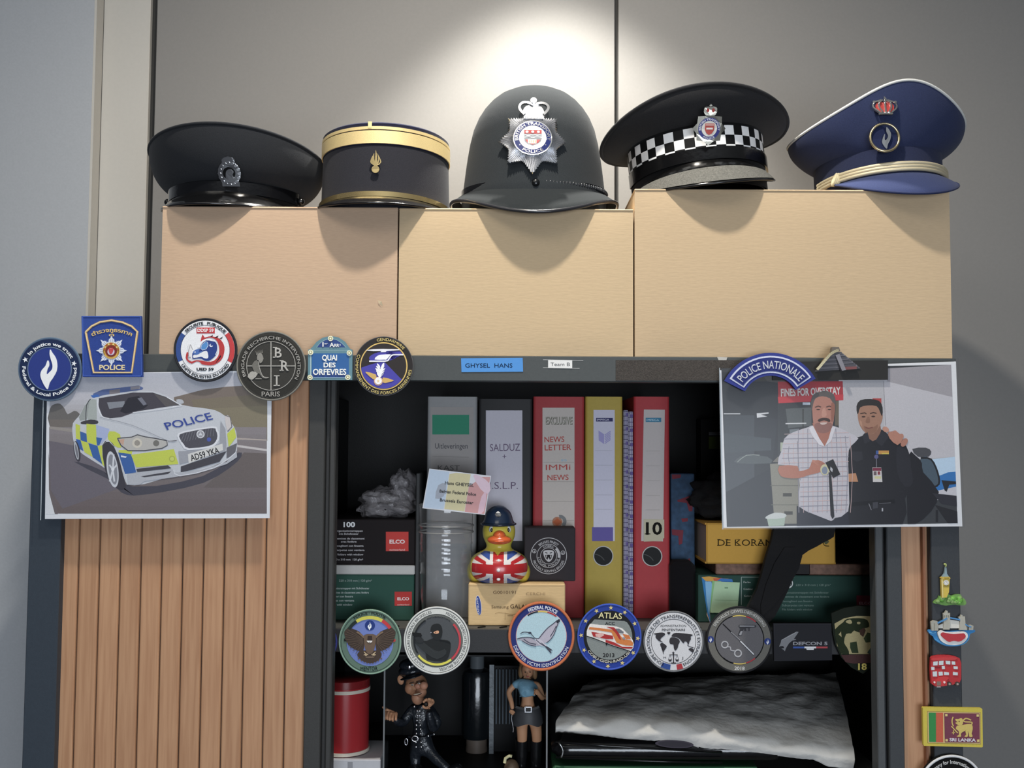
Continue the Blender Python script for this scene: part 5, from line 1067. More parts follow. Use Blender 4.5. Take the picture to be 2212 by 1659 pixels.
def onduck(px, py, r): return None
hy = ctr.y
b = MB(); zz = lambda py: zsb + (1262 - py) * ks
b.ellip((ctr.x + 1.5 * ks, hy - .024, zz(1170)), (.0164, .0105, .0064), C('d2560f'), 32, 14); b.ellip((ctr.x + 1.5 * ks, hy - .0215, zz(1163)), (.0090, .0112, .0084), C('d2560f'), 24, 14); b.build('bill', GLO, t, smooth=True, label='orange bill'); b = MB(); b.ellip((ctr.x + 1.5 * ks, hy - .0265, zz(1172)), (.0095, .0098, .0022), C('e0601c'), 24, 12); b.build('lower_bill', GLO, t, smooth=True)
for sx, px, py in ((-1, 1064, 1149), (1, 1097, 1149)):
    d = Vector(((px - 1078) * ks * 1.08, 0, 0)); y = hy - math.sqrt(max(0, (34 * ks) ** 2 - d.x ** 2)) * .98
    b = MB(); b.ellip((ctr.x + d.x, y + .0006, zz(py)), (.0031, .0016, .0042), C('e4e2da'), 18, 12); ey = b.build('eye', GLO, t, smooth=True, label='white eye'); b = MB(); b.ellip((ctr.x + d.x, y - .0008, zz(py + 1)), (.0018, .0010, .0028), C('0c0c0e'), 14, 10); b.build('pupil', GLO, ey, smooth=True)
    b = MB(); b.tube([(ctr.x + d.x + .0034 * sin(q / 12 * 2 * PI), y + .0004, zz(py) + .0045 * cos(q / 12 * 2 * PI)) for q in range(12)], .0004, C('1a1a1a'), True, 6); b.build('lash_line', GLO, ey)
HP = [(1142, 30), (1141, 34), (1138, 36), (1135, 34), (1131, 31.5), (1122, 29), (1113, 25), (1106, 18), (1101, 10), (1099, 0)]
b = MB(); b.loft([[(ctr.x - 1 * ks + r * ks * sin(2 * PI * j / 48), hy - r * ks * cos(2 * PI * j / 48) * 1.05, zz(py) + .003 * (r > 33) * -cos(2 * PI * j / 48) * .4) for j in range(48)] for py, r in crom([(float(a), float(b_)) for a, b_ in HP], 3, False)], C('27374f')); hm = b.build('helmet', GLO, t, smooth=True, label='navy helmet')
b = MB(); b.tube([(ctr.x - ks + 36 * ks * sin(2 * PI * j / 48), hy - 37.5 * ks * cos(2 * PI * j / 48), zz(1139)) for j in range(48)], .0017, C('202c40'), True, 8); b.build('helmet_brim', GLO, hm, smooth=True)
A = Art(tiltF(1076, 1112, hy - 1.05 * 24 * ks - .0015, 32, .02), 990, 1080, 5.923); A.poly('508 145 550 190 515 232 468 192', C('d0d0d2'), 0, .0012, sm=2); A.done('badge', MET, hm)
b = MB()
for y in (780, 890, 1003):
    py = 1080 + y / 5.923; import bisect
    rr_ = min(PRS, key=lambda q: abs(q[0] - py) if q[0] > 1195 else 99)[1] * ks; b.ellip((ctr.x + .5 * ks, hy - rr_ * .98, zz(py)), (.0026, .0010, .0024), C('e2dedc'), 16, 10)
b.build('buttons', GLO, t, smooth=True, label='white buttons')
# right-hand stack
YR = .13
t = thing_at('stationery_box', 'large dark green stationery box showing pastel folders, at the bottom right of the shelf', 'box', 1700, YR, ZS, GRP)
_, a, e, z0, z1 = bx('carton', PAP, '2c4a42', 1508, 1893, 1243, None, YR, YR + .22, t, zb=ZS + .0004, g=1.15)
A = Art(flatF(YR), 1200, 1080, 2.911, 1.15)
A.poly('918 485 950 490 975 780 955 720', '2f7ab4', .0004); A.poly('918 485 965 480 1040 492 1090 495 1000 512 945 510', 'd09a3a', .0005); A.poly('990 492 1040 490 1110 505 1000 520', 'c4583a', .0006); A.poly('1040 492 1110 498 1115 515 1010 512', '3a74b8', .0007); A.poly('940 512 980 512 990 560 965 720 950 640', '7fb4d8', .0008); A.poly('965 640 975 780 950 720', 'd9a48a', .0003); A.poly('985 508 1040 510 1010 640 990 712 970 700', '86b878', .0009); A.poly('1000 512 1158 518 1142 712 972 708', 'a9c8a0', .0011); A.line('1000 628 1150 632', 3, '8ab084', .0012); A.rect(1062, 548, 1084, 556, '6a8f6a', .0012); A.done('folder_picture', PAP, t, label='picture of pastel folders')
A.line('1168 485 1168 660', 3, 'aab8b0', .0004); A.line('1168 485 1500 487', 3, 'aab8b0', .0004)
for s_, x, y, wd in (('Farbe', 1182, 522, 44), ('Couleur', 1182, 565, 60), ('Colore', 1185, 608, 50)): A.text(s_, x, y, 12, 'c4ccc6', wd, d=.0005)
A.disk(1462, 525, 34, '10201c', .0004); A.disk(1462, 525, 31, 'c9cdc8', .0006); A.text('100', 1462, 538, 26, '20302c', 50, 'c', bold=.03, d=.0008)
for s_, x, y, wd in (('220 x 310 mm | 120 g/m²', 1510, 540, 220), ('Organisationsmappen mit Sichtfenster', 1425, 588, 292), ('Chemises de classement avec fenêtre', 1425, 614, 295), ('Raccoglitori con finestra', 1425, 642, 190), ('Subcarpetas con ventana', 1425, 668, 198), ('File folders with window', 1425, 694, 190)): A.text(s_, x, y, 13, '7f948a', wd, d=.0005)
A.done('lettering', PAP, t); A.rect(1892, 600, 1998, 662, '7c2436', .0004); A.text('ELCO', 1908, 656, 16, 'b89aa0', 80, bold=.02, d=.0006); A.done('logo_square', PAP, t, label='dark red ELCO square')
zt_ = z1
t = thing_at('ledger_book', 'thin mottled brown book lying on the green box, under the yellow book', 'book', 1700, YR, zt_)
_, a, e, z0, z1 = bx('cover', mat('mottled_brown', col='7d5a48', rough=.7, vary=.3, vscale=160), '7d5a48', 1546, 1882, 1218, None, YR + .004, YR + .2, t, zb=zt_ + .0004)
bx('spine_band', PLA, '1b1718', 1660, 1750, 1217, None, YR + .0025, YR + .01, t, zb=zt_ + .0006, label='black spine band')
zt_ = z1
t = thing_at('thick_book', 'thick yellow book titled DE KORAN lying under the right picture', 'book', 1665, YR, zt_)
YK = YR - .006; zk1 = P(1665, 1131, YK).z; a = P(1526, 1170, YK).x; e = P(1805, 1170, YK).x
b = MB(); pr = [(zt_ + .0005, YK + .004), (zt_ + .003, YK)] ; b.box((a, YK, zt_ + .0005), (e, YK + .006, zk1), C('c2922c', 1.15), .002); b.box((a - .001, YK + .004, zt_ + .0005), (e + .001, YK + .12, zt_ + .0032), C('c2922c', 1.1)); b.box((a - .001, YK + .004, zk1 - .0027), (e + .001, YK + .12, zk1), C('c2922c', 1.1)); b.build('cover', PAP, t, label='yellow cover')
b = MB(); b.box((a + .0015, YK + .006, zt_ + .0032), (e - .0015, YK + .117, zk1 - .0027), C('a79a90')); b.build('page_block', PAP, t)
A = Art(flatF(YK), 1200, 1080, 2.911, 1.1); A.text('DE KORAN', 1020, 288, 42, '33280f', 345, d=.0004); 
for x in (1022, 1072, 1142, 1235, 1282): A.rect(x - 6, 284, x + 14, 288, '33280f', .0004); A.rect(x - 6, 246, x + 14, 249, '33280f', .0004)
A.done('title', PAP, t); A.poly('1680 255 1700 245 1720 262 1700 280 1690 270', '5a5a3c', .0004, sm=2); A.line('1680 255 1690 285 1720 290', 5, '33280f', .0005, sm=3); A.done('motif', PAP, t)
o = crumple('cloth_bundle', mat('black_fabric', col='141315', rough=.95, bump=(300, .6, .002)), [(1570, 1073, .19, 80, .05, 42)], c='141315', seed=9, amp=.35, sharp=180); tag(o, 'black cloth bundle lying on the yellow book beside the red and blue box', 'cloth')
t = thing_at('book', 'worn blue book with reddish patches standing right of the red binder numbered 10', 'book', 1475, .2, ZS); bx('cover', mat('worn_blue', col='2c4a68', rough=.8, vary=.3, vscale=120), '2c4a68', 1449, 1500, 1023, None, .19, .36, t, zb=ZS + .0004)
A = Art(flatF(.19), 1100, 820, 4.148); RDC = '7c3440'
for q in ('1455 850 1540 850 1535 880 1460 892', '1505 1080 1620 1040 1645 1100 1640 1180 1610 1180 1590 1105 1510 1095', '1455 1340 1560 1350 1550 1470 1520 1480 1515 1400 1460 1390', '1540 1245 1600 1240 1600 1270 1550 1275', '1520 1640 1620 1600 1625 1650 1530 1655'): A.poly(q, RDC, .0004, sm=1); A.done('red_patch', PAP, t, label='reddish patch')
t = thing_at('pouch', 'black pouch standing at the foot of the blue book, left of the green box', 'pouch', 1478, .15, ZS); b = MB(); p0 = P(1449, 1280, .145); p1 = P(1504, 1280, .145); b.box((p0.x, .145, ZS + .0004), (p1.x, .185, P(1478, 1214, .145).z), C('161417'), .006); b.build('body', CLO, t, smooth=60)
t = thing_at('document_box', 'black document box at the back, with a small yellow-green label beside the right picture', 'box', 1570, .30, ZS); bx('carton', PLA, '151415', 1512, 1640, 905, None, .375, .41, t, zb=ZS + .0004)
A = Art(flatF(.375), 1100, 820, 4.148); A.rect(1788, 510, 1900, 620, '5c6a2a', .0004); A.rect(1788, 470, 1900, 498, '7c7f84', .0004); A.done('small_label', PAP, t, label='yellow-green label')
# hanging black strap
A = Art(flatF(.10)); A.poly('1690 835 1760 835 1775 1000 1800 1140 1775 1170 1728 1198 1712 1240 1690 1290 1655 1345 1603 1338 1632 1270 1652 1200 1668 1140 1680 1000', '191819', 0, .010, sm=3); A.poly('1690 1180 1728 1198 1700 1262 1640 1330 1650 1260', '201f21', .0102, .002, sm=2)
tag(A.mb.build('cloth_strap', mat('black_fabric'), smooth=60), 'long black cloth strap hanging diagonally in front of the yellow book and green box', 'strap')
# ------------------------------------------------------------------ patches on the shelf edge
YP2 = .0635
def patch2(label, px, py, name='embroidered_patch'): return patch(label, px, py, YP2, GL_, name)
def A2(ox, oy, k): return Art(flatF(YP2), ox, oy, k, 1.12)
t = patch2('blue round patch almost hidden behind the left handle strip', 682, 1387); A = A2(0, 0, 1); A.disk(682, 1387, 46, '2c3270', -.0035, .004); A.done('backing', EMB, t); A.rim(682, 1387, 45, 2, '3a4088', .0005); A.done('rim', EMB, t); A.star(723, 1391, 2.5, 'c9c9b0', d=.0008); A.done('star', EMB, t)
# mentor
t = patch2('round green patch with a diving brown eagle and MENTOR below', 799, 1386, 'rubber_patch'); A = A2(720, 1300, 7.135); cx, cy = 566, 617; sx = .965
A.ell(cx, cy, 480, 500, '5c7566', -.0035, .0035); A.done('backing', RUB, t); A.rim(cx, cy, 490, 12, '82a08c', 0, sx); A.rim(cx, cy, 462, 4, '33443a', .0003, sx); A.done('rim', RUB, t, smooth=True, label='pale green rim')
A.ell(cx, cy, 360, 372, '6a7cbc', .0003, .0003); A.done('sky', RUB, t, label='lilac-blue sky')
A.ring(cx, cy, 352, 402, 'c9c238', -33, 30, .0006, .001); A.ring(cx, cy, 352, 402, '24302c', -58, -33, .0006, .0008); A.ring(cx, cy, 352, 402, 'c03036', 30, 56, .0006, .001); A.rect(165, 565, 215, 608, '1c1f1e', .0006, .0005); A.disk(938, 592, 24, 'b8322c', .0006, .0005, 16); A.done('tricolour_band', RUB, t)
A.disk(566, 362, 78, '22387c', .0006, .0005); flame(A, 562, 362, .62, 'e4e8ee', .0011, .0004); A.done('flame_emblem', RUB, t)
A.arc('POLICE · POLITIE', cx, cy, 425, -35, 34, 42, '1a221d', .01, .0003, .0006, sx); A.text('MENTOR', 553, 1058, 64, '16201c', 262, 'c', rot=-1, bold=.012, d=.0003, t=.0006); A.done('lettering', RUB, t)
BR = '453830'
for sg in (-1, 1):
    m = lambda u: cx + sg * (u)
    A.poly([(m(-90 + 180), 560), (m(150), 470), (m(200), 440), (m(320), 395), (m(350), 410), (m(395), 460), (m(385), 530), (m(360), 610), (m(300), 690), (m(200), 745), (m(120), 770), (m(90), 700)], BR, .0006, .0007, sm=2)
    for i in range(10): a = 28 + i * 11; A.line([(m(110), 560 + i * 8), (m(110 + 275 * sin(R(150 - a))), 560 + i * 8 - 150 * cos(R(a)) + i * 8)], 8, '5c4c40', .0014, .0003)
    A.line([(m(90), 545), (m(150), 490), (m(200), 460)], 28, '7a6450', .0014, .0005)
A.poly('480 510 566 495 655 510 655 600 640 700 600 790 530 790 490 700 478 600', '6a5646', .0013, .0008, sm=2); A.poly('535 520 600 520 605 585 566 600 528 585', '3a2e2a', .0022, .0003, sm=1); A.poly('518 592 608 592 600 612 570 630 530 612', 'e0dcd6', .0026, .0003); A.poly('556 610 578 610 567 632', '2a221e', .0029)
A.poly('400 770 460 745 566 760 680 745 745 790 735 850 690 900 620 935 540 938 450 905 390 850 370 810', BR, .0008, .0008, sm=2)
for i in range(9): x = 395 + i * 43; y = 868 + 68 * sin(PI * i / 8); A.poly([(x - 20, y - 6), (x + 20, y - 6), (x, y + 24)], '6b5646', .001, .0004)
A.ell(566, 850, 70, 14, '6b5a4c', .0017, .0003)
for sg in (-1, 1):
    for a in (-50, -15, 20, 55): A.line([(566 + sg * 60, 790), (566 + sg * (60 + 42 * sin(R(a)) * -1), 790 + 42 * cos(R(a)))], 9, 'cdb48c', .0020, .0004)
    A.line([(566 + sg * 60, 795), (566 + sg * 90, 765)], 10, 'cdb48c', .0020, .0004)
A.done('eagle', RUB, t, label='brown eagle')
# police judiciaire
t = patch2('round white-ringed patch with a masked figure in black aiming a pistol', 943, 1383, 'rubber_patch'); A = A2(720, 1300, 7.135); cx, cy = 1597, 596; sx = .975
A.ell(cx, cy, 500, 520, '2e3032', -.0035, .0038); A.done('backing', RUB, t); A.rim(cx, cy, 512, 14, 'c9cac6', .0003, sx); A.done('rim', RUB, t, smooth=True, label='white rim'); A.ring(cx, cy, 412, 490, 'c9cac4', d=.0006, t=.0006, sx=sx); A.done('white_ring', RUB, t); A.ell(cx, cy, 400, 408, '5f615d', .0006); A.ell(cx, cy, 350, 372, '4b4e51', .0008); A.done('ground', RUB, t, label='grey ground')
A.arc('POLICE JUDICIAIRE FEDERALE BRUXELLES', cx, cy, 428, -153, -11, 44, '26262a', .004, .0013, sx=sx); A.arc('FEDERALE GERECHTELIJKE POLITIE BRUSSEL', cx, cy, 428, 19, 176, 44, '26262a', .004, .0013, sx=sx); A.arc('ANTI-BANDITISME', cx, cy, 352, -25, 35, 26, '1e2022', .008, .001); A.done('lettering', RUB, t)
A.ring(cx, cy, 348, 370, '1f2224', -122, -30, .001, .001, sx); A.ring(cx, cy, 350, 382, 'c03a44', 46, 140, .001, .0014, sx); A.ring(cx, cy, 350, 382, 'd8cf3a', 142, 232, .001, .0014, sx); A.done('tricolour_band', RUB, t)
BK = '232526'; A.poly('1500 420 1525 360 1590 335 1650 350 1680 420 1680 500 1650 570 1600 590 1550 560 1510 500', BK, .001, .0012, sm=2); A.poly('1440 600 1540 560 1640 580 1760 590 1810 640 1800 760 1760 880 1680 915 1450 890 1430 800 1380 740 1270 640 1260 570 1300 560 1360 590', BK, .001, .0009, sm=2); A.poly('1260 600 1330 560 1400 620 1500 700 1620 760 1720 720 1740 800 1600 880 1450 800 1330 700', '303334', .0019, .0004, sm=2); A.poly('1218 468 1350 478 1370 520 1350 545 1300 535 1225 520', '1a1b1c', .0019, .0006); A.poly('1260 545 1330 535 1395 580 1380 620 1300 620', '2c2e30', .0026, .0004, sm=2); A.line('1640 590 1720 600 1805 630', 12, '16181a', .0019, .0005, sm=2); A.line('1480 700 1560 770 1620 760', 6, '3b3e40', .0024, sm=2)
A.done('masked_figure', RUB, t, label='black masked figure'); A.poly('1548 465 1575 448 1610 438 1630 450 1625 478 1590 488 1555 480', 'd39a74', .0022, .0003, sm=2); A.disk(1580, 468, 7, '3a2a22', .0026); A.disk(1508, 468, 8, '9a9aa8', .0023); A.done('eye_slit', RUB, t)
# DVI
t = patch2('round orange-edged patch with a flying ibis on pale blue, DISASTER VICTIM IDENTIFICATION', 1170, 1374); A = A2(1085, 1290, 7.135); cx, cy = 602, 600; sx = .955
A.ell(cx, cy, 490, 515, '2b3570', -.0035, .004); A.done('ground', EMB, t, label='dark blue ground'); A.rim(cx, cy, 515, 22, 'c0683c', .0005, sx); A.done('rim', EMB, t, smooth=True, label='orange stitched rim'); A.ell(cx, cy, 392, 402, 'cf9a94', .0006); A.ell(cx, cy, 384, 394, 'a9c6cf', .0008, .0003); A.done('sky', EMB, t, label='pale blue centre')
A.ring(cx, cy, 372, 392, '20232e', -33, -8, .0012, .0004); A.ring(cx, cy, 372, 392, 'ccb04a', -8, 14, .0012, .0004); A.ring(cx, cy, 372, 392, 'a8323a', 14, 37, .0012, .0004); A.done('tricolour_band', EMB, t)
A.arc('FEDERAL POLICE', cx, cy, 418, -28, 35, 56, 'd8dae4', .02, .0006, .0006, sx); A.arc('DISASTER VICTIM IDENTIFICATION', cx, cy, 476, 251, 112, 54, 'd8dae4', .015, .0006, .0006, sx); A.done('lettering', EMB, t)
A.poly('560 640 600 570 660 500 720 450 800 390 850 340 890 345 880 390 840 470 800 560 760 620 700 690 640 700 590 690', 'b0aab8', .0012, .0005, sm=2); A.poly('225 640 300 618 400 615 480 640 530 690 600 735 520 745 420 740 340 690 290 660', 'a5a0ac', .0012, .0005, sm=2); A.poly('500 640 560 630 640 700 690 740 640 750 560 730', 'bdb8c4', .0014, .0005, sm=2)
DKL = '3c3f4e'
for q in ('280 560 310 540 360 535 430 545', '430 545 470 590 500 625 560 635', '560 635 620 560 700 470 790 400 850 350', '880 350 850 420 800 560 740 650 680 700', '830 440 790 520 740 600', '225 640 300 620 420 615 500 640', '300 665 360 700 430 735 520 750', '330 640 420 700 520 720', '520 650 600 720 700 770 770 820', '600 700 680 770 750 860'): A.line(q, 10, DKL, .0018, .0003, sm=4)
A.poly('830 380 865 335 890 340 885 375 850 400', '30333c', .0019); A.poly('640 740 700 760 770 810 745 815 760 865 735 850 690 800', '50535e', .0018, sm=1); A.ell(425, 548, 26, 16, DKL, .0018); A.done('ibis', EMB, t, label='grey ibis')
# atlas
t = patch2('round royal-blue patch with gold stars and an orange train, ATLAS 2013', 1316, 1375); A = A2(1085, 1290, 7.135); cx, cy = 1650, 610; sx = .965
A.ell(cx, cy, 492, 505, '283f92', -.0035, .004); A.done('backing', EMB, t); A.rim(cx, cy, 500, 14, '3c58b8', .0005, sx); A.done('rim', EMB, t, smooth=True, label='blue stitched rim'); A.ell(cx, cy, 398, 405, '232427', .0006, .0003); A.poly([(1420, 340), (1880, 365)] + [(cx + 352 * sin(R(a)), cy - 352 * cos(R(a))) for a in range(50, 311, 10)], '7f8582', .0010, .0002); A.done('ground', EMB, t, label='black and grey ground')
for i in range(12):
    if i == 0: pass
    a = R(3 + i * 30 + 0); A.star(cx + 450 * sin(a) * .97, cy - 450 * cos(a), 36, 'd0bc72', d=.0007, t=.0006, rot=i * 30)
A.done('stars', EMB, t, label='gold stars')
A.text('ATLAS', 1660, 325, 92, 'd6cc94', 360, 'c', rot=3, bold=.012, d=.0012, t=.0005); A.text('ACC', 1658, 425, 46, '1d1d1f', 150, 'c', bold=.02, d=.0013); A.text('2013', 1637, 920, 62, '1d1d1f', 180, 'c', bold=.02, d=.0013); A.arc('COBU-GIGN-RAID-USP', cx, cy, 402, 237, 124, 42, 'c9c5b8', .012, .001, .0005); A.done('lettering', EMB, t)
A.poly('1350 405 1500 425 1600 430 1760 450 1850 480 1950 580 2010 660 2025 720 2015 780 1975 830 1850 800 1700 740 1550 680 1400 620 1300 590 1300 520 1320 460', 'dcd6cf', .0013, .0004, sm=1); A.poly('1345 455 1600 485 1720 500 1800 560 1860 640 1980 660 2015 700 2005 745 1900 740 1760 700 1680 540 1500 510 1330 490', 'cc7634', .0018, .0003, sm=1); A.poly('1600 450 1720 460 1790 540 1830 650 1800 640 1740 540 1690 490', 'a82a2c', .0022, .0002, sm=1); A.poly('1370 530 1450 540 1600 570 1700 590 1710 640 1600 640 1400 600', 'a82a2c', .0022, .0002); A.poly('1590 650 1720 690 1850 760 2010 765 1990 790 1860 785 1700 730 1590 690', 'a82a2c', .0022, .0002, sm=1); A.poly('1740 480 1800 480 1870 530 1860 550 1790 545', '6f7076', .0025, .0002); A.poly('1850 560 1950 580 1980 640 1900 640', 'c96f34', .0024); A.poly('1850 610 1890 620 1885 650 1850 640', '8a8a92', .0026); A.poly('1430 560 1540 545 1570 580 1500 620 1440 600', 'd6a8a0', .0025); A.line('1300 595 1500 665 1700 745 1970 830', 12, '1a1a1c', .002); A.poly('1590 705 1625 715 1600 745', '1a1a1c', .002); A.done('train', EMB, t, label='orange and red train')
# transferements
t = patch2('round white patch with a black world map and scales of justice', 1455, 1386); A = A2(1385, 1300, 7.498); cx, cy = 522, 640; sx = .985
A.ell(cx, cy, 480, 485, '4b4c4e', -.0035, .004); A.done('backing', EMB, t); A.rim(cx, cy, 484, 12, '77787a', .0004, sx); A.done('rim', EMB, t, smooth=True, label='grey rim'); A.ell(cx, cy, 462, 466, 'c9c8ca', .0006, .0003); A.ring(cx, cy, 356, 364, '2f2f33', d=.0011); A.done('ground', EMB, t, label='white ground')
A.ring(cx, cy, 376, 462, '2e4a8c', 187, 207, .0012); A.done('blue_band', EMB, t); A.ring(cx, cy, 376, 462, 'a83038', 160, 173, .0012); A.done('red_band', EMB, t)
A.arc('EQUIPE NATIONALE DES TRANSFEREMENTS ET EXTRADITIONS', cx, cy, 385, -156, 158, 52, '26262a', .01, .0012, .0003); A.text('ADMINISTRATION', 515, 405, 38, '2a2a2e', 415, 'c', bold=.02, d=.0012); A.text('PENITENTIAIRE', 522, 470, 38, '2a2a2e', 375, 'c', bold=.015, d=.0012); A.text('M', 380, 918, 34, '4a4a4e', 44, 'c', bold=.02, d=.0012); A.text('J', 665, 928, 44, '4a4a4e', 26, 'c', d=.0012); A.done('lettering', EMB, t)
MC = '38363a'
for q in ('195 515 300 495 370 500 385 530 350 560 310 600 320 630 350 650 300 640 260 610 230 570 235 530', '320 665 350 665 410 710 400 745 370 790 350 835 362 838 345 800 320 730 305 690', '420 490 470 490 455 525 430 520', '465 590 500 570 590 590 625 640 600 690 590 740 550 790 525 740 520 690 470 680 455 640', '490 560 510 520 560 500 650 505 740 515 835 530 800 560 805 600 780 640 760 700 740 650 700 640 690 670 660 650 620 600 560 570', '765 765 800 745 840 760 855 790 830 815 790 790', '740 690 790 720 850 735 820 740 760 715'): A.poly(q, MC, .0012, .0003, sm=2)
A.done('world_map', EMB, t, label='black world map')
A.rect(514, 830, 530, 985, MC, .0012, .0004); A.line('455 855 590 855', 8, MC, .0012, .0004); A.star(518, 820, 24, MC, d=.0012, t=.0004); A.rect(485, 980, 560, 992, MC, .0012, .0004)
for x in (465, 580): A.line([(x, 858), (x - 26, 930)], 5, MC, .0012); A.line([(x, 858), (x + 26, 930)], 5, MC, .0012); A.poly([(x - 32, 930), (x + 32, 930), (x + 15, 962), (x - 15, 962)], MC, .0012, .0004)
A.done('scales', EMB, t, label='black scales')
# specialist 2018
t = patch2('round grey patch with a pistol, baton and handcuffs, dated 2018', 1596, 1383); A = A2(1385, 1300, 7.498); cx, cy = 1588, 612; sx = .985
A.ell(cx, cy, 530, 535, '232325', -.0035, .004); A.done('backing', EMB, t); A.rim(cx, cy, 530, 16, '262628', .0005, sx); A.done('rim', EMB, t, smooth=True, label='black stitched rim'); A.ring(cx, cy, 402, 512, '67655f', d=.0007, t=.0002); A.disk(cx, cy, 392, '615f62', .0007, .0002); A.ring(cx, cy, 388, 404, '141416', d=.001); A.done('ground', EMB, t, label='grey ground')
A.ring(cx, cy, 382, 400, 'c9b050', -16, 16, .0012); A.ring(cx, cy, 382, 400, 'b0343c', 16, 42, .0012); A.ring(cx, cy, 382, 400, 'c9b050', 164, 194, .0012); A.ring(cx, cy, 382, 400, 'b0343c', 140, 163, .0012); A.ring(cx, cy, 382, 402, '101012', 194, 222, .0012); A.done('tricolour_band', EMB, t)
A.arc('SPECIALIST GEWELDBEHEERSING', cx, cy, 440, -61, 62, 50, 'b9b7b2', .01, .001, .0005); A.text('2018', 1590, 1100, 56, 'c9c7c2', 165, 'c', rot=1, bold=.02, d=.001, t=.0005); A.done('lettering', EMB, t)
for x, y in ((1122, 606), (2045, 640)): A.disk(x, y, 54, '2c3c78', .001); flame(A, x, y, .42, 'd4d6de', .0012, .0003)
A.done('flame_badges', EMB, t, label='small blue flame badges')
GY = '8f8f94'; A.poly('1580 370 1840 372 1862 385 1850 412 1790 412 1755 420 1752 470 1735 470 1735 425 1690 425 1700 465 1670 470 1665 430 1640 470 1625 545 1560 545 1600 440 1575 400', '3a3a3e', .0010, .0003); A.poly('1590 380 1835 382 1830 400 1590 398', GY, .0014, .0002); A.poly('1610 470 1640 470 1618 540 1580 530', GY, .0014, .0002); A.done('pistol', EMB, t)
A.line('1320 355 1460 490', 16, '1c1c1e', .001, .0004); A.line('1460 490 1600 625', 22, '3c3c40', .001, .0004); A.line('1455 485 1600 620', 7, 'b0b0b4', .0015); A.line('1600 630 1825 855', 32, '26262a', .001, .0003); A.line('1603 632 1822 850', 20, 'c9c9cc', .0014, .0003); A.done('baton', EMB, t)
A.ring(1352, 690, 42, 60, 'a9a9ac', d=.001, t=.0004); A.ring(1565, 830, 44, 64, 'a9a9ac', d=.001, t=.0004); A.line('1395 725 1440 730 1450 780 1510 790', 20, 'a09fa3', .001, .0005, sm=2); A.done('handcuffs', EMB, t)
# defcon
t = patch2('black rectangular rubber patch with grey bird of prey and DEFCON 5', 1732, 1384, 'rubber_patch'); A = A2(1660, 1290, 9.217)
A.poly('95 520 1250 520 1265 1255 110 1270', '1f1f24', -.0035, .004, sm=0); A.line('110 540 1240 540 1252 1240 122 1252 110 540', 12, '2a2a30', .0006, .0005); A.done('backing', RUB, t); A.poly('205 985 240 900 250 850 420 750 560 680 595 690 500 830 545 830 540 845 470 860 400 920 340 1020 322 1075 300 1045 250 1020 310 1010 290 970 240 970', '77787c', .0006, .0006); A.line('260 850 420 765 540 700', 10, '9c9da0', .0013); A.done('bird', RUB, t, label='grey bird of prey')
A.text('DEFCON 5', 485, 950, 66, '8f8f94', 685, bold=.03, d=.0006, t=.0005); A.rect(485, 980, 712, 1015, '34529a', .0006, .0004); A.rect(712, 980, 945, 1015, 'd4d4d6', .0006, .0004); A.rect(945, 980, 1172, 1015, 'a83c42', .0006, .0004); A.poly('748 1018 905 1018 895 1045 758 1045', 'd4d4d6', .0006, .0004); A.done('lettering', RUB, t)
# camouflage 18
t = patch2('shield-shaped camouflage patch with a yellow 18, partly behind the right post', 1850, 1380); A = A2(1660, 1290, 9.217)
A.poly('1250 320 1500 215 1800 170 2150 215 2400 320 2400 900 2300 1150 2100 1350 1880 1525 1650 1400 1450 1200 1330 950 1280 700', '1f241d', -.0035, .004, sm=0); A.done('backing', EMB, t); A.poly('1310 525 1500 420 1750 370 2000 375 2300 440 2340 700 2280 950 2200 1130 1450 1130 1360 950', 'a3966a', .0006, .0002)
A.poly('1320 640 1480 500 1560 430 1800 415 1960 450 2000 580 1900 620 1800 700 1700 660 1640 720 1540 730 1500 900 1560 1000 1600 1130 1440 1120 1370 950 1330 800', '28301f', .0009, .0002, sm=2); A.poly('1620 900 1750 880 1770 1000 1790 1110 1660 1110 1620 1000', '2f3a26', .0009, sm=1); A.poly('1800 660 1900 600 1930 660 1880 790 1820 740', '4a352c', .0012, sm=1); A.poly('1960 700 2080 720 2050 880 1930 900 1890 820', '38452c', .0011, sm=1); A.poly('1540 470 1620 440 1660 500 1620 530 1540 500', 'a3966a', .0012, sm=2); A.poly('1390 740 1440 680 1450 790', 'a3966a', .0012); A.ell(1790, 510, 36, 26, 'a3966a', .0012); A.poly('1960 1100 2030 1000 2060 1160', '3a4a44', .0012)
A.poly('1440 1150 1800 1140 2250 1130 2100 1300 1700 1320 1530 1290', '4a3030', .0009, .0002); A.done('camouflage', EMB, t, label='green, sand and maroon camouflage'); A.text('18', 1780, 1440, 130, 'd6c25a', 170, bold=.025, d=.0008, t=.0006); A.done('number', EMB, t, label='yellow 18')
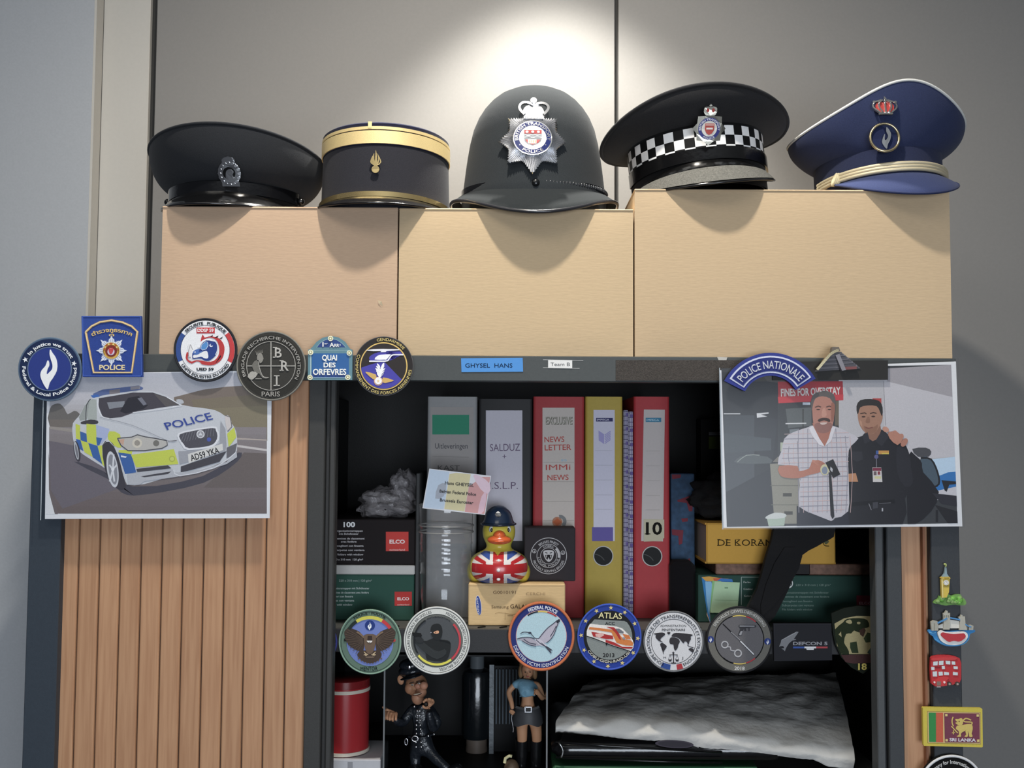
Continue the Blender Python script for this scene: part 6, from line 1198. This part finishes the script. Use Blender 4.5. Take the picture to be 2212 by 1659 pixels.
# ------------------------------------------------------------------ lower compartment
YW = .10; Z2 = ZS2
t = thing_at('storage_box', 'low white box in the bottom left corner under the red tin', 'box', 760, YW, Z2); _, a, e, z0, zw = bx('carton', PAP, 'b9bac0', 705, 822, 1641, None, YW, .19, t, zb=Z2 + .0004); A = Art(flatF(YW)); A.rect(751, 1646, 762, 1662, '8f9096', .0003); A.done('label_mark', PAP, t)
t = thing_at('tin', 'red round tin with white bands standing on the low white box', 'tin', 745, .14, zw); kk = 1.44 / FPX; c0 = P(745, 1560, .14)
def lathe(prof, ctr, c, n=56): return MB().loft([[(ctr[0] + r * sin(2 * PI * j / n), ctr[1] - r * cos(2 * PI * j / n), z) for j in range(n)] for z, r in prof], c, cap0=True, cap1=True)
r = 51 * kk; h = (1634 - 1497) * kk
z_ = zw + .0005; lathe([(z_, r - .001), (z_ + .0006, r), (z_ + h, r), (z_ + h + .0005, r - .001)], (c0.x, .14), C('a01c22', 1.1)).build('body', GLO, t, smooth=40)
for nm, z in (('lower_band', z_ + .001), ('upper_band', z_ + h - .006)): lathe([(z, r + .0004), (z, r + .0012), (z + .0045, r + .0012), (z + .0045, r + .0004)], (c0.x, .14), C('c9bfae')).build(nm, PLA, t, smooth=40, label='white band')
lathe([(z_ + h + .0006, r + .0006), (z_ + h + .010, r + .0006), (z_ + h + .011, r - .001)], (c0.x, .14), C('7c1418')).build('lid', GLO, t, smooth=40, label='dark red lid')
# display case
t = thing_at('display_case', 'clear display case with thin upright edges around the two figurines', 'case', 1005, .2, Z2)
GLS = clear_mat('case_glass', (.93, .95, .95), .0, .03); EDG = mat('glass_edge', col='6a6e70', rough=.3)
xl = P(828, 1550, .088).x; xr_ = P(1183, 1550, .088).x; zt_c = ZS - .040
bb = MB(); bb.box((xl, .088, Z2 + .0003), (xr_, .33, Z2 + .004), C('161618')); bb.build('base', PLA, t)
for nm, x in (('left', xl), ('right', xr_ - .002)):
    b = MB(); b.box((x, .092, Z2 + .004), (x + .002, .33, zt_c), C('ffffff')); p = b.build('side_pane', GLS, t); b = MB(); b.box((x, .088, Z2 + .004), (x + .002, .0918, zt_c), C('6a6e70')); b.build('pane_edge', EDG, p)
b = MB(); b.box((xl, .33, Z2 + .004), (xr_, .333, zt_c), C('101011')); b.build('back_pane', PLA, t, label='dark back pane')
b = MB(); b.box((xl, .09, zt_c + .0001), (xr_, .333, zt_c + .002), C('101011')); b.build('top_pane', PLA, t)
ZB_ = Z2 + .0042
# bottle
t = thing_at('bottle', 'dark bottle with a grey cap and pale base band behind the two figurines', 'bottle', 1030, .25, ZB_); k5 = 1.55 / FPX; c0 = P(1030, 1500, .25); zf = lambda py: P(1030, py, .25).z
lathe([(ZB_, 23 * k5), (zf(1614), 23 * k5), (zf(1612), 22 * k5), (zf(1592), 22 * k5)], (c0.x, .25), C('5c5148')).build('base_band', PLA, t, smooth=40, label='pale base band')
lathe([(zf(1591.5), 29 * k5), (zf(1580), 32 * k5), (zf(1460), 32 * k5), (zf(1448), 28 * k5), (zf(1443), 17 * k5)], (c0.x, .25), C('121619')).build('body', LEA, t, smooth=40)
lathe([(zf(1442.5), 15 * k5), (zf(1416), 15 * k5), (zf(1414), 13 * k5)], (c0.x, .25), C('4c5256')).build('cap', PLA, t, smooth=40, label='grey cap')
# framed pane; its rods stand in for reflections of window blinds
t = thing_at('striped_pane', 'dark upright pane with rods in place of reflected blind stripes, behind the blue-shirted figurine', 'pane', 1090, .24, ZB_); Yk = .235; z1 = P(1062, 1436, Yk).z; RB = mat('brushed_steel', col='5c6266', rough=.45, metal=.3, bump=(80, .5, .002))
b = MB(); b.box((P(1057, 1500, Yk).x, Yk, ZB_), (P(1067, 1500, Yk).x, Yk + .004, z1), C('7c8083')); b.build('edge_post', RB, t, label='steel edge post')
b = MB(); b.box((P(1068, 1500, Yk).x, Yk + .012, ZB_), (P(1150, 1500, Yk).x, Yk + .016, z1 - .004), C('0e0f11')); b.build('backplate', PLA, t)
for i in range(9):
    x = P(1072 + i * 7.2, 1500, Yk).x; b = MB(); b.tube([(x, Yk + .006, ZB_ + .012 + .03), (x, Yk + .006, z1 - .008)], .0011, C('8f989f'), n=8); b.build('reflection_rod', mat('reflection_grey', col='76828c', rough=.4), t, smooth=True)  # light stripes of the reflected blinds, shaped as rods
# skin-modifier figures
def skin(name, m, A, J, E, parent, sub=2, root=0, label=None):
    """J: (u, v, depth towards the viewer in mm, radius u, radius depth) in crop units"""
    ku = 1.0 / A.k * 1.42 / FPX; pts = [A.F(A.ox + j[0] / A.k, A.oy + j[1] / A.k, j[2] / 1000) for j in J]
    lo = Vector((sum(p.x for p in pts) / len(pts), sum(p.y for p in pts) / len(pts), min(p.z for p in pts)))
    me = bpy.data.meshes.new(name); me.from_pydata([p - lo for p in pts], E, []); me.materials.append(m)
    o = bpy.data.objects.new(name, me); COL.objects.link(o); WL[o.name] = lo; o.parent = parent; o.location = lo - WL[parent.name]
    sk = o.modifiers.new('skin', 'SKIN'); sk.use_smooth_shade = True; layer = me.skin_vertices[0].data if len(me.skin_vertices) else None
    if layer is None:
        dg = bpy.context.evaluated_depsgraph_get(); dg.update(); layer = me.skin_vertices[0].data
    for i, j in enumerate(J):
        ru = j[3] * ku; rd = (j[4] if len(j) > 4 else j[3]) * ku; layer[i].radius = (ru, rd); layer[i].use_root = (i == root)
    ss = o.modifiers.new('sub', 'SUBSURF'); ss.levels = sub; ss.render_levels = sub
    if label: o['label'] = label
    return o
SKIN = mat('resin_skin', col='a5714f', rough=.5, spec=.3, vary=.08, vscale=120); BLK = mat('resin_black_leather', col='1f242b', rough=.28, spec=.6, bump=(110, .8, .003)); SKN2 = mat('resin_skin_light', col='b98660', rough=.5, spec=.3)
# policeman figurine
A = Art(flatF(.155), 820, 1420, 6.941)
ft = P(900, 1650, .155); t = T('figurine', 'resin figurine of a grinning policeman in studded black leather, left in the display case', 'figurine', (ft.x, .155, ZB_), 'police figurines in the display case')
bodyJ = [(620, 1180, 0, 150, 120), (620, 1000, 0, 165, 130), (620, 820, 0, 150, 115), (600, 700, 0, 95, 85), (760, 780, 4, 95, 90), (880, 950, 10, 95, 90), (820, 1040, 18, 75, 75), (780, 840, 26, 62, 62), (760, 720, 28, 52, 52),
         (470, 800, 4, 90, 85), (360, 950, 12, 78, 75), (300, 900, 24, 64, 60), (260, 820, 30, 55, 52), (620, 1300, 0, 160, 125), (530, 1420, 0, 95, 95), (540, 1600, 2, 80, 80), (540, 1760, 2, 70, 75), (760, 1400, 6, 95, 90), (880, 1500, 14, 80, 80), (1070, 1625, 22, 62, 60)]
bodyE = [(0, 1), (1, 2), (2, 3), (2, 4), (4, 5), (5, 6), (6, 7), (7, 8), (2, 9), (9, 10), (10, 11), (11, 12), (0, 13), (13, 14), (14, 15), (15, 16), (13, 17), (17, 18), (18, 19)]
skin('leather_suit', BLK, A, bodyJ, bodyE, t, label='black leather suit')
def blob(A, name, m, parts, parent, label=None, sh=True):
    b = MB()
    for (u, v, dmm, ru, rd, rv, *rest) in parts:
        p = A.pt(u, v, dmm / 1000); ku = 1 / A.k * 1.42 / FPX; rot = Matrix.Rotation(R(rest[0]), 3, 'Y') if rest else None
        b.ellip(p, (ru * ku, rd * ku, rv * ku), C(rest[1]) if len(rest) > 1 else C('a5714f'), 28, 18, rot)
    return b.build(name, m, parent, smooth=True, label=label)
RES = mat('painted_resin', rough=.5, spec=.3, vary=.10, vscale=150)
head = blob(A, 'head', RES, [(560, 400, 6, 165, 150, 175, -12, 'b07c58'), (585, 560, 14, 95, 100, 110, 0, 'b58060'), (640, 470, 20, 85, 70, 80, 0, 'b58060'), (470, 430, 12, 80, 80, 90, 0, 'ac7856')], t, 'large grinning head')
blob(A, 'ear', RES, [(315, 340, 0, 48, 25, 72, -15, 'b8845f')], head); blob(A, 'nose', RES, [(690, 345, 30, 62, 60, 60, 0, 'bf8466'), (600, 360, 28, 50, 40, 45, 0, 'b87c60')], head)
blob(A, 'mouth', RES, [(600, 460, 36, 70, 14, 16, -12, '4a2018'), (600, 450, 38, 56, 10, 9, -12, 'b8a890')], head); blob(A, 'eyes', RES, [(520, 335, 30, 22, 12, 13, 0, 'c9c0b4'), (520, 335, 32, 9, 9, 9, 0, '141210'), (625, 300, 36, 20, 12, 12, 0, 'c9c0b4'), (625, 300, 38, 8, 9, 8, 0, '141210')], head); blob(A, 'brows', RES, [(515, 300, 32, 42, 12, 11, -18, '3a2418'), (620, 268, 36, 38, 12, 10, -14, '3a2418')], head)
cp = blob(A, 'cap', BLK, [(480, 190, 0, 200, 180, 85, -8), (470, 110, -2, 185, 170, 90, -5), (500, 235, 24, 170, 110, 20, -14)], t, 'black leather cap'); blob(A, 'cap_badge', MET, [(470, 95, 24, 26, 10, 36, 0, 'c0c0c4')], cp)
def hand(A, name, m, palm, fingers, thumb, parent, label=None):
    J = [palm, (palm[0] + .01, palm[1] + 8, palm[2], palm[3], palm[4])]; E = [(0, 1)]
    for f in fingers + [thumb]:
        prev = 0
        for q in f: J.append(q); E.append((prev, len(J) - 1)); prev = len(J) - 1
    return skin(name, m, A, J, E, parent, 2, 0, label)
HF = mat('resin_hand', col='c08a64', rough=.5, spec=.3)
hand(A, 'right_hand', HF, (230, 740, 34, 52, 40), [[(185, 715, 42, 24), (175, 760, 50, 23), (190, 795, 48, 20)], [(222, 720, 46, 25), (215, 765, 54, 24), (228, 800, 52, 20)], [(262, 725, 46, 25), (258, 770, 54, 23), (265, 808, 50, 20)], [(300, 740, 42, 22), (300, 785, 48, 21), (298, 815, 46, 18)]], [(170, 690, 38, 26), (120, 650, 38, 22), (88, 635, 38, 15)], t, 'hand with the thumb pointing back')
hand(A, 'left_hand', HF, (780, 610, 34, 56, 42), [[(740, 540, 40, 24), (712, 530, 46, 22), (695, 560, 46, 18)], [(775, 530, 42, 24), (745, 500, 48, 22), (715, 520, 50, 18)], [(810, 540, 42, 24), (800, 500, 48, 22), (765, 490, 50, 18)], [(840, 570, 38, 22), (835, 525, 44, 20), (805, 505, 46, 17)]], [(740, 640, 42, 26), (705, 620, 46, 22), (685, 590, 46, 16)], t, 'raised hand'); blob(A, 'whistle', RES, [(735, 575, 46, 34, 24, 36, 0, '1c1814')], t)
b = MB()
for i, (y, xa, xb_) in enumerate(((745, 585, 622), (815, 590, 622), (885, 580, 626), (955, 572, 628), (1015, 572, 636), (1080, 572, 638), (1210, 566, 642), (1278, 568, 645))):
    for x in (xa, xb_):
        dd = 21 if y < 1100 else 21; p = A.pt(x, y, dd / 1000); b.ellip(p, (.0016, .0012, .0018), C('d0d0d4'), 10, 6)
for x, y in ((540, 690), (745, 1125), (830, 1100)): b.ellip(A.pt(x, y, .018), (.0017, .0014, .0020), C('d0d0d4'), 10, 6)
b.build('studs', MET, t, smooth=True, label='silver studs')
belt = skin('belt', BLK, A, [(440, 1160, 8, 30, 20), (560, 1150, 20, 30, 16), (700, 1140, 20, 30, 16), (830, 1115, 8, 30, 20)], [(0, 1), (1, 2), (2, 3)], t)
b = MB(); b.tube([A.pt(555 + 46 * sin(q * PI / 8), 1145 - 40 * cos(q * PI / 8), .024) for q in range(16)], .0011, C('d0d0d4'), True, 6); b.tube([A.pt(425 + 22 * sin(q * PI / 8), 1190 - 48 * cos(q * PI / 8), .024) for q in range(16)], .0010, C('d0d0d4'), True, 6); b.build('buckle', MET, t, smooth=True, label='silver buckle')
b = MB(); b.ellip(A.pt(1090, 1640, .024), (.022 * .75, .010, .0080), C('17191c'), 24, 14, Matrix.Rotation(R(-32), 3, 'Y')); b.ellip(A.pt(1180, 1590, .026), (.0075, .009, .0075), C('17191c'), 20, 12); b.build('right_boot', LEA, t, smooth=True)
b = MB(); q0 = A.pt(545, 1790, .006); b.ellip((q0.x, q0.y - .006, ZB_ + .006), (.011, .018, .006), C('17191c'), 24, 12); b.build('left_boot', LEA, t, smooth=True)
# policewoman figurine
A = Art(flatF(.15), 1040, 1420, 6.939); ft = P(1140, 1650, .15)
t = T('figurine', 'resin figurine of a policewoman in light blue knotted shirt and short grey skirt', 'figurine', (ft.x, .15, ZB_), 'police figurines in the display case')
body = [(690, 800, 0, 165, 120), (690, 680, 0, 128, 95), (690, 560, 2, 118, 92), (690, 440, 2, 125, 88), (690, 340, 0, 52, 50), (690, 260, 2, 50, 48), (520, 380, 0, 58, 55), (400, 510, 4, 46, 46), (450, 640, 12, 38, 38), (465, 740, 16, 32, 30), (850, 400, 0, 52, 50), (920, 600, 8, 44, 44), (860, 500, 22, 36, 36), (820, 430, 26, 32, 30),
        (600, 950, 0, 105, 100), (610, 1150, 0, 86, 84), (610, 1350, -2, 74, 76), (600, 1560, -2, 68, 72), (600, 1800, -2, 48, 52), (810, 960, 0, 105, 100), (830, 1180, 0, 84, 82), (830, 1360, -2, 72, 74), (810, 1560, -2, 66, 70), (810, 1800, -2, 48, 52)]
skin('body', SKN2, A, body, [(0, 1), (1, 2), (2, 3), (3, 4), (4, 5), (3, 6), (6, 7), (7, 8), (8, 9), (3, 10), (10, 11), (11, 12), (12, 13), (0, 14), (14, 15), (15, 16), (16, 17), (17, 18), (0, 19), (19, 20), (20, 21), (21, 22), (22, 23)], t)
BSH = mat('light_blue_shirt', col='6f9fb6', rough=.6, bump=(150, .6, .002)); skin('shirt', BSH, A, [(690, 450, 4, 145, 105), (640, 500, 16, 85, 70), (760, 515, 16, 85, 70), (540, 370, 1, 78, 72), (460, 430, 3, 70, 62), (840, 400, 1, 66, 62), (700, 540, 8, 120, 90)], [(0, 1), (0, 2), (0, 3), (3, 4), (0, 5), (0, 6)], t, label='light blue knotted shirt')
rs = []
for v, w_, dp in ((735, 178, 125), (800, 200, 145), (880, 222, 158), (985, 232, 160)):
    p = A.pt(690, v, 0); ku = 1 / A.k * 1.45 / FPX; rs.append([(p.x + w_ * ku * sin(2 * PI * j / 40), p.y - dp * ku * cos(2 * PI * j / 40), p.z + (.0022 * (v > 900) * cos(2 * PI * j / 10))) for j in range(40)])
b = MB(); b.loft(rs, C('38393c')); b.build('skirt', RES, t, smooth=True, label='short grey skirt')
A3 = Art(tiltF(1140, 1531, .15 - .0145, 0), 1040, 1420, 6.939); A3.line('515 740 600 765 700 775 800 765 860 735', 34, '1a1a1c', 0, .001, sm=2); A3.done('belt', RES, t); A3.line('655 742 745 742 745 812 655 812 655 738', 17, C('c9c9cc'), .001, .0014); A3.done('buckle', MET, t, label='silver buckle')
for nm, cx_ in (('left_boot', 605), ('right_boot', 822)):
    rs = []
    for v, w_ in ((1225, 92), (1300, 92), (1380, 84), (1450, 86), (1540, 80), (1620, 70), (1700, 60), (1780, 52)):
        p = A.pt(cx_ - (v - 1225) * .02, v, -.002); ku = 1 / A.k * 1.45 / FPX; rs.append([(p.x + w_ * ku * sin(2 * PI * j / 32), p.y - w_ * ku * cos(2 * PI * j / 32), p.z + (.0035 * (v < 1240) * -cos(2 * PI * j / 32) * .8 + (0 if v > 1240 else 0))) for j in range(32)])
    b = MB(); b.loft(rs, C('121214')); q0 = rs[-1][0]; b.ellip((sum(p[0] for p in rs[-1]) / 32, rs[-1][0][1] + .003, ZB_ + .005), (.008, .015, .005), C('121214'), 20, 10); b.build(nm, LEA, t, smooth=True, label='tall black boot')
hd = blob(A, 'head', RES, [(690, 180, 4, 92, 95, 120, 0, 'b07c58')], t); blob(A, 'hair', RES, [(690, 110, -4, 125, 110, 100, 0, '7c5a3a'), (600, 200, -4, 50, 70, 120, 8, '80603e'), (790, 210, -4, 48, 70, 130, -8, '80603e'), (690, 250, -22, 130, 50, 150, 0, '6f5034')], hd); blob(A, 'face', RES, [(655, 175, 19, 13, 6, 8, 0, '241a14'), (725, 175, 19, 13, 6, 8, 0, '241a14'), (690, 205, 22, 12, 12, 18, 0, 'b88460'), (690, 245, 19, 24, 7, 9, 0, '9a4038')], hd)
hand(A, 'right_hand', SKN2, (455, 740, 17, 30, 22), [[(440, 775, 20, 13), (450, 800, 18, 11)], [(458, 780, 22, 13), (468, 808, 20, 11)], [(475, 778, 20, 12), (486, 800, 18, 10)], [(490, 770, 18, 11), (500, 788, 16, 9)]], [(430, 745, 20, 13), (425, 772, 22, 10)], t)
hand(A, 'left_hand', SKN2, (818, 425, 28, 32, 24), [[(795, 400, 34, 14), (785, 425, 38, 12)], [(810, 395, 36, 14), (795, 440, 40, 12)], [(825, 400, 36, 13), (812, 455, 40, 11)], [(838, 410, 34, 12), (828, 460, 38, 10)]], [(790, 440, 32, 13), (782, 470, 36, 11)], t); blob(A, 'whistle', RES, [(795, 468, 34, 16, 12, 16, 0, '141414')], t)
b = MB(); b.tube([A.pt(465 - 12 * sin(i * .5), 780 + i * 26, .018) for i in range(12)], .0007, C('9c9ca0'), n=6); b.build('chain', MET, t)
# small ornament by her boots
t = thing_at('ornament', 'small brown ornament with a cream rim beside the boots of the blue-shirted figurine', 'ornament', 1105, .13, ZB_); p = P(1105, 1650, .13)
b = MB(); b.ellip((p.x, .13, (p.z + ZB_) / 2 + .003), (.0105, .0095, .0125), C('5a4836'), 24, 14); b.build('body', RES, t, smooth=True); b = MB(); b.tube([P(1090, 1648, .118), P(1092, 1638, .118), P(1100, 1633, .118), P(1106, 1634, .118)], .0022, C('b9b48a'), n=8); b.build('rim', RES, t, smooth=True)
# right side: folder, leather case, white packet
t = thing_at('ring_binder', 'green ring binder lying flat at the bottom, below the black leather case', 'binder', 1400, .10, Z2, 'flat items in the lower compartment'); _, a, e, z0, zg = bx('cover', PLA, '2c5a3c', 1194, 1640, 1657, None, .105, .34, t, zb=Z2 + .0004, bev=.003)
b = MB(); b.box((a + .004, .1045, z0 + .006), (e - .004, .1052, zg - .006), C('1c3a28')); b.build('groove', PLA, t)
t = thing_at('leather_case', 'glossy black leather case with a metal ring, lying under the white packet', 'case', 1440, .10, zg, 'flat items in the lower compartment')
x0, x1 = P(1192, 1610, .10).x, P(1700, 1625, .10).x; zc1 = P(1400, 1592, .10).z; rs = []
for i in range(25):
    u = i / 24; x = x0 + (x1 - x0) * u; e_ = (min(1, u / .03, (1 - u) / .03)) ** .5; zc = (zg + .0006 + zc1) / 2; hz = (zc1 - zg - .0006) / 2 * (.35 + .65 * e_) ; row = []
    for j in range(20):
        a = 2 * PI * j / 20; sx_ = abs(cos(a)) ** .6 * (1 if cos(a) > 0 else -1); sz_ = abs(sin(a)) ** .6 * (1 if sin(a) > 0 else -1); row.append((x, .21 - .11 * sx_ * (.9 + .1 * e_), zc + hz * sz_))
    rs.append(row)
b = MB(); b.loft(rs, C('0f0f11'), cap0=True, cap1=True); b.build('body', LEA, t, smooth=50)
b = MB(); b.tube([P(1200, 1603, .1), P(1320, 1612, .098), P(1560, 1625, .098)], .0016, C('0c0c0e'), n=8); b.tube([P(1200, 1636, .1), P(1420, 1645, .098), P(1560, 1648, .098)], .0014, C('0c0c0e'), n=8); b.build('seams', LEA, t, smooth=True)
b = MB(); b.tube([P(1207 + 9 * sin(q / 9 * 2.6), 1604 + q * 3.6, .0975) for q in range(10)], .0016, C('c8c8c8'), n=8); b.build('metal_ring', MET, t, smooth=True)
A = Art(flatF(.098), 1180, 1280, 2.836); A.ell(785, 928, 118, 24, '3a3440', .0004, rot=3); A.ell(785, 928, 100, 17, '2a2630', .0006, rot=3); A.done('oval_label', PLA, t)
# white packet
t = thing_at('packet', 'large crumpled white packet lying on top of the black leather case', 'packet', 1520, .12, zc1, 'flat items in the lower compartment')
NX, NY = 90, 26; rows = []; FR = [(1200, 1581), (1270, 1585), (1350, 1594), (1460, 1602), (1500, 1610), (1530, 1617), (1600, 1622), (1660, 1629), (1760, 1641), (1790, 1654), (1843, 1660)]
def fry(px):
    for (a, b_), (c, d) in zip(FR, FR[1:]):
        if px <= c: return b_ + (d - b_) * (px - a) / (c - a)
    return FR[-1][1]
def nz(u, v, s=0): return noise.noise(Vector((u * 7, v * 5, s))) 
top = []; 
for j in range(NY + 1):
    v = j / NY; row = []
    for i in range(NX + 1):
        u = i / NX; pxf = 1200 + 643 * u; f = P(pxf, fry(pxf), .099); bk = P(1285 + 520 * u, 1468 - 14 * u, .36); up = P(pxf, 1560 + 40 * u - 14 * sin(u * 5), .108)
        if v < .22: q = v / .22; p = f.lerp(up, q); p.y -= .006 * sin(q * PI)
        else: q = (v - .22) / .78; p = up.lerp(bk, q); p.z += .009 * sin(q * PI) * (1 - .3 * u)
        w_ = min(1, v * 5 + .3); p = p + Vector((0, -.003 * nz(u * 3, v * 3, 2) * w_, .0042 * nz(u * 1.6, v * 2, 5) * w_ + .0016 * abs(nz(u * 6, v * 5, 9))))
        row.append(p)
    top.append(row)
b = MB(); b.loft(top, C('c4c2bd'), False)
low = [[Vector((p.x, p.y + .004, max(zc1 + .0008, 0) if j else p.z - .001)) if False else Vector((p.x, p.y + .003, min(p.z - .002, zc1 + .003 + .002))) for p in row] for j, row in enumerate(top[::5] + [top[-1]])]
b.loft(low, C('c4c2bd'), False); b.loft([top[-1], low[-1]], C('c4c2bd'), False); b.loft([[r[0] for r in top], [Vector((r[0].x, r[0].y + .003, min(r[0].z - .002, zc1 + .005))) for r in top]], C('c4c2bd'), False); b.loft([[r[-1] for r in top], [Vector((r[-1].x, r[-1].y + .003, min(r[-1].z - .002, zc1 + .005))) for r in top]], C('c4c2bd'), False)
b.build('wrapping', mat('crumpled_paper', col='c4c2bd', rough=.75, spec=.2, bump=(45, .5, .006)), t, smooth=True)
